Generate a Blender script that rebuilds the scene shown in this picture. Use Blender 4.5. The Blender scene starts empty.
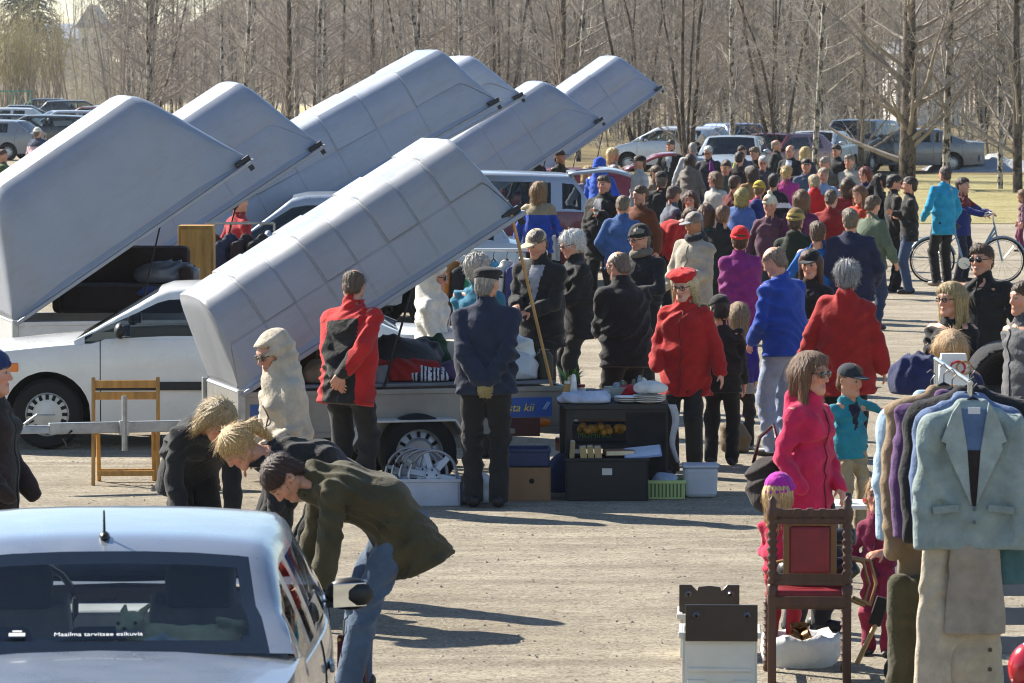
import bpy, math, random
import numpy as np
from mathutils import Vector, Matrix
R=math.radians; PI=math.pi
SC=bpy.context.scene; COL=SC.collection
rng=random.Random(11)
# ---------------- camera model (used to lay the place out from the photograph)
CAMH=3.2; FPX=4200.0; KY=FPX/2560.0; TH=math.atan(270.5/FPX)
def ray(px,py):
    v=py-341.5
    return (px-512.0, FPX*math.cos(TH)-v*math.sin(TH), -FPX*math.sin(TH)-v*math.cos(TH))
def gnd(px,py,z=0.0):
    d=ray(px,py); t=(z-CAMH)/d[2]
    return Vector((d[0]*t,d[1]*t,z))
def at(px,py,Y):
    d=ray(px,py); t=Y/d[1]
    return Vector((d[0]*t,Y,CAMH+d[2]*t))
def xg(px,Y,z=0.0):
    # x of a picture column at depth Y and height z
    dep=Y*math.cos(TH)+(CAMH-z)*math.sin(TH)
    return (px-512.0)*dep/FPX
def lin(h):
    h=h.lstrip('#'); o=[]
    for i in (0,2,4):
        v=int(h[i:i+2],16)/255.0
        o.append(v/12.92 if v<=0.04045 else ((v+0.055)/1.055)**2.4)
    return tuple(o)
def col(c):
    if isinstance(c,str): c=lin(c)
    return (c[0],c[1],c[2],1.0)
# ---------------- objects
def tag(o,label=None,cat=None,group=None,kind=None):
    if label: o['label']=label
    if cat: o['category']=cat
    if group: o['group']=group
    if kind: o['kind']=kind
    return o
def thing(name,label,cat,loc=(0,0,0),rz=0.0,group=None):
    o=bpy.data.objects.new(name,None); COL.objects.link(o)
    o.empty_display_size=0.2
    o.location=loc; o.rotation_euler=(0,0,rz)
    return tag(o,label,cat,group)
def mk(name,V,F,mats,parent=None,smooth=None,mi=None,bevel=0,solid=0,loc=None,rot=None,attr=None):
    me=bpy.data.meshes.new(name)
    me.from_pydata([tuple(v) for v in V] if not isinstance(V,np.ndarray) else V.tolist(),[],F if not isinstance(F,np.ndarray) else F.tolist())
    if not isinstance(mats,(list,tuple)): mats=[mats]
    for m in mats: me.materials.append(m)
    if mi is not None: me.polygons.foreach_set('material_index',np.asarray(mi,dtype=np.int32))
    if smooth is not None:
        me.polygons.foreach_set('use_smooth',np.ones(len(me.polygons),dtype=bool))
        if smooth<179: me.set_sharp_from_angle(angle=R(smooth))
    if attr is not None:
        a=me.attributes.new('tone','FLOAT_COLOR','POINT')
        a.data.foreach_set('color',np.asarray(attr,dtype=np.float32).ravel())
    me.update()
    o=bpy.data.objects.new(name,me); COL.objects.link(o)
    if parent: o.parent=parent
    if loc is not None: o.location=loc
    if rot is not None: o.rotation_euler=rot
    if solid:
        s=o.modifiers.new('s','SOLIDIFY'); s.thickness=solid; s.offset=-1
    if bevel:
        b=o.modifiers.new('b','BEVEL'); b.width=bevel; b.segments=2; b.limit_method='ANGLE'; b.angle_limit=R(40)
    return o
def copy_tree(o,parent=None):
    c=o.copy(); COL.objects.link(c)
    if parent: c.parent=parent
    for ch in o.children: copy_tree(ch,c)
    return c
class MB:
    def __init__(s): s.V=[];s.F=[];s.M=[]
    def add(s,V,F,m=0):
        n=len(s.V); s.V+= [tuple(v) for v in V]; s.F+=[[i+n for i in f] for f in F]; s.M+=[m]*len(F); return s
    def box(s,c,d,rz=0,m=0,rot=None,top=1.0,topy=None):
        x,y,z=d[0]/2,d[1]/2,d[2]/2
        ty=top if topy is None else topy
        P=[(-x,-y,-z),(x,-y,-z),(x,y,-z),(-x,y,-z),(-x*top,-y*ty,z),(x*top,-y*ty,z),(x*top,y*ty,z),(-x*top,y*ty,z)]
        M=rot if rot is not None else Matrix.Rotation(rz,3,'Z')
        P=[M@Vector(p)+Vector(c) for p in P]
        return s.add(P,[(0,3,2,1),(4,5,6,7),(0,1,5,4),(1,2,6,5),(2,3,7,6),(3,0,4,7)],m)
    def tube(s,pts,r,n=8,m=0,cap=True):
        pts=[Vector(p) for p in pts]; N=len(pts)
        if not isinstance(r,(list,tuple)): r=[r]*N
        V=[];F=[]
        for i,p in enumerate(pts):
            d=(pts[min(i+1,N-1)]-pts[max(i-1,0)])
            if d.length<1e-9: d=Vector((0,0,1))
            d.normalize()
            a=d.cross(Vector((0,0,1)) if abs(d.z)<0.9 else Vector((1,0,0))); a.normalize(); b=d.cross(a)
            for k in range(n):
                t=2*PI*k/n; V.append(p+a*(r[i]*math.cos(t))+b*(r[i]*math.sin(t)))
        for i in range(N-1):
            for k in range(n):
                k2=(k+1)%n; F.append((i*n+k,i*n+k2,(i+1)*n+k2,(i+1)*n+k))
        if cap: F.append(tuple(range(n))[::-1]); F.append(tuple((N-1)*n+k for k in range(n)))
        return s.add(V,F,m)
    def lathe(s,prof,c=(0,0,0),n=20,axis='Z',m=0,closed=False):
        # prof: list of (r,h)
        V=[];F=[]
        for r,h in prof:
            for k in range(n):
                t=2*PI*k/n; x,y=r*math.cos(t),r*math.sin(t)
                p={'Z':(x,y,h),'Y':(x,h,y),'X':(h,x,y)}[axis]
                V.append((p[0]+c[0],p[1]+c[1],p[2]+c[2]))
        for i in range(len(prof)-1):
            for k in range(n):
                k2=(k+1)%n; f=(i*n+k,i*n+k2,(i+1)*n+k2,(i+1)*n+k)
                F.append(f if axis!='Y' else f[::-1])
        return s.add(V,F,m)
    def prism(s,poly,y0,y1,m=0,T=None):
        # poly in xz, extruded along y
        n=len(poly); V=[(x,y0,z) for x,z in poly]+[(x,y1,z) for x,z in poly]
        if T is not None: V=[T@Vector(v) for v in V]
        F=[tuple(range(n)),tuple(range(2*n-1,n-1,-1))]
        for i in range(n):
            j=(i+1)%n; F.append((j,i,n+i,n+j))
        return s.add(V,F,m)
    def ell(s,c,r,n=14,m=0,rot=None):
        V=[];F=[];k2=n//2
        for i in range(k2+1):
            ph=PI*i/k2
            for k in range(n):
                t=2*PI*k/n; v=Vector((r[0]*math.sin(ph)*math.cos(t),r[1]*math.sin(ph)*math.sin(t),r[2]*math.cos(ph)))
                if rot is not None: v=rot@v
                V.append(v+Vector(c))
        for i in range(k2):
            for k in range(n):
                q=(k+1)%n; F.append((i*n+k,(i+1)*n+k,(i+1)*n+q,i*n+q))
        return s.add(V,F,m)
    def build(s,name,mats,parent=None,smooth=None,bevel=0,**k):
        return mk(name,s.V,s.F,mats,parent,smooth,s.M,bevel,**k)
def text_mesh(name,txt,size,mat,parent,loc,rot,ext=0.0015,align='LEFT',shear=0,sx=1.0):
    cu=bpy.data.curves.new('lettering','FONT'); cu.body=txt; cu.size=size; cu.extrude=ext; cu.align_x=align; cu.shear=shear
    to=bpy.data.objects.new('lettering_source',cu); COL.objects.link(to)
    bpy.context.view_layer.update()
    me=bpy.data.meshes.new_from_object(to.evaluated_get(bpy.context.evaluated_depsgraph_get()))
    bpy.data.objects.remove(to); bpy.data.curves.remove(cu)
    me.materials.clear(); me.materials.append(mat)
    o=bpy.data.objects.new(name,me); COL.objects.link(o); o.parent=parent; o.location=loc; o.rotation_euler=rot; o.scale=(sx,1,1)
    return o
# ---------------- materials
_MC={}
def newmat(name):
    m=bpy.data.materials.new(name); m.use_nodes=True
    nt=m.node_tree; b=nt.nodes['Principled BSDF']
    return m,nt,b
def N(nt,t,**k):
    n=nt.nodes.new(t)
    for a,v in k.items():
        if a in n.inputs: n.inputs[a].default_value=v
        else: setattr(n,a,v)
    return n
def mixrgb(nt,fac,a,b):
    n=nt.nodes.new('ShaderNodeMix'); n.data_type='RGBA'
    for s,v in ((0,fac),(6,a),(7,b)):
        if hasattr(v,'is_linked') or hasattr(v,'links'): nt.links.new(v,n.inputs[s])
        else: n.inputs[s].default_value=v
    return n.outputs[2]
def tex(nt,scale=5,detail=3,rough=.55,stretch=None,coord='Object',loc=None):
    tc=nt.nodes.new('ShaderNodeTexCoord'); n=nt.nodes.new('ShaderNodeTexNoise')
    n.inputs['Scale'].default_value=scale; n.inputs['Detail'].default_value=detail; n.inputs['Roughness'].default_value=rough
    mp=nt.nodes.new('ShaderNodeMapping'); nt.links.new(tc.outputs[coord],mp.inputs['Vector'])
    if stretch: mp.inputs['Scale'].default_value=stretch
    if loc: mp.inputs['Location'].default_value=loc
    nt.links.new(mp.outputs[0],n.inputs['Vector'])
    return n.outputs['Fac']
def ramp(nt,fac,stops):
    n=nt.nodes.new('ShaderNodeValToRGB'); e=n.color_ramp.elements
    while len(e)<len(stops): e.new(0.5)
    for i,(p,c) in enumerate(stops):
        e[i].position=p; e[i].color=col(c) if not isinstance(c,(int,float)) else (c,c,c,1)
    nt.links.new(fac,n.inputs['Fac']); return n.outputs['Color']
def bump(nt,b,h,strength=.3,dist=.01):
    n=nt.nodes.new('ShaderNodeBump'); n.inputs['Strength'].default_value=strength; n.inputs['Distance'].default_value=dist
    nt.links.new(h,n.inputs['Height']); nt.links.new(n.outputs[0],b.inputs['Normal'])
def sc3(c,f): return (min(c[0]*f,1),min(c[1]*f,1),min(c[2]*f,1),1)
def mat(name,c,rough=.6,metal=0.0,var=.15,scale=6,bmp=0,bscale=40,coat=0,spec=None,stretch=None,bd=.01):
    c=col(c); key=(name,c,rough,metal,var,scale,bmp)
    if key in _MC: return _MC[key]
    m,nt,b=newmat(name)
    b.inputs['Roughness'].default_value=rough; b.inputs['Metallic'].default_value=metal
    if coat: b.inputs['Coat Weight'].default_value=coat; b.inputs['Coat Roughness'].default_value=.04
    if spec is not None: b.inputs['Specular IOR Level'].default_value=spec
    if var:
        f=tex(nt,scale,4,stretch=stretch)
        nt.links.new(ramp(nt,f,[(.3,sc3(c,1-var)[:3]),(.7,sc3(c,1+var)[:3])]),b.inputs['Base Color'])
    else: b.inputs['Base Color'].default_value=c
    if bmp: bump(nt,b,tex(nt,bscale,4,stretch=stretch),bmp,bd)
    _MC[key]=m; return m
def cloth(c,rough=.88,shiny=0):
    c=col(c); c=tuple(max(v,.017) for v in c[:3])+(1.0,); key=('cloth',c,shiny)
    if key in _MC: return _MC[key]
    m,nt,b=newmat('fabric')
    b.inputs['Roughness'].default_value=.5 if shiny else rough
    b.inputs['Specular IOR Level'].default_value=.4 if shiny else .25
    f=tex(nt,9,5,.6)
    nt.links.new(ramp(nt,f,[(.28,sc3(c,.74)[:3]),(.72,sc3(c,1.22)[:3])]),b.inputs['Base Color'])
    tc=nt.nodes.new('ShaderNodeTexCoord'); rn=nt.nodes.new('ShaderNodeTexNoise'); rn.noise_type='RIDGED_MULTIFRACTAL'; rn.inputs['Scale'].default_value=4.2; rn.inputs['Detail'].default_value=3; rn.inputs['Distortion'].default_value=.6
    if 'Normalize' in rn.inputs: pass
    mp=nt.nodes.new('ShaderNodeMapping'); mp.inputs['Scale'].default_value=(.8,.8,1.5); nt.links.new(tc.outputs['Object'],mp.inputs['Vector']); nt.links.new(mp.outputs[0],rn.inputs['Vector'])
    mu=nt.nodes.new('ShaderNodeMath'); mu.operation='MULTIPLY_ADD'; nt.links.new(tex(nt,30,5,.65),mu.inputs[0]); mu.inputs[1].default_value=.55; nt.links.new(rn.outputs['Fac'],mu.inputs[2])
    bump(nt,b,mu.outputs[0],.85,.022)
    if not shiny: b.inputs['Sheen Weight'].default_value=.12
    _MC[key]=m; return m
def wood(c,rough=.5,stretch=(1,1,8)):
    c=col(c); key=('wood',c,stretch)
    if key in _MC: return _MC[key]
    m,nt,b=newmat('wood'); b.inputs['Roughness'].default_value=rough
    s=tuple(14/x*1.0 for x in stretch)
    f=tex(nt,6,5,.6,stretch=tuple(3.0/x for x in stretch))
    nt.links.new(ramp(nt,f,[(.3,sc3(c,.62)[:3]),(.5,c[:3]),(.72,sc3(c,1.3)[:3])]),b.inputs['Base Color'])
    bump(nt,b,f,.25,.004); _MC[key]=m; return m
def glass_mat(name='window_glass',tint=(.55,.6,.6),refl=1.0):
    key=(name,tint)
    if key in _MC: return _MC[key]
    m=bpy.data.materials.new(name); m.use_nodes=True; nt=m.node_tree; nt.nodes.clear()
    o=nt.nodes.new('ShaderNodeOutputMaterial'); mx=nt.nodes.new('ShaderNodeMixShader')
    t=N(nt,'ShaderNodeBsdfTransparent',Color=col(tint)); g=N(nt,'ShaderNodeBsdfGlossy',Roughness=.02)
    fr=N(nt,'ShaderNodeFresnel',IOR=1.5)
    nt.links.new(fr.outputs[0],mx.inputs[0]); nt.links.new(t.outputs[0],mx.inputs[1]); nt.links.new(g.outputs[0],mx.inputs[2])
    nt.links.new(mx.outputs[0],o.inputs[0]); _MC[key]=m; return m
def paint(c,metal=.0,rough=.28,dust=.12):
    c=col(c); key=('paint',c,metal,rough)
    if key in _MC: return _MC[key]
    m,nt,b=newmat('car_paint'); b.inputs['Metallic'].default_value=metal
    b.inputs['Coat Weight'].default_value=.8; b.inputs['Coat Roughness'].default_value=.05
    f=tex(nt,3,6,.65)
    d=col('8d8578')
    fac=ramp(nt,f,[(.35,0.0),(.75,dust*1.6)])
    nt.links.new(mixrgb(nt,fac,c,d),b.inputs['Base Color'])
    nt.links.new(ramp(nt,tex(nt,5,5),[(.3,rough*.8),(.7,rough*1.5)]),b.inputs['Roughness'])
    _MC[key]=m; return m
def skin_mat():
    if 'skin' in _MC: return _MC['skin']
    m,nt,b=newmat('skin'); a=nt.nodes.new('ShaderNodeAttribute'); a.attribute_name='tone'
    f=tex(nt,40,4)
    nt.links.new(mixrgb(nt,ramp(nt,f,[(.35,0.0),(.7,.18)]),a.outputs['Color'],(.35,.12,.09,1)),b.inputs['Base Color'])
    b.inputs['Roughness'].default_value=.5; b.inputs['Subsurface Weight'].default_value=.0
    bump(nt,b,tex(nt,160,3),.15,.002); _MC['skin']=m; return m
def hair_mat(c):
    c=col(c); key=('hair',c)
    if key in _MC: return _MC[key]
    m,nt,b=newmat('hair'); b.inputs['Roughness'].default_value=.45
    f=tex(nt,48,5,.75,stretch=(3,3,.35))
    nt.links.new(ramp(nt,f,[(.34,sc3(c,.35)[:3]),(.5,c[:3]),(.66,sc3(c,1.9)[:3])]),b.inputs['Base Color'])
    bump(nt,b,tex(nt,60,4,.7,stretch=(3,3,.4)),.9,.01); _MC[key]=m; return m
BLACKP=lambda: mat('black_plastic','17181a',.45,var=.2)
RUBBER=lambda: mat('rubber','141414',.85,var=.25,bmp=.2)
STEEL=lambda: mat('galvanised_steel','9a9c9c',.42,.7,.2,12)
# ================= implicit surfaces -> one continuous mesh
F4=np.float32
class SDF:
    def __init__(s,lo,hi,h):
        s.h=h; s.lo=np.array(lo,float); n=np.ceil((np.array(hi)-s.lo)/h).astype(int)+1
        s.ax=[(s.lo[i]+h*np.arange(n[i])).astype(F4) for i in range(3)]
        s.D=np.full(tuple(n),.25,F4)
    def _sub(s,lo,hi):
        sl=[]
        for i in range(3):
            a=max(0,int((lo[i]-s.lo[i])/s.h)); b=min(s.D.shape[i],int((hi[i]-s.lo[i])/s.h)+2)
            if b<=a: return None
            sl.append(slice(a,b))
        return tuple(sl)
    def _g(s,sl): return (s.ax[0][sl[0]][:,None,None],s.ax[1][sl[1]][None,:,None],s.ax[2][sl[2]][None,None,:])
    def _ap(s,sl,d,k,op):
        a=s.D[sl]
        if op=='u':
            m=np.minimum(a,d)
            if k: h=np.maximum(k-np.abs(a-d),0); m=m-h*h/(4*k)
        else:
            d=-d; m=np.maximum(a,d)
            if k: h=np.maximum(k-np.abs(a-d),0); m=m+h*h/(4*k)
        s.D[sl]=m
    def cone(s,a,b,ra,rb,k=.03,side=None,asp=1.0,op='u'):
        a=np.array(a,float); b=np.array(b,float); rr=max(ra,rb)*max(asp,1)+k+3*s.h
        sl=s._sub(np.minimum(a,b)-rr,np.maximum(a,b)+rr)
        if sl is None: return
        X,Y,Z=s._g(sl); px,py,pz=X-a[0],Y-a[1],Z-a[2]; d=b-a; L=max(d@d,1e-9)
        t=np.clip((px*d[0]+py*d[1]+pz*d[2])/L,0,1)
        qx,qy,qz=px-t*d[0],py-t*d[1],pz-t*d[2]
        if side is not None:
            c=(qx*side[0]+qy*side[1]+qz*side[2])*(1-1/asp)
            qx=qx-c*side[0]; qy=qy-c*side[1]; qz=qz-c*side[2]
        s._ap(sl,np.sqrt(qx*qx+qy*qy+qz*qz)-(ra+t*(rb-ra)),k,op)
    def ell(s,c,r,A=None,k=.02,op='u'):
        c=np.array(c,float); rr=max(r)+k+3*s.h
        sl=s._sub(c-rr,c+rr)
        if sl is None: return
        X,Y,Z=s._g(sl); p=(X-c[0],Y-c[1],Z-c[2])
        if A is None: A=np.eye(3)
        u=[(p[0]*A[i][0]+p[1]*A[i][1]+p[2]*A[i][2])/r[i] for i in range(3)]
        n=np.sqrt(u[0]**2+u[1]**2+u[2]**2)+1e-6
        g=np.sqrt((u[0]/r[0])**2+(u[1]/r[1])**2+(u[2]/r[2])**2)+1e-6
        s._ap(sl,n*(n-1)/g,k,op)
    def cut(s,p,n,k=0):
        # remove the half space on the side n points to
        X,Y,Z=s.ax[0][:,None,None],s.ax[1][None,:,None],s.ax[2][None,None,:]
        d=(X-p[0])*n[0]+(Y-p[1])*n[1]+(Z-p[2])*n[2]
        m=np.maximum(s.D,d)
        if k: h=np.maximum(k-np.abs(s.D-d),0); m=m+h*h/(4*k)
        s.D=m.astype(F4)
    def disp(s,fn):
        X,Y,Z=s.ax[0][:,None,None],s.ax[1][None,:,None],s.ax[2][None,None,:]
        s.D=(s.D+fn(X,Y,Z)).astype(F4)
    def mesh(s):
        D=s.D.copy()
        for ax in range(3):
            i=[slice(None)]*3; i[ax]=0; D[tuple(i)]=np.maximum(D[tuple(i)],.01); i[ax]=-1; D[tuple(i)]=np.maximum(D[tuple(i)],.01)
        I=D<0; c=np.zeros(tuple(n-1 for n in D.shape),np.int8)
        for dx in (0,1):
            for dy in (0,1):
                for dz in (0,1):
                    c+=I[dx:I.shape[0]-1+dx,dy:I.shape[1]-1+dy,dz:I.shape[2]-1+dz]
        ms=(c>0)&(c<8); idx=np.full(ms.shape,-1,np.int64); nz=np.argwhere(ms); idx[ms]=np.arange(len(nz))
        acc=np.zeros((len(nz),3)); cnt=np.zeros(len(nz))
        for ax in range(3):
            o=[a for a in range(3) if a!=ax]
            for u in (0,1):
                for v in (0,1):
                    a=nz.copy(); a[:,o[0]]+=u; a[:,o[1]]+=v; b=a.copy(); b[:,ax]+=1
                    da=D[a[:,0],a[:,1],a[:,2]]; db=D[b[:,0],b[:,1],b[:,2]]
                    x=(da<0)!=(db<0); t=np.where(x,da/np.where(x,da-db,1),0)
                    p=a.astype(float); p[:,ax]+=t; acc+=p*x[:,None]; cnt+=x
        V=acc/np.maximum(cnt,1)[:,None]*s.h+s.lo
        Q=[]
        for ax in range(3):
            o=[(1,2),(2,0),(0,1)][ax]
            a=[slice(1,-1)]*3; b=[slice(1,-1)]*3; a[ax]=slice(0,-1); b[ax]=slice(1,None)
            A=I[tuple(a)]; B=I[tuple(b)]
            e=np.argwhere(A!=B)
            if not len(e): continue
            sg=A[e[:,0],e[:,1],e[:,2]]
            off=np.ones(3,int); off[ax]=0; e=e+off
            def cell(du,dv):
                q=e.copy(); q[:,o[0]]-=du; q[:,o[1]]-=dv
                return idx[q[:,0],q[:,1],q[:,2]]
            q=np.stack([cell(0,0),cell(1,0),cell(1,1),cell(0,1)],1)
            q[~sg]=q[~sg][:,::-1]; Q.append(q)
        return V,np.concatenate(Q) if Q else np.zeros((0,4),int)
def nrm(v):
    v=np.array(v,float); return v/(np.linalg.norm(v)+1e-9)
def ik(S,T,l1,l2,pole):
    S=np.array(S,float);T=np.array(T,float);d=T-S;L=np.linalg.norm(d)
    if L>(l1+l2)*.995: T=S+d/L*(l1+l2)*.995; d=T-S; L=np.linalg.norm(d)
    n=d/L; a=(l1*l1-l2*l2+L*L)/(2*L); h=math.sqrt(max(l1*l1-a*a,0))
    p=np.array(pole,float); p=p-n*(p@n); p=nrm(p)
    return S+n*a+p*h,T
def folds(amp,ph,kz=1.0):
    r=random.Random(ph); a=[r.uniform(0,6.28) for _ in range(8)]; c1=math.cos(a[4]); s1=math.sin(a[5])
    def f(X,Y,Z):
        w=1-2*np.abs(np.sin(25*kz*Z+3.2*np.sin(7*X+a[0])+2.6*np.sin(6*Y+a[1])+9*X*c1+5*Y*s1))
        w2=1-2*np.abs(np.sin(17*kz*Z+19*X*s1-17*Y*c1+2.6*np.sin(9*X+a[2])+2*np.sin(13*Z+a[6])))
        return -amp*(w*np.clip(.35+.9*np.sin(6*X+5*Y+7*Z+a[3]),0,1.1)+.9*w2*np.clip(.4+.8*np.sin(9*Z-6*X+4*Y+a[1]),0,1))
    return f
SKIN=dict(fair='c99377',pink='c98a72',tan='a9744f',pale='d3a58c')
FOLK=[]
def person(loc,yaw,label,Ht=1.72,sex='m',lean=0,head=(0,0),arms=('down','down'),jk='2a2d33',jk2=None,pat=None,hem=.16,bulk=0,hood=None,
           tr='1b1c20',shoe='15151a',hair=('short','5a4632'),hat=None,glasses=None,skin='fair',lod=2,twist=0,feet=None,drop=0,skirt=None,gloves=None,
           pants=True,group='people browsing the flea market',flare=0,shinyj=0,inner=None,quilt=0,seed=None,collar=.075,scarf=None):
    seed=seed if seed is not None else len(FOLK)+3
    rr=random.Random(seed)
    T=thing('person',label,'person',loc,R(yaw),group); FOLK.append(T)
    hs=1.0 if Ht>1.5 else .55+.5*Ht/1.75
    bulk=bulk*.75+(.007 if Ht>1.4 else .002)
    k=(Ht-.28*hs)/1.47
    hj,hh,hg={1:(.014,.0052,.0042),2:(.019,.0068,.0058),3:(.026,.0095,.008)}[lod]
    fem=sex=='f'; W=(.9 if fem else 1.0)*k
    l=R(lean); 
    def UF(a): return np.array((0,-math.sin(a),math.cos(a))),np.array((0,-math.cos(a),-math.sin(a)))
    u1,f1=UF(l*.75); u2,f2=UF(l*1.15)
    u1=nrm(u1+np.array((rr.uniform(-.05,.05),0,0))); u2=nrm(u2+np.array((rr.uniform(-.09,.09),0,0)))
    tw=R(twist+rr.uniform(-7,7)); sx=nrm(np.array((math.cos(tw),math.sin(tw),-u2[0]+rr.uniform(-.04,.04)))); x0=np.array((1.,0,0))
    P=np.array((0,.26*math.sin(l)*k,(.95-.04*math.sin(l))*k-drop))
    waist=P+u1*.14*k; chest=P+u1*.22*k+u2*.15*k; nb=P+u1*.22*k+u2*.30*k; shc=P+u1*.22*k+u2*.232*k
    shw=.186*W
    # head
    ha=l*.62+R(head[1]); hy=R(head[0])
    u0,f0=UF(ha); rz=np.array(((math.cos(hy),-math.sin(hy),0),(math.sin(hy),math.cos(hy),0),(0,0,1)))
    hu=rz@u0; hf=rz@f0; hx=np.cross(hf,hu)
    un=nrm(u2+hu); hc=nb+(un*.085+hu*.075)*hs
    H=lambda x,f,u: hc+(hx*x+hf*f+hu*u)*hs
    A=np.array((hx,hf,hu))
    def toH(V): return ((V-hc)@A.T)/hs
    # arms
    arm=[]
    for i,sgn in ((0,1),(1,-1)):
        S=shc+sx*sgn*shw; spec=arms[i]; pole=np.array((sgn*.6,1.0,-.2)); l1,l2=.29*k,.25*k
        D={'down':(sgn*.165,-.05,-.50),'back':(-sgn*(shw/k-.03),.17,-.47),'front':(-sgn*.09,-.30,-.30),'pocket':(sgn*.05,-.14,-.45),
           'hip':(sgn*.14,-.10,-.40),'reach':(-sgn*.02,-.45,-.22),'chest':(-sgn*.12,-.24,-.16),'low':(sgn*.0,-.2,-.46),'cross':(-sgn*.25,-.2,-.2),
           'face':(-sgn*.08,-.2,.08),'hang':(0,-.06,-.53)}
        if isinstance(spec,str):
            d=(np.array(D[spec])+np.array([rr.uniform(-.035,.035) for _ in range(3)])*(spec!='back'))*k
            if lean and spec in ('hang','low'): Tt=S+d
            else: Tt=S+np.array((d[0],0,0))+f2*(-d[1])+u2*d[2]
        else: Tt=np.array(spec)*k
        if spec=='back': pole=np.array((sgn*1.0,.6,0))
        E,Wt=ik(S,Tt,l1,l2,pole); arm.append((S,E,Wt,sgn,spec))
    # legs
    ft=feet or ((.10+rr.uniform(-.015,.03),rr.uniform(-.07,.05)),(-.10-rr.uniform(-.015,.03),rr.uniform(-.07,.05))); legs=[]
    for i,sgn in ((0,1),(1,-1)):
        hip=P+np.array((sgn*.085*W,0,-.03*k)); an=np.array((ft[i][0]*k,ft[i][1]*k,.085*k))
        K,an=ik(hip,an,.44*k,.42*k,(sgn*.15,-1,0)); legs.append((hip,K,an,sgn))
    lo=np.array((-.75,-.95,-.02))*max(k,.8); hi=np.array((.75,.75,1.12*Ht/max(k,.8)))*max(k,.8)
    def bounds(pts,m):
        pts=np.array(pts); return pts.min(0)-m,pts.max(0)+m
    # ---- body: one skin mesh (figure, head and hands)
    VS=[];FS=[];CS=[];off=0
    sk=np.array(lin(SKIN.get(skin,skin)))*rr.uniform(.9,1.08)
    allp=[P,waist,nb,hc]+[q for a in arm for q in a[:3]]+[q for a in legs for q in a[:3]]
    b=SDF(*bounds(allp,.16),.03)
    b.cone(P-u1*.04*k,waist,.085*k,.08*k,side=sx,asp=1.35); b.cone(waist,shc,.08*k,.085*k,side=sx,asp=1.5); b.cone(shc,hc,.06*k,.055*hs)
    for S,E,Wt,sg,sp in arm: b.cone(shc,S,.05*k,.05*k); b.cone(S,E,.048*k,.04*k); b.cone(E,Wt,.038*k,.03*k)
    for hp,K,an,sg in legs: b.cone(hp,K,.075*k,.05*k); b.cone(K,an,.048*k,.035*k)
    V,F=b.mesh(); VS.append(V); FS.append(F); CS.append(np.tile(sk,(len(V),1))); off+=len(V)
    # head
    h=SDF(hc-.2*hs,hc+.2*hs,hh)
    h.ell(H(0,-.012,.03),(.075*hs,.095*hs,.088*hs),A,k=.01)
    h.cone(H(0,.028,.0),H(0,.055,-.08),.06*hs,.034*hs,k=.05*hs); 
    for s_ in (1,-1):
        h.ell(H(s_*.036,.058,-.018),(.028*hs,.026*hs,.026*hs),A,k=.02*hs)
        h.cone(H(s_*.05,.0,-.05),H(s_*.02,.062,-.09),.026*hs,.02*hs,k=.03*hs)
    h.ell(H(0,.075,-.098),(.02*hs,.016*hs,.014*hs),A,k=.02*hs)
    h.cone(H(-.034,.080,.032),H(.034,.080,.032),.011*hs,.011*hs,k=.02*hs)
    for s_ in (1,-1): h.ell(H(s_*.031,.098,.010),(.019*hs,.016*hs,.012*hs),A,k=.012*hs,op='s')
    for s_ in (1,-1): h.ell(H(s_*.031,.083,.010),(.0125*hs,)*3,A,k=.003)
    h.cone(H(0,.088,.018),H(0,.108,-.024),.008*hs,.0125*hs,k=.014*hs)
    for s_ in (1,-1): h.ell(H(s_*.012,.094,-.03),(.008*hs,.010*hs,.007*hs),A,k=.008*hs)
    h.ell(H(0,.086,-.055),(.023*hs,.012*hs,.006*hs),A,k=.008*hs); h.ell(H(0,.084,-.066),(.020*hs,.013*hs,.007*hs),A,k=.008*hs)
    h.cone(H(-.02,.098,-.0605),H(.02,.098,-.0605),.004*hs,.004*hs,k=.004,op='s')
    for s_ in (1,-1):
        h.ell(H(s_*.078,-.012,.0),(.010*hs,.02*hs,.031*hs),A,k=.008*hs); h.ell(H(s_*.086,-.006,.003),(.007*hs,.010*hs,.016*hs),A,k=.006*hs,op='s')
    h.cone(H(0,-.018,-.04),nb+un*.0,.051*hs*(.88 if fem else 1),.058*hs,k=.03*hs)
    V,F=h.mesh(); L=toH(V); Cc=np.tile(sk,(len(V),1))
    ax_=np.abs(L[:,0]); hcol=np.array(lin(hair[1])) if hair else sk*.4
    def m_(c,r0,r1): 
        e=np.sqrt(((ax_-c[0])/r0)**2+((L[:,2]-c[1])/r1)**2); return np.clip(1.4-e,0,1)[:,None]*(L[:,1]>.06)[:,None]
    Cc=Cc*(1-.35*m_((.04,-.025),.03,.025)*np.array((.0,.5,.4)))
    w=np.clip(m_((.031,.035),.022,.0055)*1.3,0,.75); Cc=Cc*(1-w)+hcol*.7*w
    w=np.clip(m_((0,-.061),.024,.011),0,.8); Cc=Cc*(1-w)+(np.array((.42,.13,.12)) if fem else sk*np.array((.75,.5,.5)))*w
    w=np.clip(m_((.031,.010),.015,.0075)*2,0,1); Cc=Cc*(1-w)+np.array((.3,.26,.23))*w
    w=np.clip(m_((.031,.010),.0075,.008)*2,0,1); Cc=Cc*(1-w)+np.array((.03,.03,.035))*w
    if not fem and Ht>1.5:
        w=(np.clip((-.03-L[:,2])*20,0,.35)*(L[:,1]>.0)*(L[:,2]>-.125))[:,None]; Cc=Cc*(1-w)+sk*.45*w
    VS.append(V);FS.append(F+off);CS.append(Cc);off+=len(V)
    # hands
    HV=[];HF=[];ho=0
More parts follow.
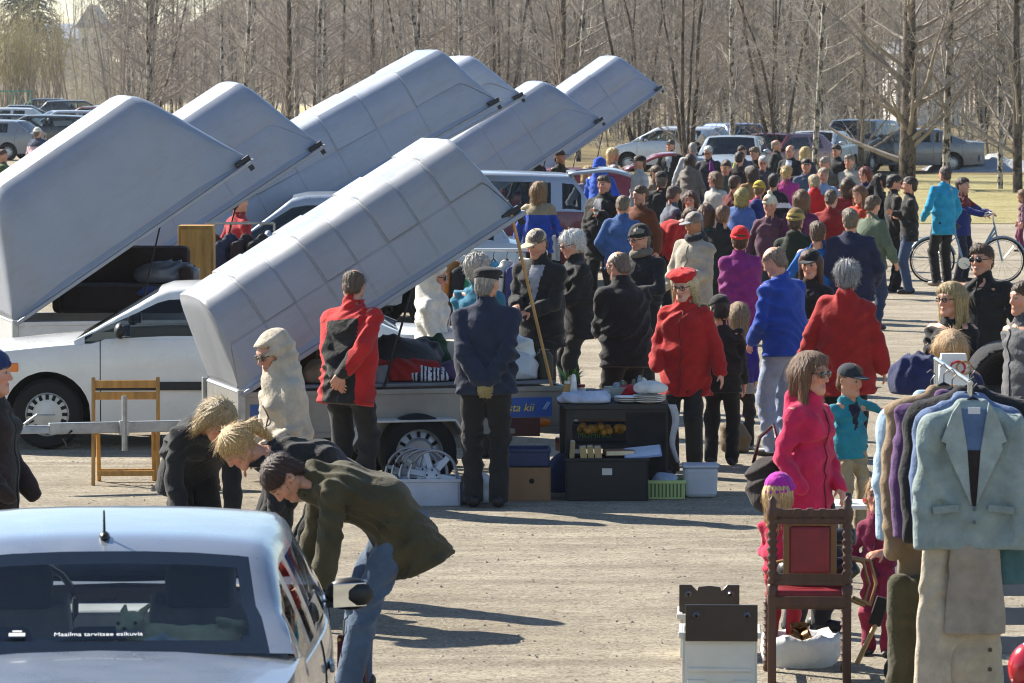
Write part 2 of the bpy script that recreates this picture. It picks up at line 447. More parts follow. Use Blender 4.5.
    for S,E,Wt,sg,sp in arm:
        if sp=='pocket': continue
        d=nrm(Wt-E); n=np.array((-sg*1.0,0,0)); cu=.35
        if sp in ('back',): n=np.array((0,-1.,.3)); cu=.6
        if sp in ('reach','front','low') or not isinstance(sp,str): n=np.array((-sg*.4,0,-1.0)); cu=.55
        n=nrm(n-d*(n@d)); s2=np.cross(n,d)*(1 if True else 1)
        if s2@np.array((0,-1,.2))<0: s2=-s2
        q=.92*k if not fem else .86*k
        if Ht<1.5: q=.9*hs
        g=gloves and 1.25 or 1.0
        hb=SDF(*bounds([Wt-d*.08*k,Wt+d*.21*q,Wt+d*.1+s2*.07*q,Wt+d*.1-s2*.06*q],.05),hg)
        hb.cone(Wt-d*.07*k,Wt+d*.015,.031*q*g,.027*q*g,k=.01)
        AA=np.array((s2,d,n)); hb.ell(Wt+d*.052*q,(.040*q*g,.052*q,.0165*q*g),AA,k=.02)
        for i in range(4):
            ln=(.066,.075,.07,.054)[i]*q; dd=d.copy(); p=Wt+d*(.082-.004*abs(i-1))*q+s2*(.029-.0195*i)*q
            r0=(.0088 if hg<.007 else .0098)*q*g
            for j,fr in enumerate((.45,.32,.23)):
                an_=cu*(.5,.8,.7)[j]*(1+.12*i); dd=nrm(dd*math.cos(an_)+n*math.sin(an_)); 
                nn=nrm(n-dd*(n@dd)); p2=p+dd*ln*fr; hb.cone(p,p2,r0*(1-.08*j),r0*(.92-.08*j),k=.004); p=p2
        td=nrm(d*.65+s2*.7+n*.35); tp=Wt+d*.02*q+s2*.026*q; t2=tp+td*.042*q; hb.cone(tp,t2,.0125*q*g,.0105*q*g,k=.012)
        td2=nrm(td+d*.5+n*.3); hb.cone(t2,t2+td2*.034*q,.0105*q*g,.0085*q*g,k=.003)
        V,F=hb.mesh()
        if gloves: HV.append(V);HF.append(F+ho);ho+=len(V)
        else: VS.append(V);FS.append(F+off);CS.append(np.tile(sk*np.array((1,.92,.9)),(len(V),1)));off+=len(V)
    Cc=np.concatenate(CS); Cc=np.concatenate([Cc,np.ones((len(Cc),1))],1)
    mk('body',np.concatenate(VS),np.concatenate(FS),skin_mat(),T,180,attr=Cc)
    if gloves: mk('gloves',np.concatenate(HV),np.concatenate(HF),cloth(gloves),T,180)
    # ---- jacket
    rc=.116*k*(.95 if fem else 1)+bulk; rw=.122*k*(.95 if fem else 1)+bulk; rh=.14*k+bulk
    hd=nrm(-u1+np.array((0,0,-1.))*(1.1 if lean>30 else 0))
    hemP=P+hd*hem*k
    pts=[hemP,waist,nb+hu*.1,P]+[q for a in arm for q in a[:3]]
    if hood=='up': pts.append(hc)
    j=SDF(*bounds(pts,.24),hj)
    j.cone(hemP+hd*.12*k+f1*(-flare),waist,rh+.01+flare*.3,rw,k=.05,side=sx if hem<.2 else x0,asp=1.38)
    j.cone(waist,chest,rw,rc,k=.05,side=sx,asp=1.5)
    j.cone(chest,nb-u2*.02*k,rc,.07*k,k=.05,side=sx,asp=1.3)
    if fem and Ht>1.5:
        for s_ in (1,-1): j.ell(chest+f2*.085*k+sx*s_*.07*k,(.062*k,)*3,None,k=.05)
    j0=j.D; jj=SDF.__new__(SDF); jj.h=j.h; jj.lo=j.lo; jj.ax=j.ax; jj.D=np.full(j0.shape,.25,F4); tor=j; j=jj
    for S,E,Wt,sg,sp in arm:
        j.cone(nb-u2*.035*k,S-u2*.02*k,.07*k+bulk*.3,.054*k+bulk*.4,k=.05)
        j.cone(S-u2*.012*k,E,.061*k+bulk*.35,.053*k+bulk*.35,k=.035); d=nrm(Wt-E)
        j.cone(E,Wt-d*.005,.052*k+bulk*.35,.044*k+bulk*.3,k=.03)
        # bunched sleeve rings
        for q in (.45,.78): j.cone(E+(Wt-E)*q-d*.004,E+(Wt-E)*q+d*.004,.054*k+bulk*.6-.011*q,.054*k+bulk*.6-.011*q,k=.03)
    h_=np.maximum(.014-np.abs(tor.D-j.D),0); tor.D=(np.minimum(tor.D,j.D)-h_*h_/.056).astype(F4); j=tor
    cr=collar*hs
    if hood=='up':
        j.ell(H(0,-.022,.025),(.108*hs,.128*hs,.128*hs),A,k=.02); j.cone(H(0,-.03,-.06),nb-u2*.03,.10*hs,.125*hs,k=.05)
        j.ell(H(0,.0,.0),(.078*hs,.112*hs,.098*hs),A,k=.01,op='s'); j.ell(H(0,.145,-.005),(.074*hs,.098*hs,.098*hs),A,k=.02,op='s')
        j.cone(H(0,-.075,-.05),nb-hf*.03-u2*.02,.06*hs,.115*hs,k=.04)
        for s_ in (1,-1): j.cone(H(s_*.075,-.01,-.07),nb+hx*s_*.06*hs+hf*.02,.032*hs,.06*hs,k=.04)
        j.cone(H(0,.02,-.13),nb+hf*.05*hs-hu*.04*hs,.07*hs,.08*hs,k=.03)
    elif hood=='down':
        j.cone(nb-hf*.085*hs+hu*.02,nb-hf*.075*hs-u2*.07*k,.06*hs,.07*hs,k=.03,side=sx,asp=1.5)
        j.cone(nb-u2*.01,nb+un*.055*hs,cr*1.1,cr,k=.025); j.cone(nb+un*.03,nb+un*.12*hs,.058*hs,.066*hs,k=.006,op='s')
    else:
        j.cone(nb-u2*.01,nb+un*.05*hs,cr*1.08,cr,k=.025); j.cone(nb+un*.03,nb+un*.12*hs,.057*hs,.064*hs,k=.006,op='s')
    j.disp(folds(.0095 if lod<3 else .008,seed))
    if quilt: j.disp(lambda X,Y,Z:.010*(1-np.abs(np.sin(PI*((X-P[0])*u2[0]+(Y-P[1])*u2[1]+(Z-P[2])*u2[2])/quilt))**.6)+0*X)
    j.cone(nb-u2*.10*k-f2*.30-sx*.3,nb-u2*.10*k-f2*.30+sx*.3,.002,.002,k=0,op='s')
    j.disp(lambda X,Y,Z:.008*np.exp(-((((X-hemP[0])*hd[0]+(Y-hemP[1])*hd[1]+(Z-hemP[2])*hd[2])+.055*k)/.013)**2)); j.cut(hemP,hd,k=.008)
    V,F=j.mesh(); mats=[cloth(jk,shiny=shinyj)]; mi=None
    if jk2:
        mats.append(cloth(jk2,shiny=shinyj)); c=V[F].mean(1); r=(c-P)
        up=r@u2/k; fw=r@f2; sd=r@sx
        mi={'hem':up<.05,'yoke':up<.36,'sleeve':np.abs(sd)<.17*k,'back':(np.abs(sd)<.13*k)&(up<.40)&(up>-.3),'front':(np.abs(sd)<.075*k)&(fw>0),
            'side':(np.abs(sd)>.11*k)&(np.abs(sd)<.185*k)&(up<.30)|((up<.26)&(up>.2)&(np.abs(sd)>.1)),'trim':(up>.28)&(up<.36)&(fw<0)}[pat].astype(int)
    elif inner:
        mats.append(cloth(inner)); c=V[F].mean(1); r=c-P; up=r@u2/k; sd=np.abs(r@sx)/k; fw=r@f2
        mi=((sd<.062*np.clip((up-.16)/.26,0,1))&(fw>.03)&(up>.16)&(up<.50)).astype(int)
    mk('jacket',V,F,mats,T,180,mi=mi)
    if lod<3 and not inner:
        r_=V-P; sd_=np.abs(r_@sx); fw_=r_@f2; up_=r_@u2; zp=[]
        for q in np.arange(-hem*k+.03,(.50 if hood!='up' else .36)*k,.035):
            w_=(sd_<.018)&(np.abs(up_-q)<.02)&(fw_>0)
            if w_.any(): zp.append(V[w_][np.argmax(fw_[w_])]+f2*.001)
        if len(zp)>3:
            m=MB(); m.tube(zp,.0055,5); m.build('zip',cloth(sc3(lin(jk) if isinstance(jk,str) else jk,.35)[:3]),T,180)
    # ---- trousers
    if pants:
        t=SDF(*bounds([P+u1*.1]+[q for a in legs for q in a[:3]],.17),hj*1.05)
        t.cone(P-u1*.06*k,P+u1*.08*k,.108*k,.10*k,k=.03,side=x0,asp=1.38)
        for hp,K,an,sg in legs:
            t.cone(hp,K,.103*k,.079*k,k=.03); t.cone(K+np.array((0,.008,0)),an-np.array((0,0,.04*k)),.078*k,.072*k,k=.03)
        t.disp(folds(.0085,seed+50,1.0)); t.cut((0,0,.035*k),(0,0,-1),k=.006)
        V,F=t.mesh(); mk('trousers',V,F,cloth(tr),T,180)
        for hp,K,an,sg in legs:
            s=SDF(*bounds([an],.26*k+.02),max(hj*.6,.009)); fy=np.array((sg*.12,-1,0)); fy=nrm(fy)
            b0=np.array((an[0],an[1],0)); s.cone(b0-fy*.05*k+np.array((0,0,.05*k)),b0+fy*.15*k+np.array((0,0,.035*k)),.043*k,.036*k,k=.02); s.cone(b0+np.array((0,0,.05*k)),b0+np.array((0,0,.11*k)),.045*k,.042*k,k=.02)
            s.cut((0,0,.004),(0,0,-1)); V,F=s.mesh(); mk('shoe',V,F,mat('shoe_leather',shoe,.55,var=.2),T,180)
    if skirt:
        s=SDF(*bounds([P,P-u1*skirt[1]*k],.26),hj); s.cone(P-u1*skirt[1]*k,P,.17*k,.12*k,side=x0,asp=1.3); s.disp(folds(.012,seed,.2)); s.cut(P-u1*skirt[1]*k,-u1)
        V,F=s.mesh(); mk('skirt',V,F,cloth(skirt[0]),T,180)
    # ---- hair
    if hair and hair[0]!='none':
        st=hair[0]; g=SDF(hc-np.array((.26,.3,.42))*hs,hc+np.array((.26,.3,.24))*hs,max(hh*1.1,.006))
        g.ell(H(0,-.016,.038),(.083*hs,.103*hs,.092*hs),A,k=.01); pr_=rr.choice((-1,1)); g.ell(H(pr_*.022,.012,.075),(.062*hs,.078*hs,.052*hs),A,k=.03)
        if st in('long','bob','pony','kid'): g.ell(H(0,-.02,.03),(.09*hs,.108*hs,.1*hs),A,k=.01)
        if st=='fluffy':
            g.ell(H(0,-.02,.045),(.1*hs,.118*hs,.098*hs),A,k=.01); g.ell(H(0,-.05,-.03),(.08*hs,.07*hs,.07*hs),A,k=.04)
        if st in('short','bald'): g.ell(H(0,-.058,-.03),(.066*hs,.050*hs,.058*hs),A,k=.02)
        if st in('long','bob'):
            ln={'long':.30,'bob':.12}[st]
            for s_ in (1,-1): g.cone(H(s_*.078,.0,.02),H(s_*.085,-.01 if st=='bob' else .03,-ln),.03*hs,.026*hs,k=.05)
            g.cone(H(0,-.07,.0),H(0,-.07,-ln),.05*hs,.05*hs,k=.05,side=hx,asp=1.7)
        if st=='pony':
            g.cone(H(0,-.10,.05),H(0,-.15,.0),.03*hs,.036*hs,k=.02); g.cone(H(0,-.15,.0),H(0,-.15,-.16),.036*hs,.014*hs,k=.02)
        if st=='kid':
            g.cone(H(.06,-.04,0),H(.07,-.03,-.16),.03*hs,.02*hs,k=.05); g.cone(H(-.06,-.04,0),H(-.07,-.03,-.16),.03*hs,.02*hs,k=.05); g.cone(H(0,-.06,0),H(0,-.07,-.16),.05*hs,.04*hs,k=.05)
        g.ell(H(0,.115,-.028),(.078*hs,.088*hs,.092*hs),A,k=.012,op='s')
        if st in('short','bald','fluffy'):
            # clear the ears and the neck
            g.cut(H(0,-.03,-.058),nrm(-hu*1+hf*.45),k=.01)
            for s_ in (1,-1): g.ell(H(s_*.095,.015,-.03),(.03*hs,.035*hs,.05*hs),A,k=.01,op='s')
        if st=='bald': g.ell(H(0,.03,.11),(.11*hs,.13*hs,.075*hs),A,k=.01,op='s')
        am={'short':.0022,'bald':.0012,'fluffy':.005}.get(st,.0013)
        def strands(X,Y,Z):
            x=(X-hc[0])*hx[0]+(Y-hc[1])*hx[1]+(Z-hc[2])*hx[2]; y=(X-hc[0])*hf[0]+(Y-hc[1])*hf[1]+(Z-hc[2])*hf[2]; z=(X-hc[0])*hu[0]+(Y-hc[1])*hu[1]+(Z-hc[2])*hu[2]
            a=np.arctan2(x,-y-.0); return am*(np.sin(a*23+10*z+1.5*np.sin(22*z+seed))+.8*np.sin(a*41-14*z+1.0*seed)+.6*np.sin(70*x+40*y+50*z))
        g.disp(strands); V,F=g.mesh()
        if len(F)>20:
            # loose strands lying over the mass of hair
            rs=np.random.RandomState(seed); nS={1:1100,2:500,3:260}[lod]; w_={1:.0016,2:.0028,3:.0045}[lod]*hs
            A_,B_,C_,D_=(V[F[:,q]] for q in range(4)); nr=np.cross(C_-A_,D_-B_); nr/=np.linalg.norm(nr,axis=1)[:,None]+1e-9; ce=(A_+B_+C_+D_)/4
            if ((ce-hc)*nr).sum()<0: nr=-nr
            ok_=np.arange(len(F)) if not hat else np.where(((ce-hc)@hu)<(.012*hs))[0]
            if len(ok_)<4: ok_=np.arange(len(F))
            pk=ok_[rs.randint(0,len(ok_),nS)]; p0=ce[pk]; n0=nr[pk]
            fl=p0-H(pr_*.02,-.03,.16); lng=st in('long','bob','kid','pony'); fl=fl/np.linalg.norm(fl,axis=1)[:,None]+(-hu*(1.2 if lng else .25))+rs.normal(0,.22 if st!='fluffy' else .6,(nS,3))
            fl-=n0*(fl*n0).sum(1)[:,None]; fl/=np.linalg.norm(fl,axis=1)[:,None]+1e-9
            L_=(rs.uniform(.04,.10,nS) if lng else rs.uniform(.015,.034,nS) if st!='fluffy' else rs.uniform(.02,.05,nS))[:,None]*hs; sd_=np.cross(fl,n0)*w_; li=rs.uniform(.002,.008 if st!='fluffy' else .02,nS)[:,None]*hs
            q0=p0-n0*.001; q1=p0+fl*L_*.55+n0*li; q2=p0+fl*L_+n0*(li*rs.uniform(-.2,1.3,nS)[:,None])
            b0=len(V); SV=np.stack([q0-sd_,q0+sd_,q1+sd_*.8,q1-sd_*.8,q2+sd_*.25,q2-sd_*.25],1).reshape(-1,3); ix=b0+6*np.arange(nS)[:,None]
            V=np.concatenate([V,SV]); F=np.concatenate([F,ix+np.array([[0,1,2,3]]),ix+np.array([[3,2,4,5]])])
            mk('hair',V,F,hair_mat(hair[1]),T,180)
    # ---- headwear
    if hat:
        st,hc_=hat[0],hat[1]; g=SDF(hc-.27*hs,hc+.27*hs,hh*1.15); mm=[cloth(hc_)]
        if st in('beanie','pom'):
            g.ell(H(0,-.014,.052),(.092*hs,.112*hs,.098*hs),A,k=.01); g.cut(H(0,0,.030),nrm(-hu-hf*.25),k=.012)
            for q in range(14):
                a0=2*PI*q/14;a1=2*PI*(q+1)/14
                f_=lambda a:H(.087*math.sin(a),-.012+.106*math.cos(a),.040-.25*(.106*math.cos(a))*(-1)*.6)
                g.cone(f_(a0),f_(a1),.014*hs,.014*hs,k=.012)
            if st=='pom': g.ell(H(0,-.03,.165),(.035*hs,)*3,A,k=.01)
            g.disp(lambda X,Y,Z:.002*np.sin(160*X)*np.sin(160*Y)*np.ones_like(Z))
        elif st=='cap':
            g.ell(H(0,-.012,.048),(.088*hs,.108*hs,.09*hs),A,k=.01); g.cut(H(0,0,.040),nrm(-hu-hf*.05),k=.006)
            g.ell(H(0,.115,.044),(.072*hs,.078*hs,.009*hs),A,k=.012); g.ell(H(0,-.012,.138),(.01*hs,.01*hs,.007*hs),A,k=.004)
        elif st=='flat':
            g.ell(H(0,.012,.088),(.102*hs,.128*hs,.042*hs),A,k=.02); g.ell(H(0,-.014,.05),(.09*hs,.108*hs,.07*hs),A,k=.02); g.cut(H(0,0,.034),nrm(-hu-hf*.1),k=.006)
            g.ell(H(0,.12,.058),(.07*hs,.05*hs,.010*hs),A,k=.012)
        elif st=='beret':
            g.ell(H(.012,-.008,.092),(.118*hs,.125*hs,.045*hs),A,k=.02); g.ell(H(0,-.014,.05),(.09*hs,.108*hs,.07*hs),A,k=.02); g.cut(H(0,0,.046),nrm(-hu-hf*.15),k=.012)
            g.cone(H(.01,-.01,.13),H(.012,-.012,.147),.006,.005,k=.006)
            g.disp(lambda X,Y,Z:.004*np.sin(60*X+20*Z)*np.sin(55*Y))
        elif st=='brim':
            g.ell(H(0,-.012,.06),(.09*hs,.108*hs,.085*hs),A,k=.01); g.cut(H(0,0,.038),-hu,k=.004); g.ell(H(0,-.005,.042),(.15*hs,.165*hs,.010*hs),A,k=.02)
        V,F=g.mesh(); mi=None
        if len(hat)>2:
            mm.append(cloth(hat[2])); L=toH(V[F].mean(1)); mi=((L[:,2]+.2*L[:,1])<.075).astype(int) if st!='cap' else (L[:,1]>.09).astype(int)
        mk('beanie' if st in('beanie','pom') else {'cap':'cap','flat':'flat_cap','beret':'beret','brim':'brimmed_hat'}[st],V,F,mm,T,180,mi=mi)
    if glasses:
        m=MB(); B=Matrix(((hx[0],hf[0],hu[0]),(hx[1],hf[1],hu[1]),(hx[2],hf[2],hu[2])))
        for s_ in (1,-1):
            if glasses=='sun': m.ell(H(s_*.033,.1,.008),(.029*hs,.007*hs,.021*hs),12,0,rot=B)
            else:
                ring=[H(s_*.033+.024*math.cos(a),.101,.008+.016*math.sin(a)) for a in np.linspace(0,2*PI,11)]; m.tube(ring,.0032*hs,5,0)
            m.tube([H(s_*.062,.09,.014),H(s_*.08,.04,.012),H(s_*.083,-.01,.012)],.0034*hs,5,0)
        m.tube([H(-.012,.104,.012),H(.012,.104,.012)],.004*hs,5,0)
        m.build('sunglasses' if glasses=='sun' else 'glasses',mat('dark_lens','0a0a0c',.15,var=0,coat=.5),T,180)
    if scarf:
        g=SDF(nb-.25,nb+.25,hj*.8)
        for q in range(12):
            a0=2*PI*q/12;a1=2*PI*(q+1)/12; f_=lambda a:nb+un*.035*hs+hx*.08*hs*math.sin(a)+hf*(.085*math.cos(a)+.005)*hs
            g.cone(f_(a0),f_(a1),.032*hs,.032*hs,k=.02)
        g.disp(folds(.008,seed+9)); V,F=g.mesh(); mk('scarf',V,F,cloth(scarf),T,180)
    T['k']=k
    del T['k']
    pt=dict(P=P,waist=waist,nb=nb,hc=hc,hands=[a[2] for a in arm],k=k,chest=chest,f=f2,u=u2,sx=sx,sh=[a[0] for a in arm])
    return T,pt
# ================= vehicles
def sm(x,a,b):
    t=min(max((x-a)/(b-a),0),1); return t*t*(3-2*t)
CARS=dict(
 sedan=dict(L=4.4,W=1.70,H=1.39,zs=.24,hood=.84,hoodb=.93,belt=.93,deck=1.0,xf=1.12,xft=.42,xrt=-.92,xr=-1.62,wb=2.54,wr=.30),
 saloon=dict(L=4.55,tap=.16,W=1.80,H=1.43,zs=.22,hood=.80,hoodb=.98,belt=.98,deck=1.07,xf=1.20,xft=.38,xrt=-1.02,xr=-1.62,wb=2.65,wr=.31),
 hatch=dict(L=4.1,W=1.70,H=1.46,zs=.24,hood=.82,hoodb=.98,belt=.97,deck=1.02,xf=1.25,xft=.5,xrt=-1.42,xr=-1.94,wb=2.5,wr=.30),
 wagon=dict(L=4.65,W=1.76,H=1.48,zs=.24,hood=.82,hoodb=.98,belt=.97,deck=1.02,xf=1.28,xft=.5,xrt=-1.85,xr=-2.22,wb=2.68,wr=.31),
 suv=dict(L=4.55,W=1.84,H=1.70,zs=.32,hood=.98,hoodb=1.12,belt=1.10,deck=1.12,xf=1.2,xft=.52,xrt=-1.85,xr=-2.16,wb=2.65,wr=.35),
 van=dict(L=4.8,W=1.86,H=1.92,zs=.28,hood=1.05,hoodb=1.2,belt=1.15,deck=1.15,xf=1.75,xft=.95,xrt=-2.2,xr=-2.36,wb=2.95,wr=.34))
def car(kind,label,loc,rz,c,metal=0.0,group=None,cat='car',detail=1,bumper=None,hub='b4b6b8',tail='8a1014',trim=None,roofc=None,name='parked_car',interior='24262a',glint=(.55,.6,.6)):
    p=dict(CARS[kind]); T=thing(name,label,cat,loc,rz,group); L,Wd=p['L'],p['W']; hw=Wd/2; pm=paint(c,metal); dark=mat('dark_trim','101113',.5,var=.2)
    xs=p['wb']/2; axf=xs+.08; axr=-xs+.08; ra=p['wr']+.065
    xa=set(np.round(np.linspace(-L/2,L/2,34),3).tolist())
    for ax in (axf,axr):
        for q in np.linspace(0,PI,15): xa.add(round(ax+ra*math.cos(q),3))
    for v in (p['xf'],p['xr'],L/2-.05,-L/2+.05,L/2-.14,-L/2+.14): xa.add(v)
    xa=sorted(xa)
    def plan(x): 
        e=L/2-abs(x); return hw*(1-.10*(1-min(e/.55,1))**2.2-.02*sm(abs(x),1,L/2)-p.get('tap',0)*sm(-x,-.1,2.0))
    def zsh(x):
        if x>p['xf']-.2: return p['hoodb']-.035-(p['hoodb']-p['hood'])*sm(x,p['xf']-.2,L/2-.0)-.10*sm(x,L/2-.3,L/2)
        if x<p['xr']+.3: return p['belt']+(p['deck']-.03-p['belt'])*sm(-x,-p['xr']-.6,-p['xr'])-.03*sm(-x,-p['xr'],L/2)
        return p['belt']
    def zdk(x):
        if x>p['xf']-.2: return zsh(x)+.055
        return zsh(x)+.04
    def zlow(x):
        z=p['zs']+.03*sm(abs(x),L/2-.5,L/2)
        for ax in (axf,axr):
            d=abs(x-ax)
            if d<ra: z=max(z,p['wr']+math.sqrt(ra*ra-d*d)-.0)
        return z
    # lower shell: both flanks, bonnet and boot decks, both ends
    V=[];F=[];row=[]
    tt=[0,.12,.3,.5,.7,.86,.95,1.0]
    def pt(x,t):
        z0,z1=zlow(x),zsh(x); z=z0+(z1-z0)*t; w=plan(x)
        q=(z-p['zs'])/(z1-p['zs']+1e-6); w*=(.945+.055*math.sin(min(max(q,0),1)*PI*.62+.55)) if q<.85 else (.945+.055*math.sin(.85*PI*.62+.55))-.10*(q-.85)**1.5*4
        return w,z
    nst=len(xa)
    for sgn in (1,-1):
        base=len(V)
        for x in xa:
            for t in tt:
                y,z=pt(x,t); V.append((x,sgn*y,z))
        n=len(tt)
        for i in range(nst-1):
            for j in range(n-1):
                f=(base+i*n+j,base+(i+1)*n+j,base+(i+1)*n+j+1,base+i*n+j+1); F.append(f[::-1] if sgn>0 else f)
    n=len(tt); off=nst*n
    dk=[]
    ys=[1,.93,.75,.4,0,-.4,-.75,-.93,-1]
    for x in xa:
        r=[]
        y0,z0=pt(x,1.0)
        inside=p['xr']+.02<x<p['xf']-.02
        for a in ys:
            z=z0+(zdk(x)-z0)*(1-a*a)
            r.append(len(V)); V.append((x,a*y0,z))
        dk.append((r,inside))
    for i in range(nst-1):
        if dk[i][1] and dk[i+1][1]:
            # keep only a narrow ledge at the sides so that the cabin is open
            rng_=(0,7)
        else: rng_=range(8)
        for j in rng_:
            a,b=dk[i][0],dk[i+1][0]; F.append((a[j],a[j+1],b[j+1],b[j]))
    for e,i in ((0,0),(1,nst-1)):
        ring=[i*n+j for j in range(n)]+dk[i][0][1:-1]+[off+i*n+j for j in range(n-1,-1,-1)]
        F.append(tuple(ring) if e==0 else tuple(ring[::-1]))
    mk('body_shell',V,F,pm,T,40)
    # wheel wells, floor, cabin
    m=MB(); m.box((-.05,0,p['zs']+.04),(L*.9,Wd*.74,.12))
    for ax in (axf,axr): m.box((ax,0,p['wr']+.12),(ra*2.05,Wd*.80,ra*1.2))
    m.build('underbody',mat('underbody','08080a',.9,var=0),T)
    im=mat('cabin_lining',interior,.85,var=.2)
    m=MB(); xm=(p['xf']+p['xr'])/2
    m.box((xm,0,.55),(p['xf']-p['xr']-.1,Wd*.82,.1)); m.box((p['xf']-.16,0,.80),(.42,Wd*.8,.22),top=.9)
    for y in (-.36,.36):
        m.box((.0,y,.66),(.5,.48,.16)); m.box((-.3,y,.88),(.16,.47,.5),rot=Matrix.Rotation(R(-14),3,'Y'),top=.85)
        if detail<2: m.box((-.38,y,1.17),(.09,.25,.15))
    m.box((-1.0 if p['xr']<-1.3 else -.95,0,.82),(.2,Wd*.76,.42),rot=Matrix.Rotation(R(-16),3,'Y'))
    m.box((p['xr']+.25+(.06 if detail>1 else 0),0,p['belt']-.06+(.04 if detail>1 else 0)),(.62 if kind in('sedan','saloon') else .3,Wd*(.8 if detail<2 else .66),.04))
    m.build('cabin',im,T,None,.03)
    # greenhouse
    zb=lambda x:zsh(x)+.0
    H=p['H']
    def zt(x):
        zr=H-.035*((x+.25)/1.4)**2
        zf=p['hoodb']+.0+(H-.04-p['hoodb'])*(p['xf']-x)/(p['xf']-p['xft'])
        zk=p['deck']+.0+(H-.05-p['deck'])*(x-p['xr'])/(p['xrt']-p['xr'])
        v=[zr,zf,zk]; kk=.05; 
        a=zr
        for b in (zf,zk):
            h=max(kk-abs(a-b),0); a=min(a,b)-h*h/(4*kk)
        return a
    gx=sorted(set([round(v,3) for v in list(np.linspace(p['xr'],p['xrt'],9))+list(np.linspace(p['xrt'],p['xft'],15))+list(np.linspace(p['xft'],p['xf'],9))]))
    sd=[0,.08,.3,.55,.8,.93]; tp=[.96,.88,.80,.55,.25,0]
    V=[];nn=2*(len(sd)+len(tp))-1
    for x in gx:
        yb=pt(x,1.0)[0]-.006; z0=zb(x)-.004; z1=max(zt(x),z0+.004); fr=(z1-z0)/(H-p['belt']); inset=.17*Wd/1.7*min(fr,1)+0
        yt=yb-inset; crown=.035*min(fr*1.5,1); half=[]
        for t in sd: half.append((x,yb+(yt-yb)*t+.012*math.sin(t*PI)*fr,z0+(z1-crown-z0)*t))
        for a in tp: half.append((x,yt*a-(0),z1-crown*(a**2.6)+ (0)))
        V+=half+[(v[0],-v[1],v[2]) for v in half[-2::-1]]
    ns=len(sd)
    bx=p['xft']-1.02
    P_={k_:([],[]) for k_ in ('frame','windscreen','rear_window','front_window','back_window','quarter_window','frit')}
    for i in range(len(gx)-1):
        x=(gx[i]+gx[i+1])/2
        for j in range(nn-1):
            jj=min(j,nn-2-j); f=(i*nn+j,(i+1)*nn+j,(i+1)*nn+j+1,i*nn+j+1)
            kd='frame'
            if 1<=jj<=3+0 and jj<ns-1:
                if x>p['xft']-1.0 and x<p['xf']-.12: kd='front_window'
                elif x<p['xft']-1.09 and x>p['xrt']-.0+(.10 if kind in('sedan','saloon') else .30): kd='back_window'
                elif kind in('wagon','suv','van') and x<p['xrt']+.22 and x>p['xrt']-.12: kd='quarter_window'
                elif kind in('sedan','saloon') and x<p['xrt']-.02 and x>p['xrt']-.25: kd='quarter_window'
            if jj>=ns+1:
                if x>p['xft']+.0 and x<p['xf']-.04: kd='windscreen'
                elif x<p['xrt']-.0 and x>p['xr']+.03:
                    kd='rear_window'
                    if detail>1 and (jj==ns+1 or x>p['xrt']-.10 or x<p['xr']+.05): kd='frit'
            if kd=='front_window' and jj==3 and x>p['xft']+.15: pass
            P_[kd][0].append(f)
    def sub(fs,shift=0):
        ids=sorted(set(i for f in fs for i in f)); mp={a:b for b,a in enumerate(ids)}
        return [V[i] for i in ids],[tuple(mp[i] for i in f)[::-1] for f in fs]
    v,f=sub(P_['frame'][0]); mk('roof',v,f,paint(roofc,.4) if roofc else pm,T,50)
    gl=glass_mat('window_glass',glint)
    for nm in ('windscreen','rear_window','front_window','back_window','quarter_window'):
        if P_[nm][0]:
            fs=P_[nm][0]
            if nm in('front_window','back_window','quarter_window'):
                for sgn in (1,-1):
                    g=[q for q in fs if V[q[0]][1]*sgn>0]
                    if g: v,f=sub(g); mk('side_window',v,f,gl,T,60)
            else: v,f=sub(fs); mk(nm,v,f,gl,T,60)
    if P_['frit'][0]: v,f=sub(P_['frit'][0]); mk('window_border',v,f,mat('black_glass_border','08090c',.12,var=0,coat=.6),T,60)
    # wheels
    for ax in (axf,axr):
        for s in (1,-1):
            r=p['wr']; y=s*(hw-.115)
            w=thing_part('wheel',T,(ax,y,r),0)
            m=MB(); pr=[(r*.62,-.095),(r*.9,-.1),(r*.985,-.075),(r,-.04),(r,.04),(r*.985,.075),(r*.9,.1),(r*.62,.095)]; m.lathe(pr,n=28,axis='Y'); m.build('tyre',RUBBER(),w,40)
            m=MB(); y1=s*.085; m.lathe([(r*.64,y1*1.05),(r*.6,y1*1.15),(r*.56,y1),(r*.30,y1*1.12),(.0,y1*1.2)],n=24,axis='Y'); 
            if detail: 
                for q in range(16):
                    a=2*PI*q/16; m.box((r*.49*math.cos(a),y1*1.1,r*.49*math.sin(a)),(.028,.02,.042),rot=Matrix.Rotation(-a+PI/2,3,'Y'),m=1)
            m.build('rim',[mat('hubcap',hub,.4,.5,.15),mat('slot','0b0b0b',.8,var=0)],w,30)
    # bumpers, lamps, handles, mirrors
    bm=dark if bumper=='dark' else pm
    for s in (1,-1):
        pts=[]
        for a in np.linspace(-1,1,13):
            yy=a*(hw-.035); xx=s*(L/2+.035-.20*abs(a)**4); pts.append((xx,yy,p['zs']+.22))
        m=MB()
        for i in range(12):
            a,b=Vector(pts[i]),Vector(pts[i+1]); c_=(a+b)/2; d=b-a; m.box(c_,(.10,d.length+.01,.20),rz=math.atan2(d.y,d.x)-PI/2)
        m.build('bumper',bm,T,None,.02)
        for y in (1,-1):
            m=MB(); zl=zsh(s*(L/2-.05))-.13; m.box((s*(L/2-.045),y*(hw-.26),zl),(.09,.30,.15))
            m.build('headlight' if s>0 else 'tail_light',mat('lamp_glass','c8ccd0',.1,.3,0) if s>0 else mat('tail_lens',tail,.2,var=0,coat=.6),T,None,.025)
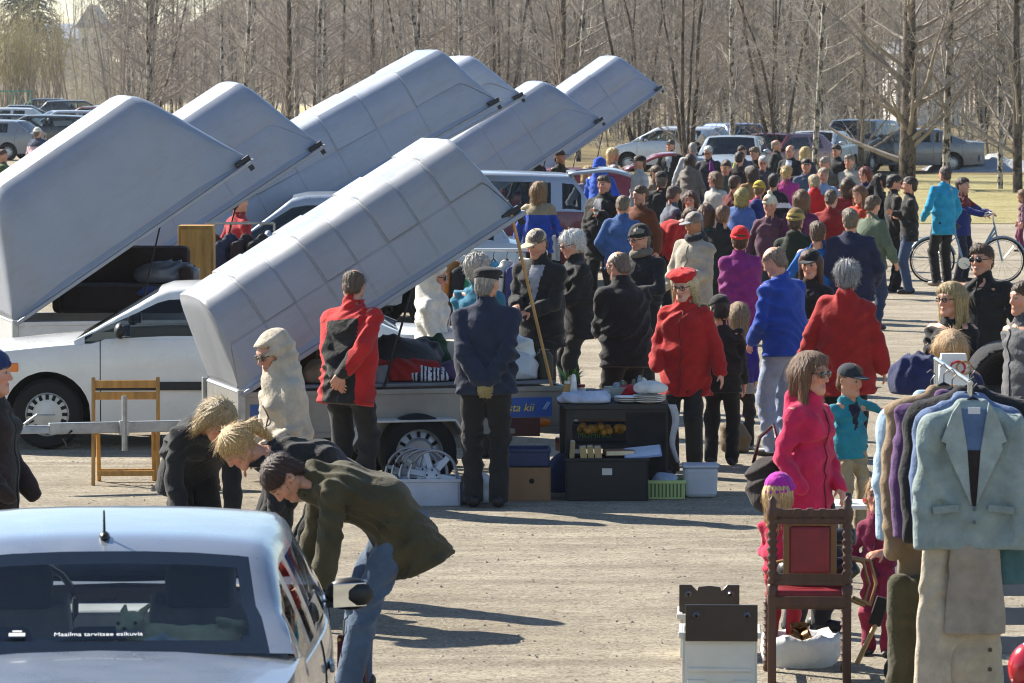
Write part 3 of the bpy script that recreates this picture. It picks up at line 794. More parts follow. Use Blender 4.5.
    for y in (1,-1):
        w_=pt(p['xf']-.38,1)[0]
        mz=p['belt']+(.085 if detail<2 else .03); mw=w_+(.13 if detail<2 else .10)
        m=MB()
        mx_=p['xf']-(.40 if detail<2 else .62)
        m.ell((mx_,y*mw,mz),(.055,.105,.07),14); m.box((mx_,y*(w_+.02),mz-.04),(.05,.09,.03)); mo=m.build('wing_mirror',pm if not bumper and detail<2 else dark,T,40)
        m=MB(); m.box((mx_-.048,y*mw,mz),(.006,.15,.10),rz=-y*R(22)); m.build('mirror_glass',mat('mirror','dde2e6',.03,1.0,0),mo,None,.002)
        for xh in (bx+.16,bx-.72):
            if xh<p['xr']+.25: continue
            m=MB(); m.box((xh,y*(pt(xh,.84)[0]+.012),zlow(0)+(zsh(0)-zlow(0))*.84),(.17,.022,.035)); m.build('door_handle',dark if bumper else pm,T,None,.008)
        # shut lines
        if detail:
            m=MB()
            for xv in (p['xf']-.22,bx,bx-.92):
                if xv<p['xr']+.1: continue
                m=MB(); m.tube([(xv,y*(pt(xv,t)[0]+.0005),pt(xv,t)[1]) for t in tt],.004,4); m.build('door_seam',mat('seam','050505',.9,var=0),T)
            if trim:
                m=MB(); N_=24
                for i in range(N_):
                    x0=axr+ra+.02+(axf-axr-2*ra-.04)*i/N_; x1=axr+ra+.02+(axf-axr-2*ra-.04)*(i+1)/N_; t=.5
                    m.box(((x0+x1)/2,y*(pt((x0+x1)/2,t)[0]+.008),p['zs']+.30),(x1-x0,.02,.07))
                m.build('side_moulding',mat('moulding',trim,.6,var=.1),T)
    m=MB(); m.box((L/2+.0,0,zsh(L/2-.05)-.13),(.05,Wd*.42,.14)); m.build('grille',dark,T,None,.01)
    return T,p,pt,zsh
def thing_part(name,parent,loc,rz=0):
    o=bpy.data.objects.new(name,None); COL.objects.link(o); o.parent=parent; o.location=loc; o.rotation_euler=(0,0,rz); o.empty_display_size=.1
    return o
# ---------------- covered trailers
def lid_mesh(L,W,h,endi=.3,taper=.10,ribs=0,groove=.0065,panels=True):
    # shell of a hard trailer cover: open below, hinged at x=0
    xs=[]
    def f(x):   # 0..1 profile rise at both ends
        a=min(x,L-x); return a
    base=[0,.02,.08,.16,.22,.26,.29,.32,.36,.42]
    s=set([round(b*endi/.3,4) for b in base]+[round(L-b*endi/.3,4) for b in base])
    gl=[]
    if ribs:
        for i in range(1,ribs):
            g=endi*1.1+(L-2.2*endi)*i/ribs; gl.append(g)
            for d in (-.013,-.006,.006,.013): s.add(round(g+d,4))
    for v in np.linspace(endi*1.3,L-endi*1.3,8): s.add(round(v,4))
    xs=sorted(s)
    # section: parameter list (side fraction, height fraction)
    rows=[]
    hh=[0,.02,.06,.07,.2,.34,.46,.475,.49,.6,.70]
    V=[];F=[];sec=None
    gb=[0]+gl+[L]
    for x in xs:
        seg=sum(1 for g in gl if x>g); rise=.011 if (ribs>3 and seg%2 and not any(abs(x-g)<.012 for g in gl)) else 0
        a=max(min(x,L-x),0); e=min(a/endi,1.0); zl=h*(.07+1.06*e); kk=.22*h; q_=max(kk-abs(zl-h),0); zc=min(zl,h)-q_*q_/(4*kk)
        zc=max(zc,.05)
        inx=.0
        gr=0
        for g in gl:
            if abs(x-g)<.0065: gr=groove
        half=[]
        Wh=W/2-.10*(1-e)**2
        for t in hh:
            z=zc*t; y=Wh-taper*(z/h)**1.3
            if t<=.02: y+=.035
            if t in(.36+0,.515) : pass
            d=(gr if t>.09 else 0)-(rise if t>.48 else 0)
            if panels and t==.475: d+=groove*.8
            half.append((x,y-d,z))
        y0=Wh-taper*(.7*zc/h)**1.3
        r=min(.2*h,.2)
        for q in (15,35,55,75,90):
            c_=math.cos(R(q)); s_=math.sin(R(q)); half.append((x,y0-.20*(1-c_)-taper*.2*s_-gr*.6+rise,zc*(.7+.3*s_)-gr*.6+rise*s_))
        yt=half[-1][1]
        for q in (.6,.2,-.0): half.append((x,yt*q,zc+.015*(1-q*q)-gr*.6))
        full=half+[(v[0],-v[1],v[2]) for v in half[-2::-1]]
        V+=full; sec=len(full)
    for i in range(len(xs)-1):
        for j in range(sec-1): F.append((i*sec+j,(i+1)*sec+j,(i+1)*sec+j+1,i*sec+j+1)[::-1])
    F.append(tuple(range(sec))); F.append(tuple((len(xs)-1)*sec+j for j in range(sec))[::-1])
    return V,F
def cover_mat(c,rough):
    c=col(c); key=('cover',c)
    if key in _MC: return _MC[key]
    m,nt,b=newmat('cover_plastic'); b.inputs['Coat Weight'].default_value=.12; b.inputs['Coat Roughness'].default_value=.2
    f=tex(nt,2.0,6,.7); g=tex(nt,3.2,6,.75,stretch=(.5,2.5,2.5)); sp=tex(nt,45,3,.6)
    k=ramp(nt,f,[(.3,sc3(c,.90)[:3]),(.7,sc3(c,1.07)[:3])]); k=mixrgb(nt,ramp(nt,g,[(.50,0.0),(.72,.38)]),k,col('7c776c')); k=mixrgb(nt,ramp(nt,sp,[(.68,0.0),(.74,.5)]),k,col('5a564e'))
    nt.links.new(k,b.inputs['Base Color']); nt.links.new(ramp(nt,f,[(.3,rough*.8),(.7,rough*1.4)]),b.inputs['Roughness']); bump(nt,b,g,.12,.01)
    _MC[key]=m; return m
def trailer(label,hinge,yaw,ang,L,W,h,c='c4ccdc',endi=.3,ribs=0,zr=.78,group='trailers with their hard covers tipped open',wheel=True,drawbar=1.35,taper=.10,side='b9babb',latch=True,props=True,rough=.35,panels=True,boxh=.36):
    # hinge: near front lower corner of the cover
    R3=Matrix.Rotation(yaw,3,'Z'); o=Vector((hinge[0],hinge[1],0))+R3@Vector((0,W/2,0))
    T=thing('covered_trailer',label,'trailer',o,yaw,group)
    V,F=lid_mesh(L,W,h,endi,taper,ribs,panels=panels)
    lm=cover_mat(c,rough)
    lid=mk('cover',V,F,lm,T,22,solid=.012,loc=(0,0,zr),rot=(0,-ang,0))
    m=MB()
    for y in (W/2+.03,-W/2-.03): m.box((L/2,y,-.012),(L,.045,.035))
    m.box((L+.01,0,-.012),(.05,W+.10,.035)); m.box((0,0,-.012),(.05,W+.10,.035))
    m.build('cover_rim',mat('cover_edge','8f949c',.5,.2,.1),lid,None,.006)
    if latch:
        for y in (W/2-.02,-W/2+.02):
            m=MB(); m.box((L-.06,y,.035),(.16,.05,.05)); m.box((L-.02,y,-.05),(.05,.03,.08)); m.build('latch',mat('latch_steel','2a2c30',.4,.6,.1),lid,None,.005)
    # box
    zf=zr-boxh
    sm_=mat('trailer_side',side,.4,.3,.1); 
    m=MB(); m.box((L/2,0,zf+.02),(L,W,.04)); m.build('floor',mat('plywood','4a3a2a',.7),T)
    for y in (W/2,-W/2): m=MB(); m.box((L/2,y,zf+boxh/2),(L,.035,boxh)); m.box((L/2,y*1.0+math.copysign(.006,y),zr-.02),(L+.02,.05,.04)); m.box((L/2,y+math.copysign(.006,y),zf+.02),(L+.02,.05,.04)); m.build('side_panel',sm_,T,None,.004)
    for x in (0,L): m=MB(); m.box((x,0,zf+boxh/2),(.035,W-.05,boxh-.01)); m.build('end_panel',sm_,T,None,.004)
    for x in (-.015,L+.015):
        for y in (W/2+.005,-W/2-.005): m=MB(); m.box((x,y,zf+boxh/2),(.06,.06,boxh+.03)); m.build('corner_post',STEEL(),T,None,.004)
    if drawbar:
        m=MB(); m.box((-.02-drawbar/2,0,zf+.055),(drawbar,.08,.085)); m.build('drawbar',STEEL(),T,None,.006)
    if wheel:
        wx=L*.52
        for s in (1,-1):
            w=thing_part('wheel',T,(wx,s*(W/2+.12),.30)); r=.30
            m=MB(); m.lathe([(r*.62,-.085),(r*.9,-.09),(r*.985,-.065),(r,-.03),(r,.03),(r*.985,.065),(r*.9,.09),(r*.62,.085)],n=28,axis='Y'); m.build('tyre',RUBBER(),w,40)
            m=MB(); y1=s*.06; m.lathe([(r*.66,y1*1.3),(r*.62,y1*1.35),(r*.58,y1*.6),(r*.40,y1*.9),(r*.33,y1*1.3),(0,y1*1.3)],n=24,axis='Y')
            for q in range(12):
                a=2*PI*q/12; m.box((r*.48*math.cos(a),y1*.83,r*.48*math.sin(a)),(.025,.02,.04),rot=Matrix.Rotation(-a+PI/2,3,'Y'),m=1)
            m.build('rim',[mat('steel_rim','a8aaac',.4,.6,.15),mat('slot','0b0b0b',.8,var=0)],w,30)
            m=MB(); yy=s*(W/2+.12)
            pts=[(wx-.55,zf-.08),(wx-.42,zf+.13),(wx+.28,zf+.13),(wx+.50,zf-.22)]
            for i in range(3):
                a,b=pts[i],pts[i+1]; dx,dz=b[0]-a[0],b[1]-a[1]; m.box(((a[0]+b[0])/2,yy,(a[1]+b[1])/2),(math.hypot(dx,dz)+.012,.22,.016),rot=Matrix.Rotation(-math.atan2(dz,dx),3,'Y'))
            m.build('mudguard',mat('mudguard','c9c9c4',.5,.2),T,None,.003)
    if props:
        for fr,frb,y in ((.62,.60,-W/2+.04),(.62,.60,W/2-.04)):
            top=Vector((math.cos(ang)*L*fr,y,zr+math.sin(ang)*L*fr)); m=MB(); m.tube([(L*frb*.72,y,zr),top],[.011,.008],6); m.build('cover_strut',mat('strut_black','0e0e10',.4,.3,.0),T,60)
    return T,lid
# ================= light, camera
def setup():
    w=bpy.data.worlds.new('World'); SC.world=w; w.use_nodes=True; nt=w.node_tree; bg=nt.nodes['Background']
    sky=nt.nodes.new('ShaderNodeTexSky'); sky.sky_type='NISHITA'; sky.sun_disc=False
    d=Vector((0.78,-0.62,0)).normalized()   # the way shadows fall
    el=R(37)
    sunv=Vector((-d.x*math.cos(el),-d.y*math.cos(el),math.sin(el)))
    sky.sun_elevation=el; sky.sun_rotation=math.atan2(sunv.x,sunv.y); sky.air_density=1.0; sky.dust_density=.15; sky.ozone_density=2.5
    nt.links.new(sky.outputs[0],bg.inputs[0]); bg.inputs[1].default_value=.07
    su=bpy.data.lights.new('sun','SUN'); su.energy=5.0; su.angle=R(.55); su.color=(1,.93,.81)
    so=bpy.data.objects.new('sun',su); COL.objects.link(so); so.rotation_euler=(-sunv).to_track_quat('-Z','Y').to_euler()
    cd=bpy.data.cameras.new('camera'); co=bpy.data.objects.new('camera',cd); COL.objects.link(co)
    co.location=(0,0,CAMH); co.rotation_euler=(PI/2-TH,0,0); cd.sensor_width=36; cd.lens=36*FPX/1024; cd.clip_end=3000; cd.clip_start=.1
    cd.dof.use_dof=True; cd.dof.focus_distance=32; cd.dof.aperture_fstop=14; SC.cycles.pixel_filter_type='BLACKMAN_HARRIS'; SC.cycles.filter_width=1.05
    SC.camera=co
    v=SC.view_settings; v.view_transform='Standard'; v.look='None'; v.gamma=1; v.exposure=1.34; v.use_curve_mapping=False
    SC.cycles.max_bounces=6; SC.cycles.transparent_max_bounces=12; SC.cycles.caustics_reflective=False; SC.cycles.caustics_refractive=False
setup()
# ================= ground
def gravel_mat():
    m,nt,b=newmat('gravel'); b.inputs['Roughness'].default_value=.95; b.inputs['Specular IOR Level'].default_value=.2
    big=tex(nt,.35,5,.6); mid=tex(nt,2.2,6,.7,stretch=(.7,1.3,1)); fine=tex(nt,38,5,.8); track=tex(nt,1.6,5,.65,stretch=(.16,1.2,1)); sp=tex(nt,11,5,.75)
    c=ramp(nt,big,[(.32,'a39884'),(.5,'b5ab98'),(.7,'c2b8a5')])
    c=mixrgb(nt,ramp(nt,mid,[(.36,.55),(.6,0.0)]),c,col('80776a'))
    c=mixrgb(nt,ramp(nt,track,[(.38,.65),(.53,0.0)]),c,col('8b8172'))
    c=mixrgb(nt,ramp(nt,sp,[(.34,.8),(.47,0.0)]),c,col('6f6553'))
    c=mixrgb(nt,ramp(nt,fine,[(.36,.9),(.48,0.0)]),c,col('5d5444'))
    c=mixrgb(nt,ramp(nt,fine,[(.56,0.0),(.72,.7)]),c,col('ebe6da'))
    nt.links.new(c,b.inputs['Base Color'])
    tc=nt.nodes.new('ShaderNodeTexCoord'); vo=N(nt,'ShaderNodeTexVoronoi'); vo.inputs['Scale'].default_value=28; nt.links.new(tc.outputs['Object'],vo.inputs['Vector'])
    mth=nt.nodes.new('ShaderNodeMath'); mth.operation='MULTIPLY_ADD'; nt.links.new(fine,mth.inputs[0]); mth.inputs[1].default_value=.8
    m2=nt.nodes.new('ShaderNodeMath'); m2.operation='MULTIPLY'; nt.links.new(mid,m2.inputs[0]); m2.inputs[1].default_value=2.2
    nt.links.new(m2.outputs[0],mth.inputs[2])
    bump(nt,b,mth.outputs[0],.9,.05); return m
def grass_ground(name,a,b_,c_,sc=1.2):
    m,nt,b=newmat(name); b.inputs['Roughness'].default_value=.95; b.inputs['Specular IOR Level'].default_value=.1
    f=tex(nt,sc,6,.7,stretch=(.6,1,1)); g=tex(nt,14,4,.7)
    c=ramp(nt,f,[(.3,a),(.5,b_),(.7,c_)]); c=mixrgb(nt,ramp(nt,g,[(.35,.6),(.55,0.0)]),c,col('4f4630'))
    nt.links.new(c,b.inputs['Base Color']); bump(nt,b,g,.8,.08); return m
def gridsheet(name,x0,x1,y0,y1,nx,ny,zf,m,kind='structure'):
    V=[];F=[]
    for j in range(ny+1):
        for i in range(nx+1):
            x=x0+(x1-x0)*i/nx; y=y0+(y1-y0)*j/ny; V.append((x,y,zf(x,y)))
    for j in range(ny):
        for i in range(nx): a=j*(nx+1)+i; F.append((a,a+1,a+nx+2,a+nx+1))
    o=mk(name,V,F,m,None,180); o['kind']=kind; return o
def hz(x,y):
    # a low wooded rise far behind, open towards the left
    k=sm(y,394,690)
    return k*(20-15*sm(-x,36,60)-3*sm(-x,62,110)+2.5*math.sin(x*.045+1)+1.4*math.sin(x*.11))
m=gravel_mat()
V=[(-900,-60,0),(900,-60,0),(900,240,0),(-900,240,0)]
gridsheet('ground',-1200,1200,-60,2400,4,4,lambda x,y:0,m)
def forest_floor():
    m,nt,b=newmat('woodland_hill'); b.inputs['Roughness'].default_value=1; b.inputs['Specular IOR Level'].default_value=0
    f=tex(nt,.5,7,.75,stretch=(1.6,1,.35)); g=tex(nt,.05,3)
    c=ramp(nt,f,[(.32,'6a6259'),(.5,'8e857a'),(.66,'b3aaa0')]); c=mixrgb(nt,ramp(nt,g,[(.4,0.0),(.65,.4)]),c,col('6d6858'))
    nt.links.new(c,b.inputs['Base Color']); bump(nt,b,f,1,2); return m
gridsheet('hill',-420,420,392,1500,90,44,lambda x,y:hz(x,y)-.3,forest_floor())
pale=grass_ground('dry_grass','8b8053','a8976a','b9ab80')
# yellow field at the left, grass bank at the right, woodland floor behind
def strip(name,poly,z,m):
    o=mk(name,[(x,y,z) for x,y in poly],[tuple(range(len(poly)))],m); o['kind']='structure'; return o
strip('field',[(-60,254),(-7,254),(-4,388),(-120,388)],.012,grass_ground('field_grass','b3a476','c9bb8e','d8cda6',.3))
def bank(x,y): return .02+.28*sm(y,52,62)*sm(x,6.2,9.0)*(1-sm(y,68,74))
gy0=gnd(930,224).y; gy1=gnd(930,183).y
gridsheet('grass_bank',gnd(770,224).x,60,gy0,gy1+9,40,20,lambda x,y:.012+.16*math.sin(min(max((y-gy0)/(gy1+9-gy0),0),1)*PI)*sm(x,5.2,8),grass_ground('bank_grass','857f55','a39a6e','b5ab86',1.4))
wf=grass_ground('leaf_litter','5e5340','7a6d52','9a8f62',.8)
strip('woodland_floor',[(-7,150),(4,128),(12,125),(120,125),(200,390),(-3,390)],.02,wf)
# loose stones and clods lying on the gravel
V=[];F=[];rr=random.Random(12)
for i in range(1500):
    py=430+255*rr.random()**.8; p=gnd(rr.uniform(-20,1044),py); s_=rr.choice([.005,.006,.008,.01,.014]) ; k=len(V)
    for q in range(6):
        a=q*PI/3+rr.random(); V.append((p.x+s_*math.cos(a)*rr.uniform(.7,1.4),p.y+s_*math.sin(a)*rr.uniform(.7,1.3),-.001))
    V.append((p.x,p.y,s_*rr.uniform(.5,.9)))
    for q in range(6): F.append((k+q,k+(q+1)%6,k+6))
o=mk('loose_stones',V,F,mat('stones','948b7c',.9,var=.4,scale=3),None); o['kind']='stuff'
# ================= trees
def bark(name,c1,c2,sc,thr):
    m,nt,b=newmat(name); b.inputs['Roughness'].default_value=.85; b.inputs['Specular IOR Level'].default_value=.15
    f=tex(nt,sc,4,.7,stretch=(1.2,1.2,.75)); g=tex(nt,2,3)
    c=ramp(nt,f,[(thr,c2),(thr+.06,c1)]); c=mixrgb(nt,ramp(nt,g,[(.4,0.0),(.7,.5)]),c,col('6f675c'))
    nt.links.new(c,b.inputs['Base Color']); bump(nt,b,f,.4,.02); return m
BIRCH=bark('birch_bark','b4aca0','352f2a',5,.45); DARKB=bark('dark_bark','5f554b','2c2621',7,.45)
TWIG=mat('twigs','8f867d',.9,var=.25,scale=1.5,spec=.1); TWIGP=mat('pale_twigs','aca498',.9,var=.25,scale=1.5,spec=.1); TWIGY=mat('willow_twigs','a49b77',.9,var=.25,spec=.1)
class TB:
    def __init__(s): s.V=[];s.F=[]
    def tube(s,P,r0,r1,n):
        b=len(s.V); N_=len(P)
        for i,p in enumerate(P):
            d=(P[min(i+1,N_-1)]-P[max(i-1,0)]).normalized()
            a=d.cross(Vector((.3,.1,1)) if abs(d.z)<.9 else Vector((1,.2,0))).normalized(); c=d.cross(a)
            r=r0+(r1-r0)*i/(N_-1)
            for k in range(n): t=2*PI*k/n; s.V.append(p+a*(r*math.cos(t))+c*(r*math.sin(t)))
        for i in range(N_-1):
            for k in range(n): q=(k+1)%n; s.F.append((b+i*n+k,b+i*n+q,b+(i+1)*n+q,b+(i+1)*n+k))
def limb(r,p,d,L,n,curve,up):
    P=[p.copy()]; d=d.normalized()
    for i in range(n):
        d=(d+Vector((r.uniform(-1,1)*curve,r.uniform(-1,1)*curve,r.uniform(-.6,.6)*curve+up))).normalized(); P.append(P[-1]+d*(L/n))
    return P
def grow(seed,Ht,r0,kind='birch',stems=1,start=.12,nb=34,low=0):
    r=random.Random(seed); tr=TB(); br=TB()
    for s in range(stems):
        lean=.03 if stems==1 else .17; base=Vector((0,0,0)) if stems==1 else Vector((r.uniform(-.15,.15),r.uniform(-.15,.15),0))
        H_=Ht*(1 if s==0 else r.uniform(.7,.95)); P=limb(r,base,Vector((r.uniform(-lean,lean),r.uniform(-lean,lean),1)),H_,12,.035 if stems==1 else .07,.03); rr=r0*(1 if s==0 else r.uniform(.55,.85))
        tr.tube(P,rr,.02,8)
        nbs=nb//stems if stems>1 else nb
        for i in range(nbs):
            t=start+(1-start)*((i+r.random())/nbs)**1.0*.97; q=t*12; k=min(int(q),11); p=P[k].lerp(P[k+1],q-k)
            az=r.uniform(0,2*PI); el=r.uniform(.35,1.0) if kind=='birch' else r.uniform(.3,.9)
            L=(H_*.27*(1-t)**.7+.5)*r.uniform(.6,1.15); dv=Vector((math.cos(az),math.sin(az),el))
            B=limb(r,p,dv,L,6,.13,.06 if kind!='birch' else .02); rb=max(rr*(1-t)*.38,.012); br.tube(B,rb,.006,4)
            for j in range(int(5+L*3.2)):
                u=r.uniform(.12,.98); q2=u*6;k2=min(int(q2),5); p2=B[k2].lerp(B[k2+1],q2-k2); bd=(B[k2+1]-B[k2]).normalized()
                dd=(bd+Vector((r.uniform(-1,1),r.uniform(-1,1),r.uniform(-.7,.9)))*.9); l2=(.3+.38*L*(1-u))*r.uniform(.5,1.2)
                C=limb(r,p2,dd,l2,4,.2,-.02 if kind=='birch' else .05); br.tube(C,.0075,.0035,3)
                for _ in range(3):
                    u3=r.uniform(.2,1)*4;k3=min(int(u3),3);p3=C[k3].lerp(C[k3+1],u3-k3); br.tube(limb(r,p3,Vector((r.uniform(-1,1),r.uniform(-1,1),r.uniform(-.9,.6))),l2*r.uniform(.3,.6),2,.2,-.05),.0045,.003,3)
    return tr,br
def tree_proto(seed,Ht,r0,kind,name,label,bm,tm,**k):
    t=thing(name,label,'tree',(0,0,-200)); a,b=grow(seed,Ht,r0,kind,**k)
    mk('trunk',a.V,a.F,bm,t,180); mk('crown',b.V,b.F,tm,t,180); return t
PROT={}
PROT['b0']=tree_proto(1,13,.11,'birch','birch_tree','x',BIRCH,TWIG,start=.14,nb=46)
PROT['b1']=tree_proto(2,11,.085,'birch','birch_tree','x',BIRCH,TWIG,start=.10,nb=44)
PROT['b2']=tree_proto(3,12,.10,'birch','birch_tree','x',BIRCH,TWIGP,start=.2,nb=40)
PROT['d0']=tree_proto(4,11,.13,'alder','bare_tree','x',DARKB,TWIG,start=.08,nb=50)
PROT['d1']=tree_proto(5,9,.09,'alder','bare_tree','x',DARKB,TWIG,stems=4,start=.1,nb=70)
PROT['d2']=tree_proto(6,10,.10,'birch','birch_tree','x',BIRCH,TWIG,stems=3,start=.12,nb=66)
PROT['big']=tree_proto(17,12,.24,'alder','bare_tree','x',DARKB,TWIG,start=.07,nb=64)
_used=set()
def put(key,px,Y,label,group=None,s=1.0,rz=0.0,cat='tree'):
    Y*=KY
    src=PROT[key]
    if key in _used: o=copy_tree(src)
    else: o=src; _used.add(key)
    o.location=(xg(px,Y),Y,0); o.rotation_euler=(0,0,rz); o.scale=(s,s,s)
    o['label']=label; o['category']=cat
    if group: o['group']=group
    return o
# trees one can tell apart
single=[('big',906,66,'dark bare tree with wide rising limbs behind the parked grey saloon',1.0,.4),
('b2',815,71,'slim white birch left of the big dark tree on the grass bank',.9,2),('d0',860,72,'thin dark trunk between the white birch and the big dark tree',.8,1),
('b0',946,66,'straight pale birch right of the big dark tree at the bank',1.0,3),('b1',1000,66,'white birch at the right edge beside a darker trunk',.9,1.5),('d0',1018,64,'dark trunk at the right edge of the photo in front of the birches',1.05,4),
('b0',732,78,'white birch standing by the blue hatchback far behind the crowd',.9,5),('b1',822,79,'paler birch standing beyond the parked estate cars',.8,2.2),
('d0',560,88,'tall dark trunk rising just behind the white trailer covers',1.2,1),('b2',578,90,'thin birch trunk right beside the tall dark trunk above the covers',1.1,2),
('d2',420,96,'clump of white birch stems rising above the longest trailer cover',1.15,.5),('b0',462,98,'white birch just right of the birch clump above the longest cover',1.0,1.2),
('d2',150,112,'three stemmed leaning birch with white bark left of the covers',1.25,2.6),('b1',222,108,'thin white birch directly above the second trailer cover',1.1,.4),('b2',243,104,'white birch with low fork above the second trailer cover',1.1,3.3),
('d0',288,98,'dark leaning trunk behind the long trailer cover',1.1,.9),('b0',318,102,'slim white birch above the middle of the long trailer cover',1.0,4.1),
('d1',690,74,'multi stemmed dark bare tree over the parked cars behind the crowd',1.0,.3),('d1',782,73,'thicket of thin dark stems behind the dark red hatchback',.85,1.9),('d1',640,86,'bare many stemmed tree behind the rightmost open cover',1.0,2.5)]
for i,(k_,px,Y,lb,s,rz) in enumerate(single): put(k_,px,Y,lb,None,s,rz)
r=random.Random(5); keys=['b0','b1','b2','d0','d1','d2']
for i in range(64):
    px=120+930*(i+r.random())/64; Y=r.uniform(92,150) if px>560 else r.uniform(112,165)
    put(r.choice(keys),px,Y,'slim bare tree in the dense birch wood behind the market','trees of the birch wood',r.uniform(.85,1.35),r.uniform(0,6.28))
# the far wood that reads as one mass of stems and twigs
def thicket(name,spec,m,seed,label_kind='stuff'):
    r=random.Random(seed); t=TB()
    for (x,y,h,nt_) in spec:
        P=limb(r,Vector((x,y,hz(x,y)-.2)),Vector((r.uniform(-.12,.12),r.uniform(-.1,.1),1)),h,5,.08,.02); t.tube(P,.035*h/6,.012,3)
        for j in range(nt_):
            u=r.uniform(.12,1)*5;k=min(int(u),4);p=P[k].lerp(P[k+1],u-k)
            L=h*r.uniform(.10,.26); B=limb(r,p,Vector((r.uniform(-1,1),r.uniform(-1,1),r.uniform(.1,1.3))),L,3,.25,.0); t.tube(B,.012,.006,3)
            for q in range(3):
                u2=r.uniform(.2,1)*3;k2=min(int(u2),2);p2=B[k2].lerp(B[k2+1],u2-k2); t.tube(limb(r,p2,Vector((r.uniform(-1,1),r.uniform(-1,1),r.uniform(-.4,1))),L*r.uniform(.3,.6),2,.3,0),.007,.004,3)
    o=mk(name,t.V,t.F,m,None,180); o['kind']=label_kind; return o
sp=[]
for i in range(560):
    px=r.uniform(95,1060) if i%3 else r.uniform(330,1060); Y=KY*(r.uniform(110,225) if px<600 else r.uniform(95,225)); sp.append((xg(px,Y),Y,r.uniform(5,11),15))
thicket('far_wood',sp,TWIG,1)
sp=[]
for i in range(330):
    px=r.uniform(60,1060); Y=KY*r.uniform(160,330); sp.append((xg(px,Y),Y,r.uniform(9,15),17))
thicket('far_wood_pale',sp,TWIGP,2)
sp=[]
for i in range(330):
    px=r.uniform(-10,160) if i<210 else r.uniform(560,1060); Y=KY*(r.uniform(186,230) if i<210 else r.uniform(86,110)); h=r.uniform(2.5,6.5) if i<210 else r.uniform(1.2,2.8); sp.append((xg(px,Y),Y,h,16))
thicket('undergrowth',sp,TWIGP,3)
# willow bush with yellow twigs at the far left edge of the field
for n_,(px,Y,h,w,lb) in enumerate([(38,186,8.5,3.2,'broad willow thicket with yellowish twig tips across the field'),(8,182,7.5,2.0,'brown willow bush at the far left edge of the field')]):
    Y*=KY
    t=thing('willow_bush',lb,'bush',(xg(px,Y),Y,0)); a=TB();b=TB(); rr=random.Random(40+n_)
    for s in range(70):
        P=limb(rr,Vector((rr.uniform(-w,w),rr.uniform(-1.5,1.5),0)),Vector((rr.uniform(-.25,.25),rr.uniform(-.2,.2),1)),h*rr.uniform(.6,1),6,.07,.02); a.tube(P,.05,.015,4)
        for j in range(22):
            u=rr.uniform(.35,1)*6;k=min(int(u),5);p=P[k].lerp(P[k+1],u-k); b.tube(limb(rr,p,Vector((rr.uniform(-1,1),rr.uniform(-1,1),rr.uniform(.4,1.6))),rr.uniform(.6,1.5),3,.2,.05),.014,.006,3)
    mk('stems',a.V,a.F,TWIG,t,180); mk('twigs',b.V,b.F,TWIGY,t,180)
# dark conifers far behind at the left
def conifer(px,Y,h,label):
    Y*=KY
    t=thing('spruce_tree',label,'tree',(xg(px,Y),Y,hz(xg(px,Y),Y)-.5)); a=TB();b=TB();rr=random.Random(int(px*7+Y))
    a.tube([Vector((0,0,0)),Vector((0,0,h))],.25,.03,7); mk('trunk',a.V,a.F,DARKB,t,180)
    for i in range(330):
        z=h*(.08+.92*rr.random()**.8); L=(h-z)*.26+.4; az=rr.uniform(0,6.28); d=Vector((math.cos(az),math.sin(az),-.25))
        P=limb(rr,Vector((0,0,z)),d,L*rr.uniform(.7,1.1),3,.1,.03); b.tube(P,.10,.02,3)
        for j in range(5):
            u=rr.uniform(.2,1)*3;k=min(int(u),2);p=P[k].lerp(P[k+1],u-k); b.tube(limb(rr,p,d+Vector((rr.uniform(-1,1),rr.uniform(-1,1),-.4)),L*.35,2,.1,-.1),.07,.02,3)
    mk('crown',b.V,b.F,mat('spruce_needles','3d4436',.9,var=.3,spec=.05),t,180)
conifer(38,330,22,'tall dark spruce left of the bright gap of sky'); conifer(20,345,23,'dark spruce at the far left beyond the willow thicket'); conifer(122,335,21,'dark spruce right of the bright gap of sky')
# ================= far buildings
def house(name,label,px0,px1,Y,ztop,zroof,cw,cr,depth=9,win=(3,2),z0=0,gable=False):
    Y*=KY; x0,x1=xg(px0,Y),xg(px1,Y); w=x1-x0; t=thing(name,label,'building',((x0+x1)/2,Y,z0))
    m=MB(); m.box((0,depth/2,ztop/2),(w,depth,ztop)); m.build('wall',mat('render_wall',cw,.85,var=.08),t)
    m=MB()
    if gable: m.prism([(-w/2-.4,ztop+.01),(w/2+.4,ztop+.01),(0,ztop+zroof)],-.4,depth+.4)
    else: m.add([(-w/2-.4,-.4,ztop+.01),(w/2+.4,-.4,ztop+.01),(w/2+.4,depth+.4,ztop+.01),(-w/2-.4,depth+.4,ztop+.01),(-w/2-.4,depth/2,ztop+zroof),(w/2+.4,depth/2,ztop+zroof)],[(0,1,5,4),(2,3,4,5),(0,4,3),(1,2,5),(0,3,2,1)])
    m.build('roof',mat('roof_sheet',cr,.6,var=.12),t)
    for i in range(win[0]):
        for j in range(win[1]):
            x=-w/2+w*(i+.5)/win[0]; z=ztop*(j+.55)/win[1]; m=MB(); m.box((x,-.04,z),(w/win[0]*.36,.1,ztop/win[1]*.42)); wi=m.build('window',mat('frame_white','d8d8d4',.5,var=0),t)
            m=MB(); m.box((x,-.08,z),(w/win[0]*.30,.05,ztop/win[1]*.36)); m.build('pane',mat('dark_pane','2b3138',.1,var=0),wi)
house('pale_house','pale yellow house half hidden by bare trees at the far left',79,102,262,7.6,2.4,'d9d0bd','8d8a88',win=(2,2),gable=True)
house('long_building','long blue grey hall far beyond the field',46,82,420,8.5,2.5,'b9bfca','9fabc0',win=(5,1))
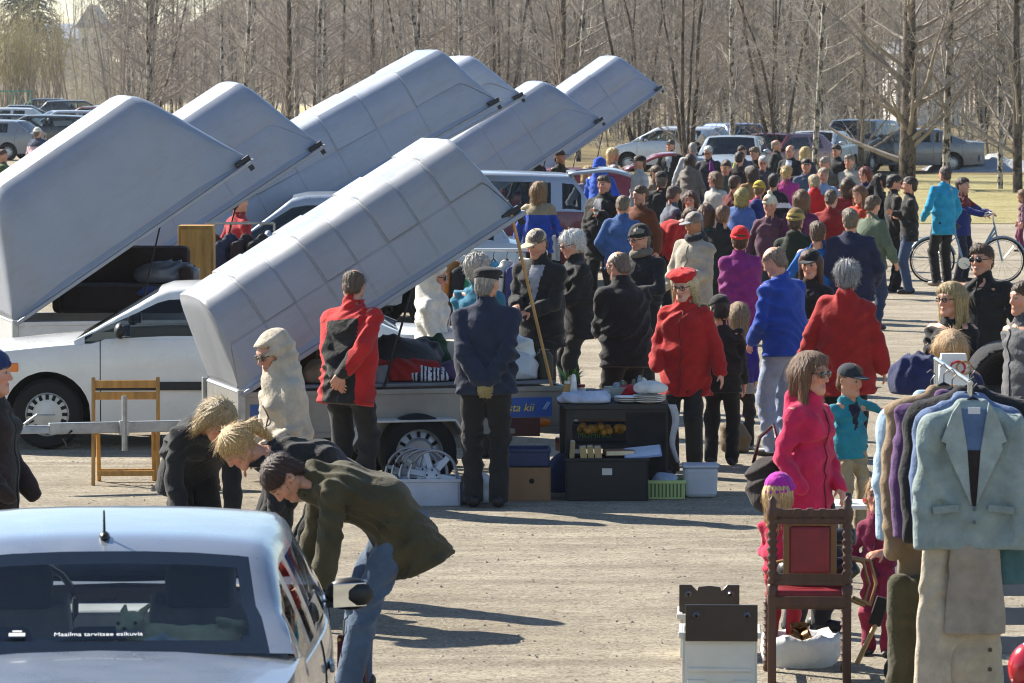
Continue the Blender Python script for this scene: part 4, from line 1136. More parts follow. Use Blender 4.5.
house('white_building','white low building behind the birches at the right',896,960,150,4.2,.7,'d8d6d2','8b8b8b',win=(3,1))
house('brown_building','brown building hidden in the wood at the right edge',975,1100,190,4.0,1.0,'98897c','6f6a66',win=(5,1))
# heaps of old grey snow and rubble along the bank
def heap(name,px0,px1,Y,h,m,seed,label,cat):
    Y*=KY; rr=random.Random(seed); x0,x1=xg(px0,Y),xg(px1,Y); V=[];F=[];nx,ny=46,10
    ph=[rr.uniform(0,6) for _ in range(4)]
    for j in range(ny+1):
        for i in range(nx+1):
            u,v=i/nx,j/ny; e=math.sin(u*PI)**.5*math.sin(v*PI); z=h*e*(.75+.25*math.sin(u*13+ph[0])*math.sin(v*5+ph[1])+.1*math.sin(u*31+ph[2]))+rr.uniform(-.04,.04)*e
            V.append((x0+(x1-x0)*u,Y+(v-.5)*5,max(z,0)))
    for j in range(ny):
        for i in range(nx): a=j*(nx+1)+i; F.append((a,a+1,a+nx+2,a+nx+1))
    return tag(mk(name,V,F,m,None,180),label,cat)
snow=mat('old_snow','8f9194',.8,var=.22,scale=2,bmp=.6,bscale=6,bd=.1)
heap('snow_heap',925,1060,82,.55,snow,1,'long heap of dirty old snow behind the birches at the right','snow heap')
heap('snow_heap',690,905,100,.8,snow,2,'low grey snow bank in the wood behind the parked cars','snow heap')
heap('earth_heap',668,725,80,1.55,mat('dark_earth','2c2724',.95,var=.3,bmp=.7,bscale=8,bd=.1),3,'dark heap of soil beside the blue hatchback behind the crowd','soil heap')
def gz(px,py,z=0.0): return gnd(px,py,z)
# ================= covered trailers
def cover(label,tip,s,p2,psi,W,h,zr=.78,**k):
    psi=R(psi); Y=FPX/s; t=at(tip[0],tip[1],Y); n=Vector((-math.sin(psi),math.cos(psi),0)); O=Vector((0,0,CAMH)); d=Vector(ray(*p2)); u=((t-O).dot(n))/d.dot(n); q=O+d*u
    e=(t-q).normalized(); al=math.asin(e.z); L=(t.z-zr)/e.z; hg=t-e*L
    return trailer(label,(hg.x,hg.y),psi,al,L,W,h,zr=zr,**k)
cover('largest smooth grey trailer cover tipped up at the left edge',(250,161),103,(60,292),15,1.5,1.16,endi=.60,taper=.12,panels=False,c='868d9a',ribs=0,zr=.80)
cover('panelled trailer cover behind the largest one, with a dark emblem on its side',(322,146),91,(170,247),15,1.5,1.08,endi=.38,ribs=3,c='8b93a3')
cover('longest trailer cover with ribbed roof tipped up below the birch clump',(499,102),78,(342,189),15,1.6,.95,endi=.36,ribs=6,c='8e96a6')
cover('trailer cover mostly hidden behind the longest one with only its tip showing',(523,96),68,(440,142),15,1.6,.88,endi=.40,ribs=6,c='a0a8b8')
cover('trailer cover tipped up behind the red hatchback with sky reflection painted on its roof',(603,120),60,(500,188),15,1.5,1.08,endi=.50,ribs=3,c='8890a0')
cover('farthest trailer cover tipped highest at the right end of the row',(662,88),52,(580,147),15,1.6,1.0,endi=.36,ribs=5,c='8c95a8')
# the trailer in front, on sale stall duty
psi=R(15); hg=gz(243,392,.78); n=Vector((-math.sin(psi),math.cos(psi),0)); O=Vector((0,0,CAMH)); d=Vector(ray(520,213)); tipv=O+d*((hg-O).dot(n)/d.dot(n)); e=(tipv-hg); L5=e.length; al5=math.asin(e.z/L5)
T5,LID5=trailer('front trailer with ribbed grey cover propped open by a wooden pole above the goods',(hg.x,hg.y),psi,al5,L5,1.4,.74,endi=.13,ribs=8,c='8d9199',rough=.35,taper=.13,group=None,side='8d8a84')
m=MB(); a=LID5.matrix_basis@Vector((L5*.985,-.68,-.05)); m.tube([(L5*.985,-.70,.42),(a.x-.06,-.70,a.z+.05)],.013,6); m.build('prop_pole',wood('b98d4e'),T5)
# yellow lettered sticker, orange side lamp, registration clutter on the near side
m=MB(); y=-.7-.0205; m.box((L5-.34,y,.62),(.42,.006,.15)); st=m.build('sticker',mat('sticker_blue','1c55a8',.4,var=.05),T5)
text_mesh('lettering','asta kii',.088,mat('sticker_yellow','e8d84a',.5,var=0),st,(L5-.52,y-.005,.59),(PI/2,0,0),.001,shear=.25)
m=MB(); m.tube([(L5-.20,y-.004,.605),(L5-.16,y-.004,.66)],.006,5); m.tube([(L5-.185,y-.004,.60),(L5-.145,y-.004,.655)],.006,5); m.build('emblem',mat('sticker_pale','9db8d8',.5,var=0),st)
m=MB(); m.ell((L5-.20,y-.01,.50),(.065,.018,.032),16); m.build('side_lamp',mat('amber_lens','d8701a',.25,var=0,coat=.5),T5,60)
m=MB(); m.box((L5+.03,-.45,.30),(.06,.20,.11)); m.build('tail_lamp',mat('tail_lens','8a1014',.2,var=0,coat=.6),T5,None,.01)
m=MB(); m.box((.22,-.7-.0205,.62),(.34,.006,.13)); m.build('sticker',mat('sticker_blue2','26508a',.4,var=.1),T5)
# jockey wheel post, coupling and cable on the drawbar
m=MB(); m.tube([(-.80,-.08,.30),(-.80,-.08,.72)],.022,8); m.box((-.80,-.06,.475),(.07,.07,.11)); m.build('jockey_post',STEEL(),T5,40)
m=MB(); m.box((-1.46,0,.47),(.30,.07,.06),top=.8); m.tube([(-1.56,0,.51),(-1.46,0,.58),(-1.32,0,.58)],.013,6); m.build('coupling',STEEL(),T5,None,.01)
m=MB(); m.tube([(-1.2,-.05,.46),(-1.27,-.08,.40),(-1.24,-.09,.33),(-1.15,-.08,.36)],.009,6); m.build('cable',BLACKP(),T5,60)
# emblem of strokes on the second cover's flank is built on its cover
second=[o for o in bpy.data.objects if o.get('label','').startswith('panelled trailer cover')][0]
cv=[c for c in second.children if c.name.startswith('cover') and 'strut' not in c.name][0]
Ls=max(v.co.x for v in cv.data.vertices); m=MB()
for a,b in (((0,.12),(.06,.0)),((.03,.14),(.10,.02)),((.08,.13),(.03,.03)),((-.02,.07),(.12,.06)),((.02,.0),(.13,.10))): m.tube([(Ls-.62+a[0],-.715,.22+a[1]),(Ls-.62+b[0],-.715,.22+b[1])],.008,4)
m.build('emblem',BLACKP(),cv)
# ================= cars
def place_car(kind,label,px,py,rz,c,**k):
    p=gz(px,py); return car(kind,label,(p.x,p.y,0),R(rz),c,**k)
p=gz(45,449); hub=car('sedan','white sedan with dark side moulding parked behind the front trailer',(p.x+1.35,p.y+.80,0),R(180+2),'dcdcd8',bumper='dark',trim='1a1a1c',hub='b9bab8',name='white_car')
T,pp_,pt_,zsh_=hub
m=MB(); m.box((1.66,.835,.70),(.14,.03,.075)); m.build('turn_signal',mat('amber_lens2','e07818',.25,var=0,coat=.5),T,None,.01)
# silver saloon in the foreground
s0=275.0; b0=at(98,660,FPX/s0); hd=R(93.5); dv=Vector((math.cos(hd),math.sin(hd),0)); cpos=Vector((b0.x,b0.y,0))+dv*1.62
T,pp_,pt_,zsh_=car('saloon','silver saloon in the foreground seen from behind with a soft toy on its rear shelf',cpos,hd,'7d8592',metal=.4,detail=2,name='silver_car',glint=(.93,.96,.96),interior='8d9298')
SIL=T
X_=Vector((0,-1,0)); Yv=Vector((.60,0,.30)).normalized(); Zv=X_.cross(Yv); E=Matrix((X_,Yv,Zv)).transposed().to_euler()
gls=[c for c in T.children if c.name.startswith('rear_window')][0]
def on_glass(x,y):
    # point just above the rear pane
    best=min(gls.data.vertices,key=lambda v:(v.co.x-x)**2+(v.co.y-y)**2); zz=best.co.z+(x-best.co.x)*.5
    return Vector((x,y,zz))
text_mesh('lettering','Maailma tarvitsee esikuvia',.034,mat('white_vinyl','f0f0f0',.5,var=0),gls,on_glass(pp_['xr']+.085,.165)+Zv*.014,E,.0006,sx=.92)
m=MB(); q=on_glass(pp_['xr']+.10,.30)+Zv*.012
m.box(q,(.02,.06,.003),rot=Matrix.Rotation(-R(27),3,'Y')); m.box(q+Vector((.02,0,.01)),(.008,.035,.003),rot=Matrix.Rotation(-R(27),3,'Y')); m.build('sticker',mat('white_vinyl','f0f0f0',.5,var=0),gls)
m=MB(); ax_=pp_['xrt']+.13; zt_=pp_['H']-.06; m.ell((ax_,0,zt_+.05),(.05,.022,.022),12); m.tube([(ax_-.01,0,zt_+.05),(ax_-.03,0,zt_+.155)],[.006,.0035],6); m.build('antenna',BLACKP(),T,60)
m=MB(); m.tube([(-.05,-.6,1.0),(-.05,-.6,1.0)],.001,3)
# headrests and rear seat seen through the pane
m=MB()
for y in (-.36,.36): m.box((-.42,y,1.17),(.10,.28,.17),rot=Matrix.Rotation(R(-8),3,'Y'))
for y in (-.40,.0,.40): m.box((-1.02,y,1.03),(.09,.25,.12),rot=Matrix.Rotation(R(-14),3,'Y'))
m.build('headrest',mat('seat_cloth','4c4f55',.9),T,40,.03)
w=[(1.05+.05*math.cos(a)*0-.0+.07*math.sin(a),.36+.18*math.cos(a),.95+.17*math.sin(a)) for a in np.linspace(0,2*PI,20)]
m=MB(); m.tube([(a-.35,b,c) for a,b,c in w],.015,6); m.build('steering_wheel',BLACKP(),T,60)
# soft toy lying on the rear shelf
wp=SIL.matrix_basis@Vector((pp_['xr']+.315,-.25,1.015)); S=SDF((-.30,-.12,-.02),(.30,.14,.24),.008)
S.cone((-.02,0,.06),(.20,.02,.055),.055,.06,k=.03); S.cone((-.10,0,.075),(-.03,0,.065),.05,.055,k=.03); S.ell((-.13,-.02,.125),(.055,.05,.05),None,.02); S.ell((-.155,-.06,.11),(.03,.03,.025),None,.02)
for sg in (1,-1): S.cone((-.125+.032*sg,.01,.165),(-.11+.042*sg,.012,.192),.015,.009,k=.01)
S.cone((.02,-.05,.035),(.20,-.09,.03),.03,.026,k=.02); S.cone((-.06,-.05,.04),(-.16,-.09,.025),.03,.028,k=.02); S.cone((.22,.03,.07),(.27,.0,.11),.018,.018,k=.02); S.cone((.27,0,.11),(.18,-.02,.135),.018,.016,k=.02)
S.disp(lambda X,Y,Z:.003*np.sin(90*X)*np.sin(95*Y)*np.sin(88*Z)); S.cut((0,0,.002),(0,0,-1)); V,F=S.mesh()
c_=V[F].mean(1); mi=(((c_[:,1]<-.05)&(c_[:,2]<.06))|((c_[:,1]<-.055)&(c_[:,2]<.115))).astype(int)
t=thing('soft_toy','pale yellow plush toy animal lying on the rear shelf of the silver saloon','soft toy',wp,hd-PI/2+.05); t.scale=(1.05,.95,1.0); m=MB(); [m.ell((-.148+.03*sg,-.066,.135),(.007,.005,.008),8) for sg in (1,-1)]; m.ell((-.157,-.09,.118),(.009,.006,.007),8); m.build('eyes_and_nose',BLACKP(),t,60); mk('body',V,F,[cloth('ece0a6'),cloth('e8efe8')],t,180,mi=mi)
# blue grey car behind the covers and red hatchback with raised gate
gp='cars parked around the market'
place_car('suv','silver grey tall car behind the white sedan and the front trailer cover',336,327,181,'9aa4b0',group=gp,metal=.3)
def gate(carobj,x,z,w,c,up):
    # raised rear door: a bowed panel with its glass
    gt=thing_part('tailgate',carobj,(x,0,z)); V=[]
    for i in range(9):
        u=i/8; px_=-.95*u; pz_=up*u-.22*max(u-.55,0)**1.5*2
        for j in range(7): q=-1+j/3; V.append((px_,q*w*(1-.05*u),pz_+.04*(1-q*q)))
    fr=[];gl_=[]
    for i in range(8):
        for j in range(6): (gl_ if 1<=i<=3 and 1<=j<=4 else fr).append((i*7+j,i*7+j+1,(i+1)*7+j+1,(i+1)*7+j))
    mk('gate_panel',V,fr,paint(c),gt,60,solid=.035); ids=sorted(set(i for f in gl_ for i in f)); mp={a:b for b,a in enumerate(ids)}
    mk('gate_glass',[(V[i][0],V[i][1],V[i][2]-.01) for i in ids],[tuple(mp[i] for i in f) for f in gl_],glass_mat(),gt,60)
g1,q1,q2,q3=place_car('suv','dark red tall hatchback with raised tailgate behind the clothes rail',450,282,181,'6e1020',group=gp,roofc='a9b2be'); gate(g1,-1.78,1.66,.66,'9aa2ae',.10)  # silver roof and gate colours paint in the sky reflection on dark red bodywork
g2,q1,q2,q3=place_car('hatch','small red car with its tailgate up left of the dense crowd',548,248,182,'7c1420',group=gp); gate(g2,-1.35,1.42,.62,'7c1420',.42)
# parked cars at the left, far beyond the largest cover
for kind,lb,px,py,rz,c in (('wagon','dark estate car with white roof bars, farthest at the left by the field',78,125,8,'2c333c'),('hatch','pale silver hatchback with red tail lamp in the left row',62,143,200,'a9b0bb'),('sedan','dark blue car behind the silver hatchback in the left row',16,131,185,'343a48'),
    ('hatch','light grey car at the left edge beside the person in white hat',-14,160,165,'787e86'),('sedan','low silver car half behind the largest cover',108,141,30,'b4bcc6'),('hatch','dark grey hatchback at the far left edge of the car row',-6,150,180,'3a3f46'),('sedan','pale blue car behind the low silver car by the largest cover',112,131,20,'8f9cae'),('hatch','small dark blue car at the far end of the left row near the goal frame',42,121,172,'39455c'),('sedan','dark red car between the silver hatchback and the low silver car',92,133,160,'5c2a30'),('hatch','white car behind the dark hatchback at the far left edge',4,138,176,'c9ccd0'),('wagon','black estate car in front of the silver hatchback in the left row',40,152,170,'22262c')):
    place_car(kind,lb,px,py,rz,c,group=gp,detail=1,metal=.2)
for kind,lb,px,py,rz,c in (('hatch','bright blue hatchback beside the heap of soil behind the crowd',738,166,-70,'7d93c4'),('hatch','dark red and silver hatchback behind the crowd below the dark stems',778,184,-125,'6d2230'),('wagon','pale car facing the market directly behind the heads of the crowd',733,190,-98,'9eaab4'),
    ('sedan','grey saloon parked in front of the big dark tree at the grass bank',912,172,180,'6a717c'),('suv','dark car behind the bonnet of the grey saloon',858,173,-112,'23272d'),('sedan','silver car between the dark red hatchback and the grey saloon',818,176,-110,'b7bec8'),('hatch','white car at the left of the soil heap behind the covers',676,172,160,'c4ccd6')):
    place_car(kind,lb,px,py,rz,c,group=gp,detail=1,metal=.25)
# ================= furniture and goods
WOODC=wood('b3853f'); DARKW=wood('4a2c1c')
# folding chair
t=thing('folding_chair','yellow wooden folding chair behind the drawbar of the front trailer','chair',gz(126,484),R(4)); wy=.25
for x in (-wy,wy):
    m=MB(); m.tube([(x,-.10,.0),(x,.02,.40),(x,.12,.82)],.017,6); m.build('leg',WOODC,t,60)
    m=MB(); m.tube([(x*.86,.24,0),(x*.86,.0,.42)],.017,6); m.build('leg',WOODC,t,60)
for z,y in ((.77,.115),(.68,.095)):
    m=MB(); m.box((0,y,z),(2*wy,.018,.06)); m.build('back_slat',WOODC,t,None,.005)
m=MB()
for i in range(5): m.box((0,-.16+.08*i,.44),(2*wy-.05,.065,.018))
m.build('seat',WOODC,t,None,.004)
for y,z in ((-.075,.09),(.20,.08)): m=MB(); m.box((0,y,z),(2*wy-.06,.022,.04)); m.build('stretcher',WOODC,t)
# antique chair
t=thing('antique_chair','carved dark wooden chair with red leather back and seat, seen from behind','chair',gz(811,683)+Vector((0,.25,0)),R(-2)); t.scale=(.98,.98,.93); w2=.20; RED=mat('red_leather','7a1420',.45,var=.25,scale=9,bmp=.2)
for x in (-w2,w2):
    m=MB(); m.box((x,-.24,.26),(.045,.045,.52)); m.build('leg',DARKW,t,None,.004)
    m=MB(); pr=[(.022,.0),(.03,.02)]
    for i in range(9): z=.05+.042*i; pr+=[(.020,z),(.030,z+.014),(.022,z+.03)]
    m.lathe(pr,(x*1.05,.18,0),12); m.build('leg',DARKW,t,60)
    m=MB(); pr=[(.028,.50),(.03,.55)]
    for i in range(8): z=.56+.044*i; pr+=[(.020,z),(.031,z+.018),(.021,z+.036)]
    pr+=[(.03,.93),(.034,.97),(.02,1.0),(.026,1.03),(0,1.06)]; m.lathe(pr,(x,-.25,0),12); m.build('back_post',DARKW,t,60)
m=MB()
for i in range(11):
    u=-1+i/5; m.box((u*.165,-.25,.955),(.036,.04,.05+.02*math.cos(u*9)**2))
m.box((0,-.25,.925),(2*w2,.04,.05)); m.build('crest_rail',DARKW,t,None,.006)
for z in (.57,.60,.46): m=MB(); m.box((0,-.25,z),(2*w2,.035,.035 if z!=.46 else .06)); m.build('rail',DARKW,t,None,.005)
BW=wood('6b4522')
m=MB()
for x in (-.125,.125): m.box((x,-.25,.76),(.035,.03,.34))
m.box((0,-.25,.605),(.25,.03,.04)); m.box((0,-.25,.905),(.25,.03,.035)); m.build('back_frame',BW,t,None,.005)
m=MB(); m.box((0,-.255,.755),(.215,.035,.265)); m.build('back_panel',RED,t,None,.015)
m=MB(); m.box((0,-.02,.49),(.43,.44,.07)); m.build('seat',RED,t,None,.02)
m=MB(); m.box((0,-.02,.44),(.44,.45,.05)); m.build('seat_frame',DARKW,t,None,.006)
m=MB()
for x in (-w2,w2): m.box((x,-.03,.16),(.03,.42,.03))
m.build('stretcher',DARKW,t,None,.004)
# handbag with tan straps on the seat of the antique chair
ca=t.location.copy()
S=SDF((-.26,-.16,-.02),(.28,.2,.36),.010); S.cone((-.14,0,.07),(.16,0,.07),.07,.07,k=.05); S.cone((-.13,0,.24),(.17,.02,.25),.06,.055,k=.08); S.disp(folds(.010,5)); S.cut((0,0,.003),(0,0,-1)); V,F=S.mesh()
h=thing('handbag','black soft handbag with tan straps on the seat of the antique chair','bag',ca+Vector((.04,.02,.492)),0); mk('bag_body',V,F,mat('black_leather','141416',.4,var=.3,bmp=.3),h,180)
for q in ((.20,.02),(.24,.06),(-.17,-.02)):
    m=MB(); sg=1 if q[0]>0 else -1; m.tube([(q[0]*.7,q[1]-.05,.14),(q[0]+.05*sg,q[1]-.06,.12),(q[0]+.08*sg,q[1]-.07,.0),(q[0]+.05*sg,q[1]-.08,-.11),(q[0]*.8,q[1]-.2,-.06)],.011,6); m.build('strap',mat('tan_leather','8a6a3c',.5),h,60)
# white sack of metal goblets on the ground
o_=gz(802,668)+Vector((0,.16,0)); t=thing('white_bag','open white plastic bag on the ground under the antique chair','bag',o_)
V=[];F=[];rr=random.Random(3); n1=36
for i in range(9):
    u=i/8; rad=.205+.02*math.sin(u*3) if u<.6 else .205-.13*(u-.6)/.4*0-.0; 
    for k in range(n1):
        a=2*PI*k/n1; R_=[.19,.215,.215,.205,.19,.16,.12,.06,.0][i]*(1+.05*math.sin(5*a+i)+.035*math.sin(11*a+2*i)); z=[0,.06,.13,.17,.155,.11,.08,.06,.055][i]*(1+.08*math.sin(7*a+i))
        V.append((R_*math.cos(a),R_*math.sin(a),z))
for i in range(8):
    for k in range(n1): k2=(k+1)%n1; F.append((i*n1+k,i*n1+k2,(i+1)*n1+k2,(i+1)*n1+k))
mk('plastic_film',V,F,mat('white_film','d6d6d2',.4,var=.08,bmp=.5,bscale=18,bd=.02),t,180)
BR=mat('brass','6a4a28',.3,.9,.25)
for i,(x,y,tilt) in enumerate(((-.0,.02,0),(-.075,-.05,1.2),(.07,-.06,-1.2))):
    h=thing('metal_goblet',['brown metal goblet standing upright in the white bag','metal goblet lying to the left in the white bag','metal goblet lying to the right in the white bag'][i],'goblet',o_+Vector((x,y,.075 if not i else .10)),0,'goblets in the white bag'); h.rotation_euler=(.15,tilt,0)
    m=MB(); m.lathe([(.035,0),(.03,.008),(.009,.02),(.009,.06),(.03,.075),(.05,.11),(.054,.14),(.05,.14),(.045,.11),(0,.085)],n=20); m.build('cup',BR,h,60)
# two translucent tubs with dark hook boards standing in them
for i,(px,py,w,d_,hh,lb,l2) in enumerate(((710,658,.30,.30,.24,'rear translucent plastic tub in front of the antique chair','dark hook board with wavy top edge standing in the rear plastic tub'),(721,703,.37,.30,.36,'front milky plastic tub at the bottom edge beside the antique chair','dark hook board with straight edges on the front plastic tub'))):
    o_=gz(px,py)+Vector((0,d_/2,0)); t=thing('plastic_tub',lb,'tub',o_,R(-3),'plastic tubs')
    pm=mat('milky_plastic','d9d7cc',.35,var=.06,spec=.5)
    m=MB(); th=.012
    for x in (-w/2,w/2): m.box((x,0,hh/2),(th,d_,hh))
    for y in (-d_/2,d_/2): m.box((0,y,hh/2),(w-th,th,hh))
    m.box((0,0,.01),(w-th*2,d_-th*2,.02)); m.build('tub_wall',pm,t,None,.004)
    m=MB()
    for y in (-d_/2-.012,d_/2+.012): m.box((0,y,hh-.012),(w+.05,.02,.03))
    for x in (-w/2-.012,w/2+.012): m.box((x,0,hh-.012),(.02,d_,.03))
    m.build('rim',pm,t,None,.006)
    m=MB(); m.box((-.115*w/.37,-d_/2-.014,.06),(w*.26,.016,.12)); m.box((.115*w/.37,-d_/2-.014,.06),(w*.26,.016,.12)); m.box((0,-d_/2-.012,.17),(w*.86,.010,.02)); m.build('moulded_rib',pm,t,None,.006)
    h=thing('hook_board',l2,'hook board',o_+Vector((-.0,-d_/2-.028 if i else -.05,hh-.04 if i else hh-.02)),R(-2),'hook boards'); bw=.365 if i else .33; bh=.185 if i else .17
    m=MB()
    if i: m.box((0,0,bh/2),(bw,.018,bh))
    else:
        top=[(-bw/2,bh),(-bw*.30,bh),(-bw*.2,bh*.8),(-.06,bh*.93),(0,bh*.97),(.06,bh*.93),(bw*.2,bh*.8),(bw*.3,bh),(bw/2,bh)]; m.prism([(-bw/2,0)]+top+[(bw/2,0)],-.009,.009)
    m.build('board',mat('dark_board','2a201c',.35,var=.3),h,None,.003)
    for x in (-bw*.35,bw*.35):
        m=MB(); m.lathe([(.008,-.03),(.006,-.01),(.02,0),(.02,.012),(.0,.018)][::-1],(x,-.02,bh*.72),14,'Y'); m.build('knob',mat('chrome','d0d0d0',.2,.9,0),h,60)
# ---- under and around the front trailer
def crate(name,label,px,py,w,d_,h,c,cat,rz=0,lip=True,z=0,openbox=True,group=None,rough=.6,labelpatch=None):
    o=gz(px,py)+Vector((0,d_/2,z)); t=thing(name,label,cat,o,R(rz),group); m=MB(); mt=mat(name+'_wall',c,rough,var=.12)
    if openbox:
        th=.012
        for x in (-w/2,w/2): m.box((x,0,h/2),(th,d_,h))
        for y in (-d_/2,d_/2): m.box((0,y,h/2),(w-th,th,h))
        m.box((0,0,.008),(w-th*1.5,d_-th*1.5,.016))
    else: m.box((0,0,h/2),(w,d_,h))
    m.build('walls',mt,t,None,.004)
    if lip:
        m=MB()
        for y in (-d_/2-.008,d_/2+.008): m.box((0,y,h-.012),(w+.03,.014,.026))
        for x in (-w/2-.008,w/2+.008): m.box((x,0,h-.012),(.014,d_,.026))
        m.build('rim',mt,t,None,.004)
    if labelpatch: 
        m=MB(); m.box((labelpatch[0],-d_/2-.008,labelpatch[1]),(labelpatch[2],.006,labelpatch[3])); m.build('paper_label',mat('paper','c9c7c0',.8,var=.05),t)
    return t
crate('plastic_crate','pale blue grey crate holding silver wheel covers beside the trailer wheel',427,506,.46,.34,.20,'aab0be','crate',3)
base=gz(427,506)+Vector((0,.17,0))
HUB=mat('wheel_cover','a4a8ae',.35,.55,.1)
for i,(x,tl) in enumerate(((-.12,-.20),(-.07,-.12),(-.01,-.05),(.06,.0))):
    t=thing('wheel_cover',['rearmost silver wheel cover in the pale crate','silver wheel cover second from the back in the pale crate','silver wheel cover second from the front in the pale crate','foremost silver wheel cover with wide spokes in the pale crate'][i],'wheel cover',base+Vector((x-.02,.14-.07*i,.215)),R(-18)); t.rotation_euler=(R(-14),tl,R(-18))
    r0=.185; m=MB(); m.tube([(r0*math.cos(a),0,r0*math.sin(a)) for a in np.linspace(0,2*PI,29)],.012,6); m.build('rim',HUB,t,60)
    m=MB()
    for k_ in range(7 if i<3 else 6):
        a=2*PI*k_/(7 if i<3 else 6)+.3*i; m.box((math.cos(a)*r0*.55,0,math.sin(a)*r0*.55),(r0*.95,.014,.045 if i==3 else .028),rot=Matrix.Rotation(-a,3,'Y'))
    m.lathe([(.062,-.012),(.05,-.022),(0,-.026)][::-1],n=18,axis='Y'); m.build('spokes',HUB,t,None,.003)
    m=MB()
    for k_ in range(4): a=2*PI*k_/4; m.ell((.038*math.cos(a),-.022,.038*math.sin(a)),(.009,.006,.009),8)
    m.build('bolt_caps',BLACKP(),t,60)
t=crate('cardboard_box','brown cardboard box with a round hole on the ground under the trailer',525,501,.37,.30,.25,'8a6848','box',0,False)
m=MB(); m.lathe([(0,0),(.02,0)],(.05,-.1575,.15),14,'Y'); m.build('hand_hole',mat('hole','15100c',.9,var=0),t)
crate('blue_crate','dark blue crate stacked on the brown cardboard box',523,500,.38,.28,.13,'23345c','crate',2,True,z=.252)
crate('red_box','dark red box behind the navy jacket man under the trailer side',523,488,.26,.2,.14,'4a1a18','box',0,False,z=.40,openbox=False)
# black crate full of books
t=crate('black_crate','large black plastic crate with white label under the black table',607,501,.60,.38,.32,'161719','crate',0,True,labelpatch=(-.0,.22,.075,.05))
bb=gz(607,501)
for i,(x,w,h,c) in enumerate(((-.27,.035,.24,'a08e68'),(-.16,.05,.20,'b5a070'),(-.105,.045,.205,'a89468'),(-.05,.05,.20,'b39c70'))):
    t=thing('book',['tall old book leaning at the left end of the black crate','first of three thick old books standing in the black crate','middle one of three thick old books standing in the black crate','right one of three thick old books standing in the black crate'][i],'book',bb+Vector((x,.10,.20)),0); t.rotation_euler=(0,R(-6 if i else 4),0)
    m=MB(); m.box((0,0,h/2),(w,.16,h)); m.build('cover',mat('book_cover',c,.7,var=.2),t,None,.003); m=MB(); m.box((0,.0,h/2+.003),(w*.75,.15,h-.004)); m.build('pages',mat('book_pages','cfc4a6',.9),t)
t=thing('book','brown book lying flat on the black crate','book',bb+Vector((.09,.16,.33)),R(8)); m=MB(); m.box((0,0,.02),(.22,.16,.04)); m.build('cover',mat('book_cover2','7d5c40',.7),t,None,.004); m=MB(); m.box((0,-.004,.02),(.21,.158,.03)); m.build('pages',mat('book_pages','cfc4a6',.9),t)
t=thing('notebook','blue white notebook lying open on the black crate','notebook',bb+Vector((.27,.13,.345)),R(-6)); t.rotation_euler=(R(16),R(-6),0); m=MB(); m.box((0,0,.008),(.28,.21,.016)); m.build('cover',mat('notebook_blue','7f95bd',.5,var=.15),t,None,.003); m=MB(); m.box((.0,.0,.018),(.26,.19,.004)); m.build('pages',mat('paper_white','b9c2d2',.8),t)
# black table beside the trailer with a shelf
tb=gz(614,497); tz=.70; t=thing('table','black trestle table beside the front trailer under plates and folded linen','table',tb+Vector((0,.30,0)),R(4)); BLK=mat('black_wood','1a1b1d',.55,var=.25)
m=MB(); m.box((0,0,tz-.02),(.80,.62,.04)); m.build('tabletop',BLK,t,None,.005)
for x in (-.36,.36):
    for y in (-.27,.27): m=MB(); m.box((x,y,(tz-.04)/2),(.05,.05,tz-.04)); m.build('leg',BLK,t,None,.004)
m=MB(); m.box((0,-.29,tz-.075),(.68,.02,.07)); m.build('apron',BLK,t)
m=MB(); m.box((0,.0,.37),(.68,.5,.02)); m.build('shelf',BLK,t)
m=MB(); m.box((.22,-.305,.38),(.30,.015,.52)); m.build('cloth_drop',cloth('17181c'),t,None,.004)
tc=t.location.copy()
t=crate('fruit_box','fruit box with dark printed side and green letters on the table shelf',600,491,.42,.26,.13,'2a2c3a','box',3,True,z=.38)
text_mesh('lettering','MOHINO',.062,mat('print_green','5a9a3a',.6,var=0),t,(-.18,-.139,.03),(PI/2,0,0),.001)
t=thing('produce','pile of yellow brown onions in the fruit box','onions',tc+Vector((-.10,-.05,.44)),0); m=MB(); rr=random.Random(8)
for i in range(30): m.ell((rr.uniform(-.17,.17),rr.uniform(-.08,.08),rr.uniform(.03,.08)),(.03,.03,.028),8)
m.build('onion_heap',mat('onion','a5782f',.5,var=.4),t,60); 
crate('cardboard_box','open brown cardboard box standing at the back of the table shelf',606,487,.42,.2,.22,'8c6644','box',0,False,z=.381)
def pile(name,label,cat,pos,size,c,seed,amp=.014,h=.014,c2=None,pat=None,shiny=0,rz=0):
    S=SDF((-size[0]-.05,-size[1]-.05,-.03),(size[0]+.05,size[1]+.05,size[2]*1.5+.05),h); rr=random.Random(seed)
    S.ell((0,0,size[2]*.35),(size[0],size[1],size[2]*.75),None,.02)
    for i in range(5): S.ell((rr.uniform(-.6,.6)*size[0],rr.uniform(-.5,.5)*size[1],size[2]*rr.uniform(.3,.7)),(size[0]*rr.uniform(.3,.5),size[1]*rr.uniform(.3,.6),size[2]*rr.uniform(.3,.55)),None,.04)
    S.disp(folds(min(amp,.010),seed,1.0)); S.cut((0,0,.002),(0,0,-1)); V,F=S.mesh(); mi=None; ms=[cloth(c,shiny=shiny) if not shiny==2 else mat('plastic_film',c,.25,var=.1,bmp=.6,bscale=14,bd=.03)]
    if c2: ms.append(cloth(c2)); cc=V[F].mean(1); mi=(np.sin(cc[:,0]*190)>0).astype(int)
    t=thing(name,label,cat,pos,rz); mk('fabric' if shiny!=2 else 'film',V,F,ms,t,180,mi=mi); return t
pile('linen','folded white blue linen on the left half of the black table','linen',tc+Vector((-.22,-.17,tz+.002)),(.21,.13,.085),'b4bccf',4)
pile('towel','red towel on the black table behind the plates','towel',tc+Vector((.13,.14,tz+.002)),(.14,.09,.10),'b5182a',5)
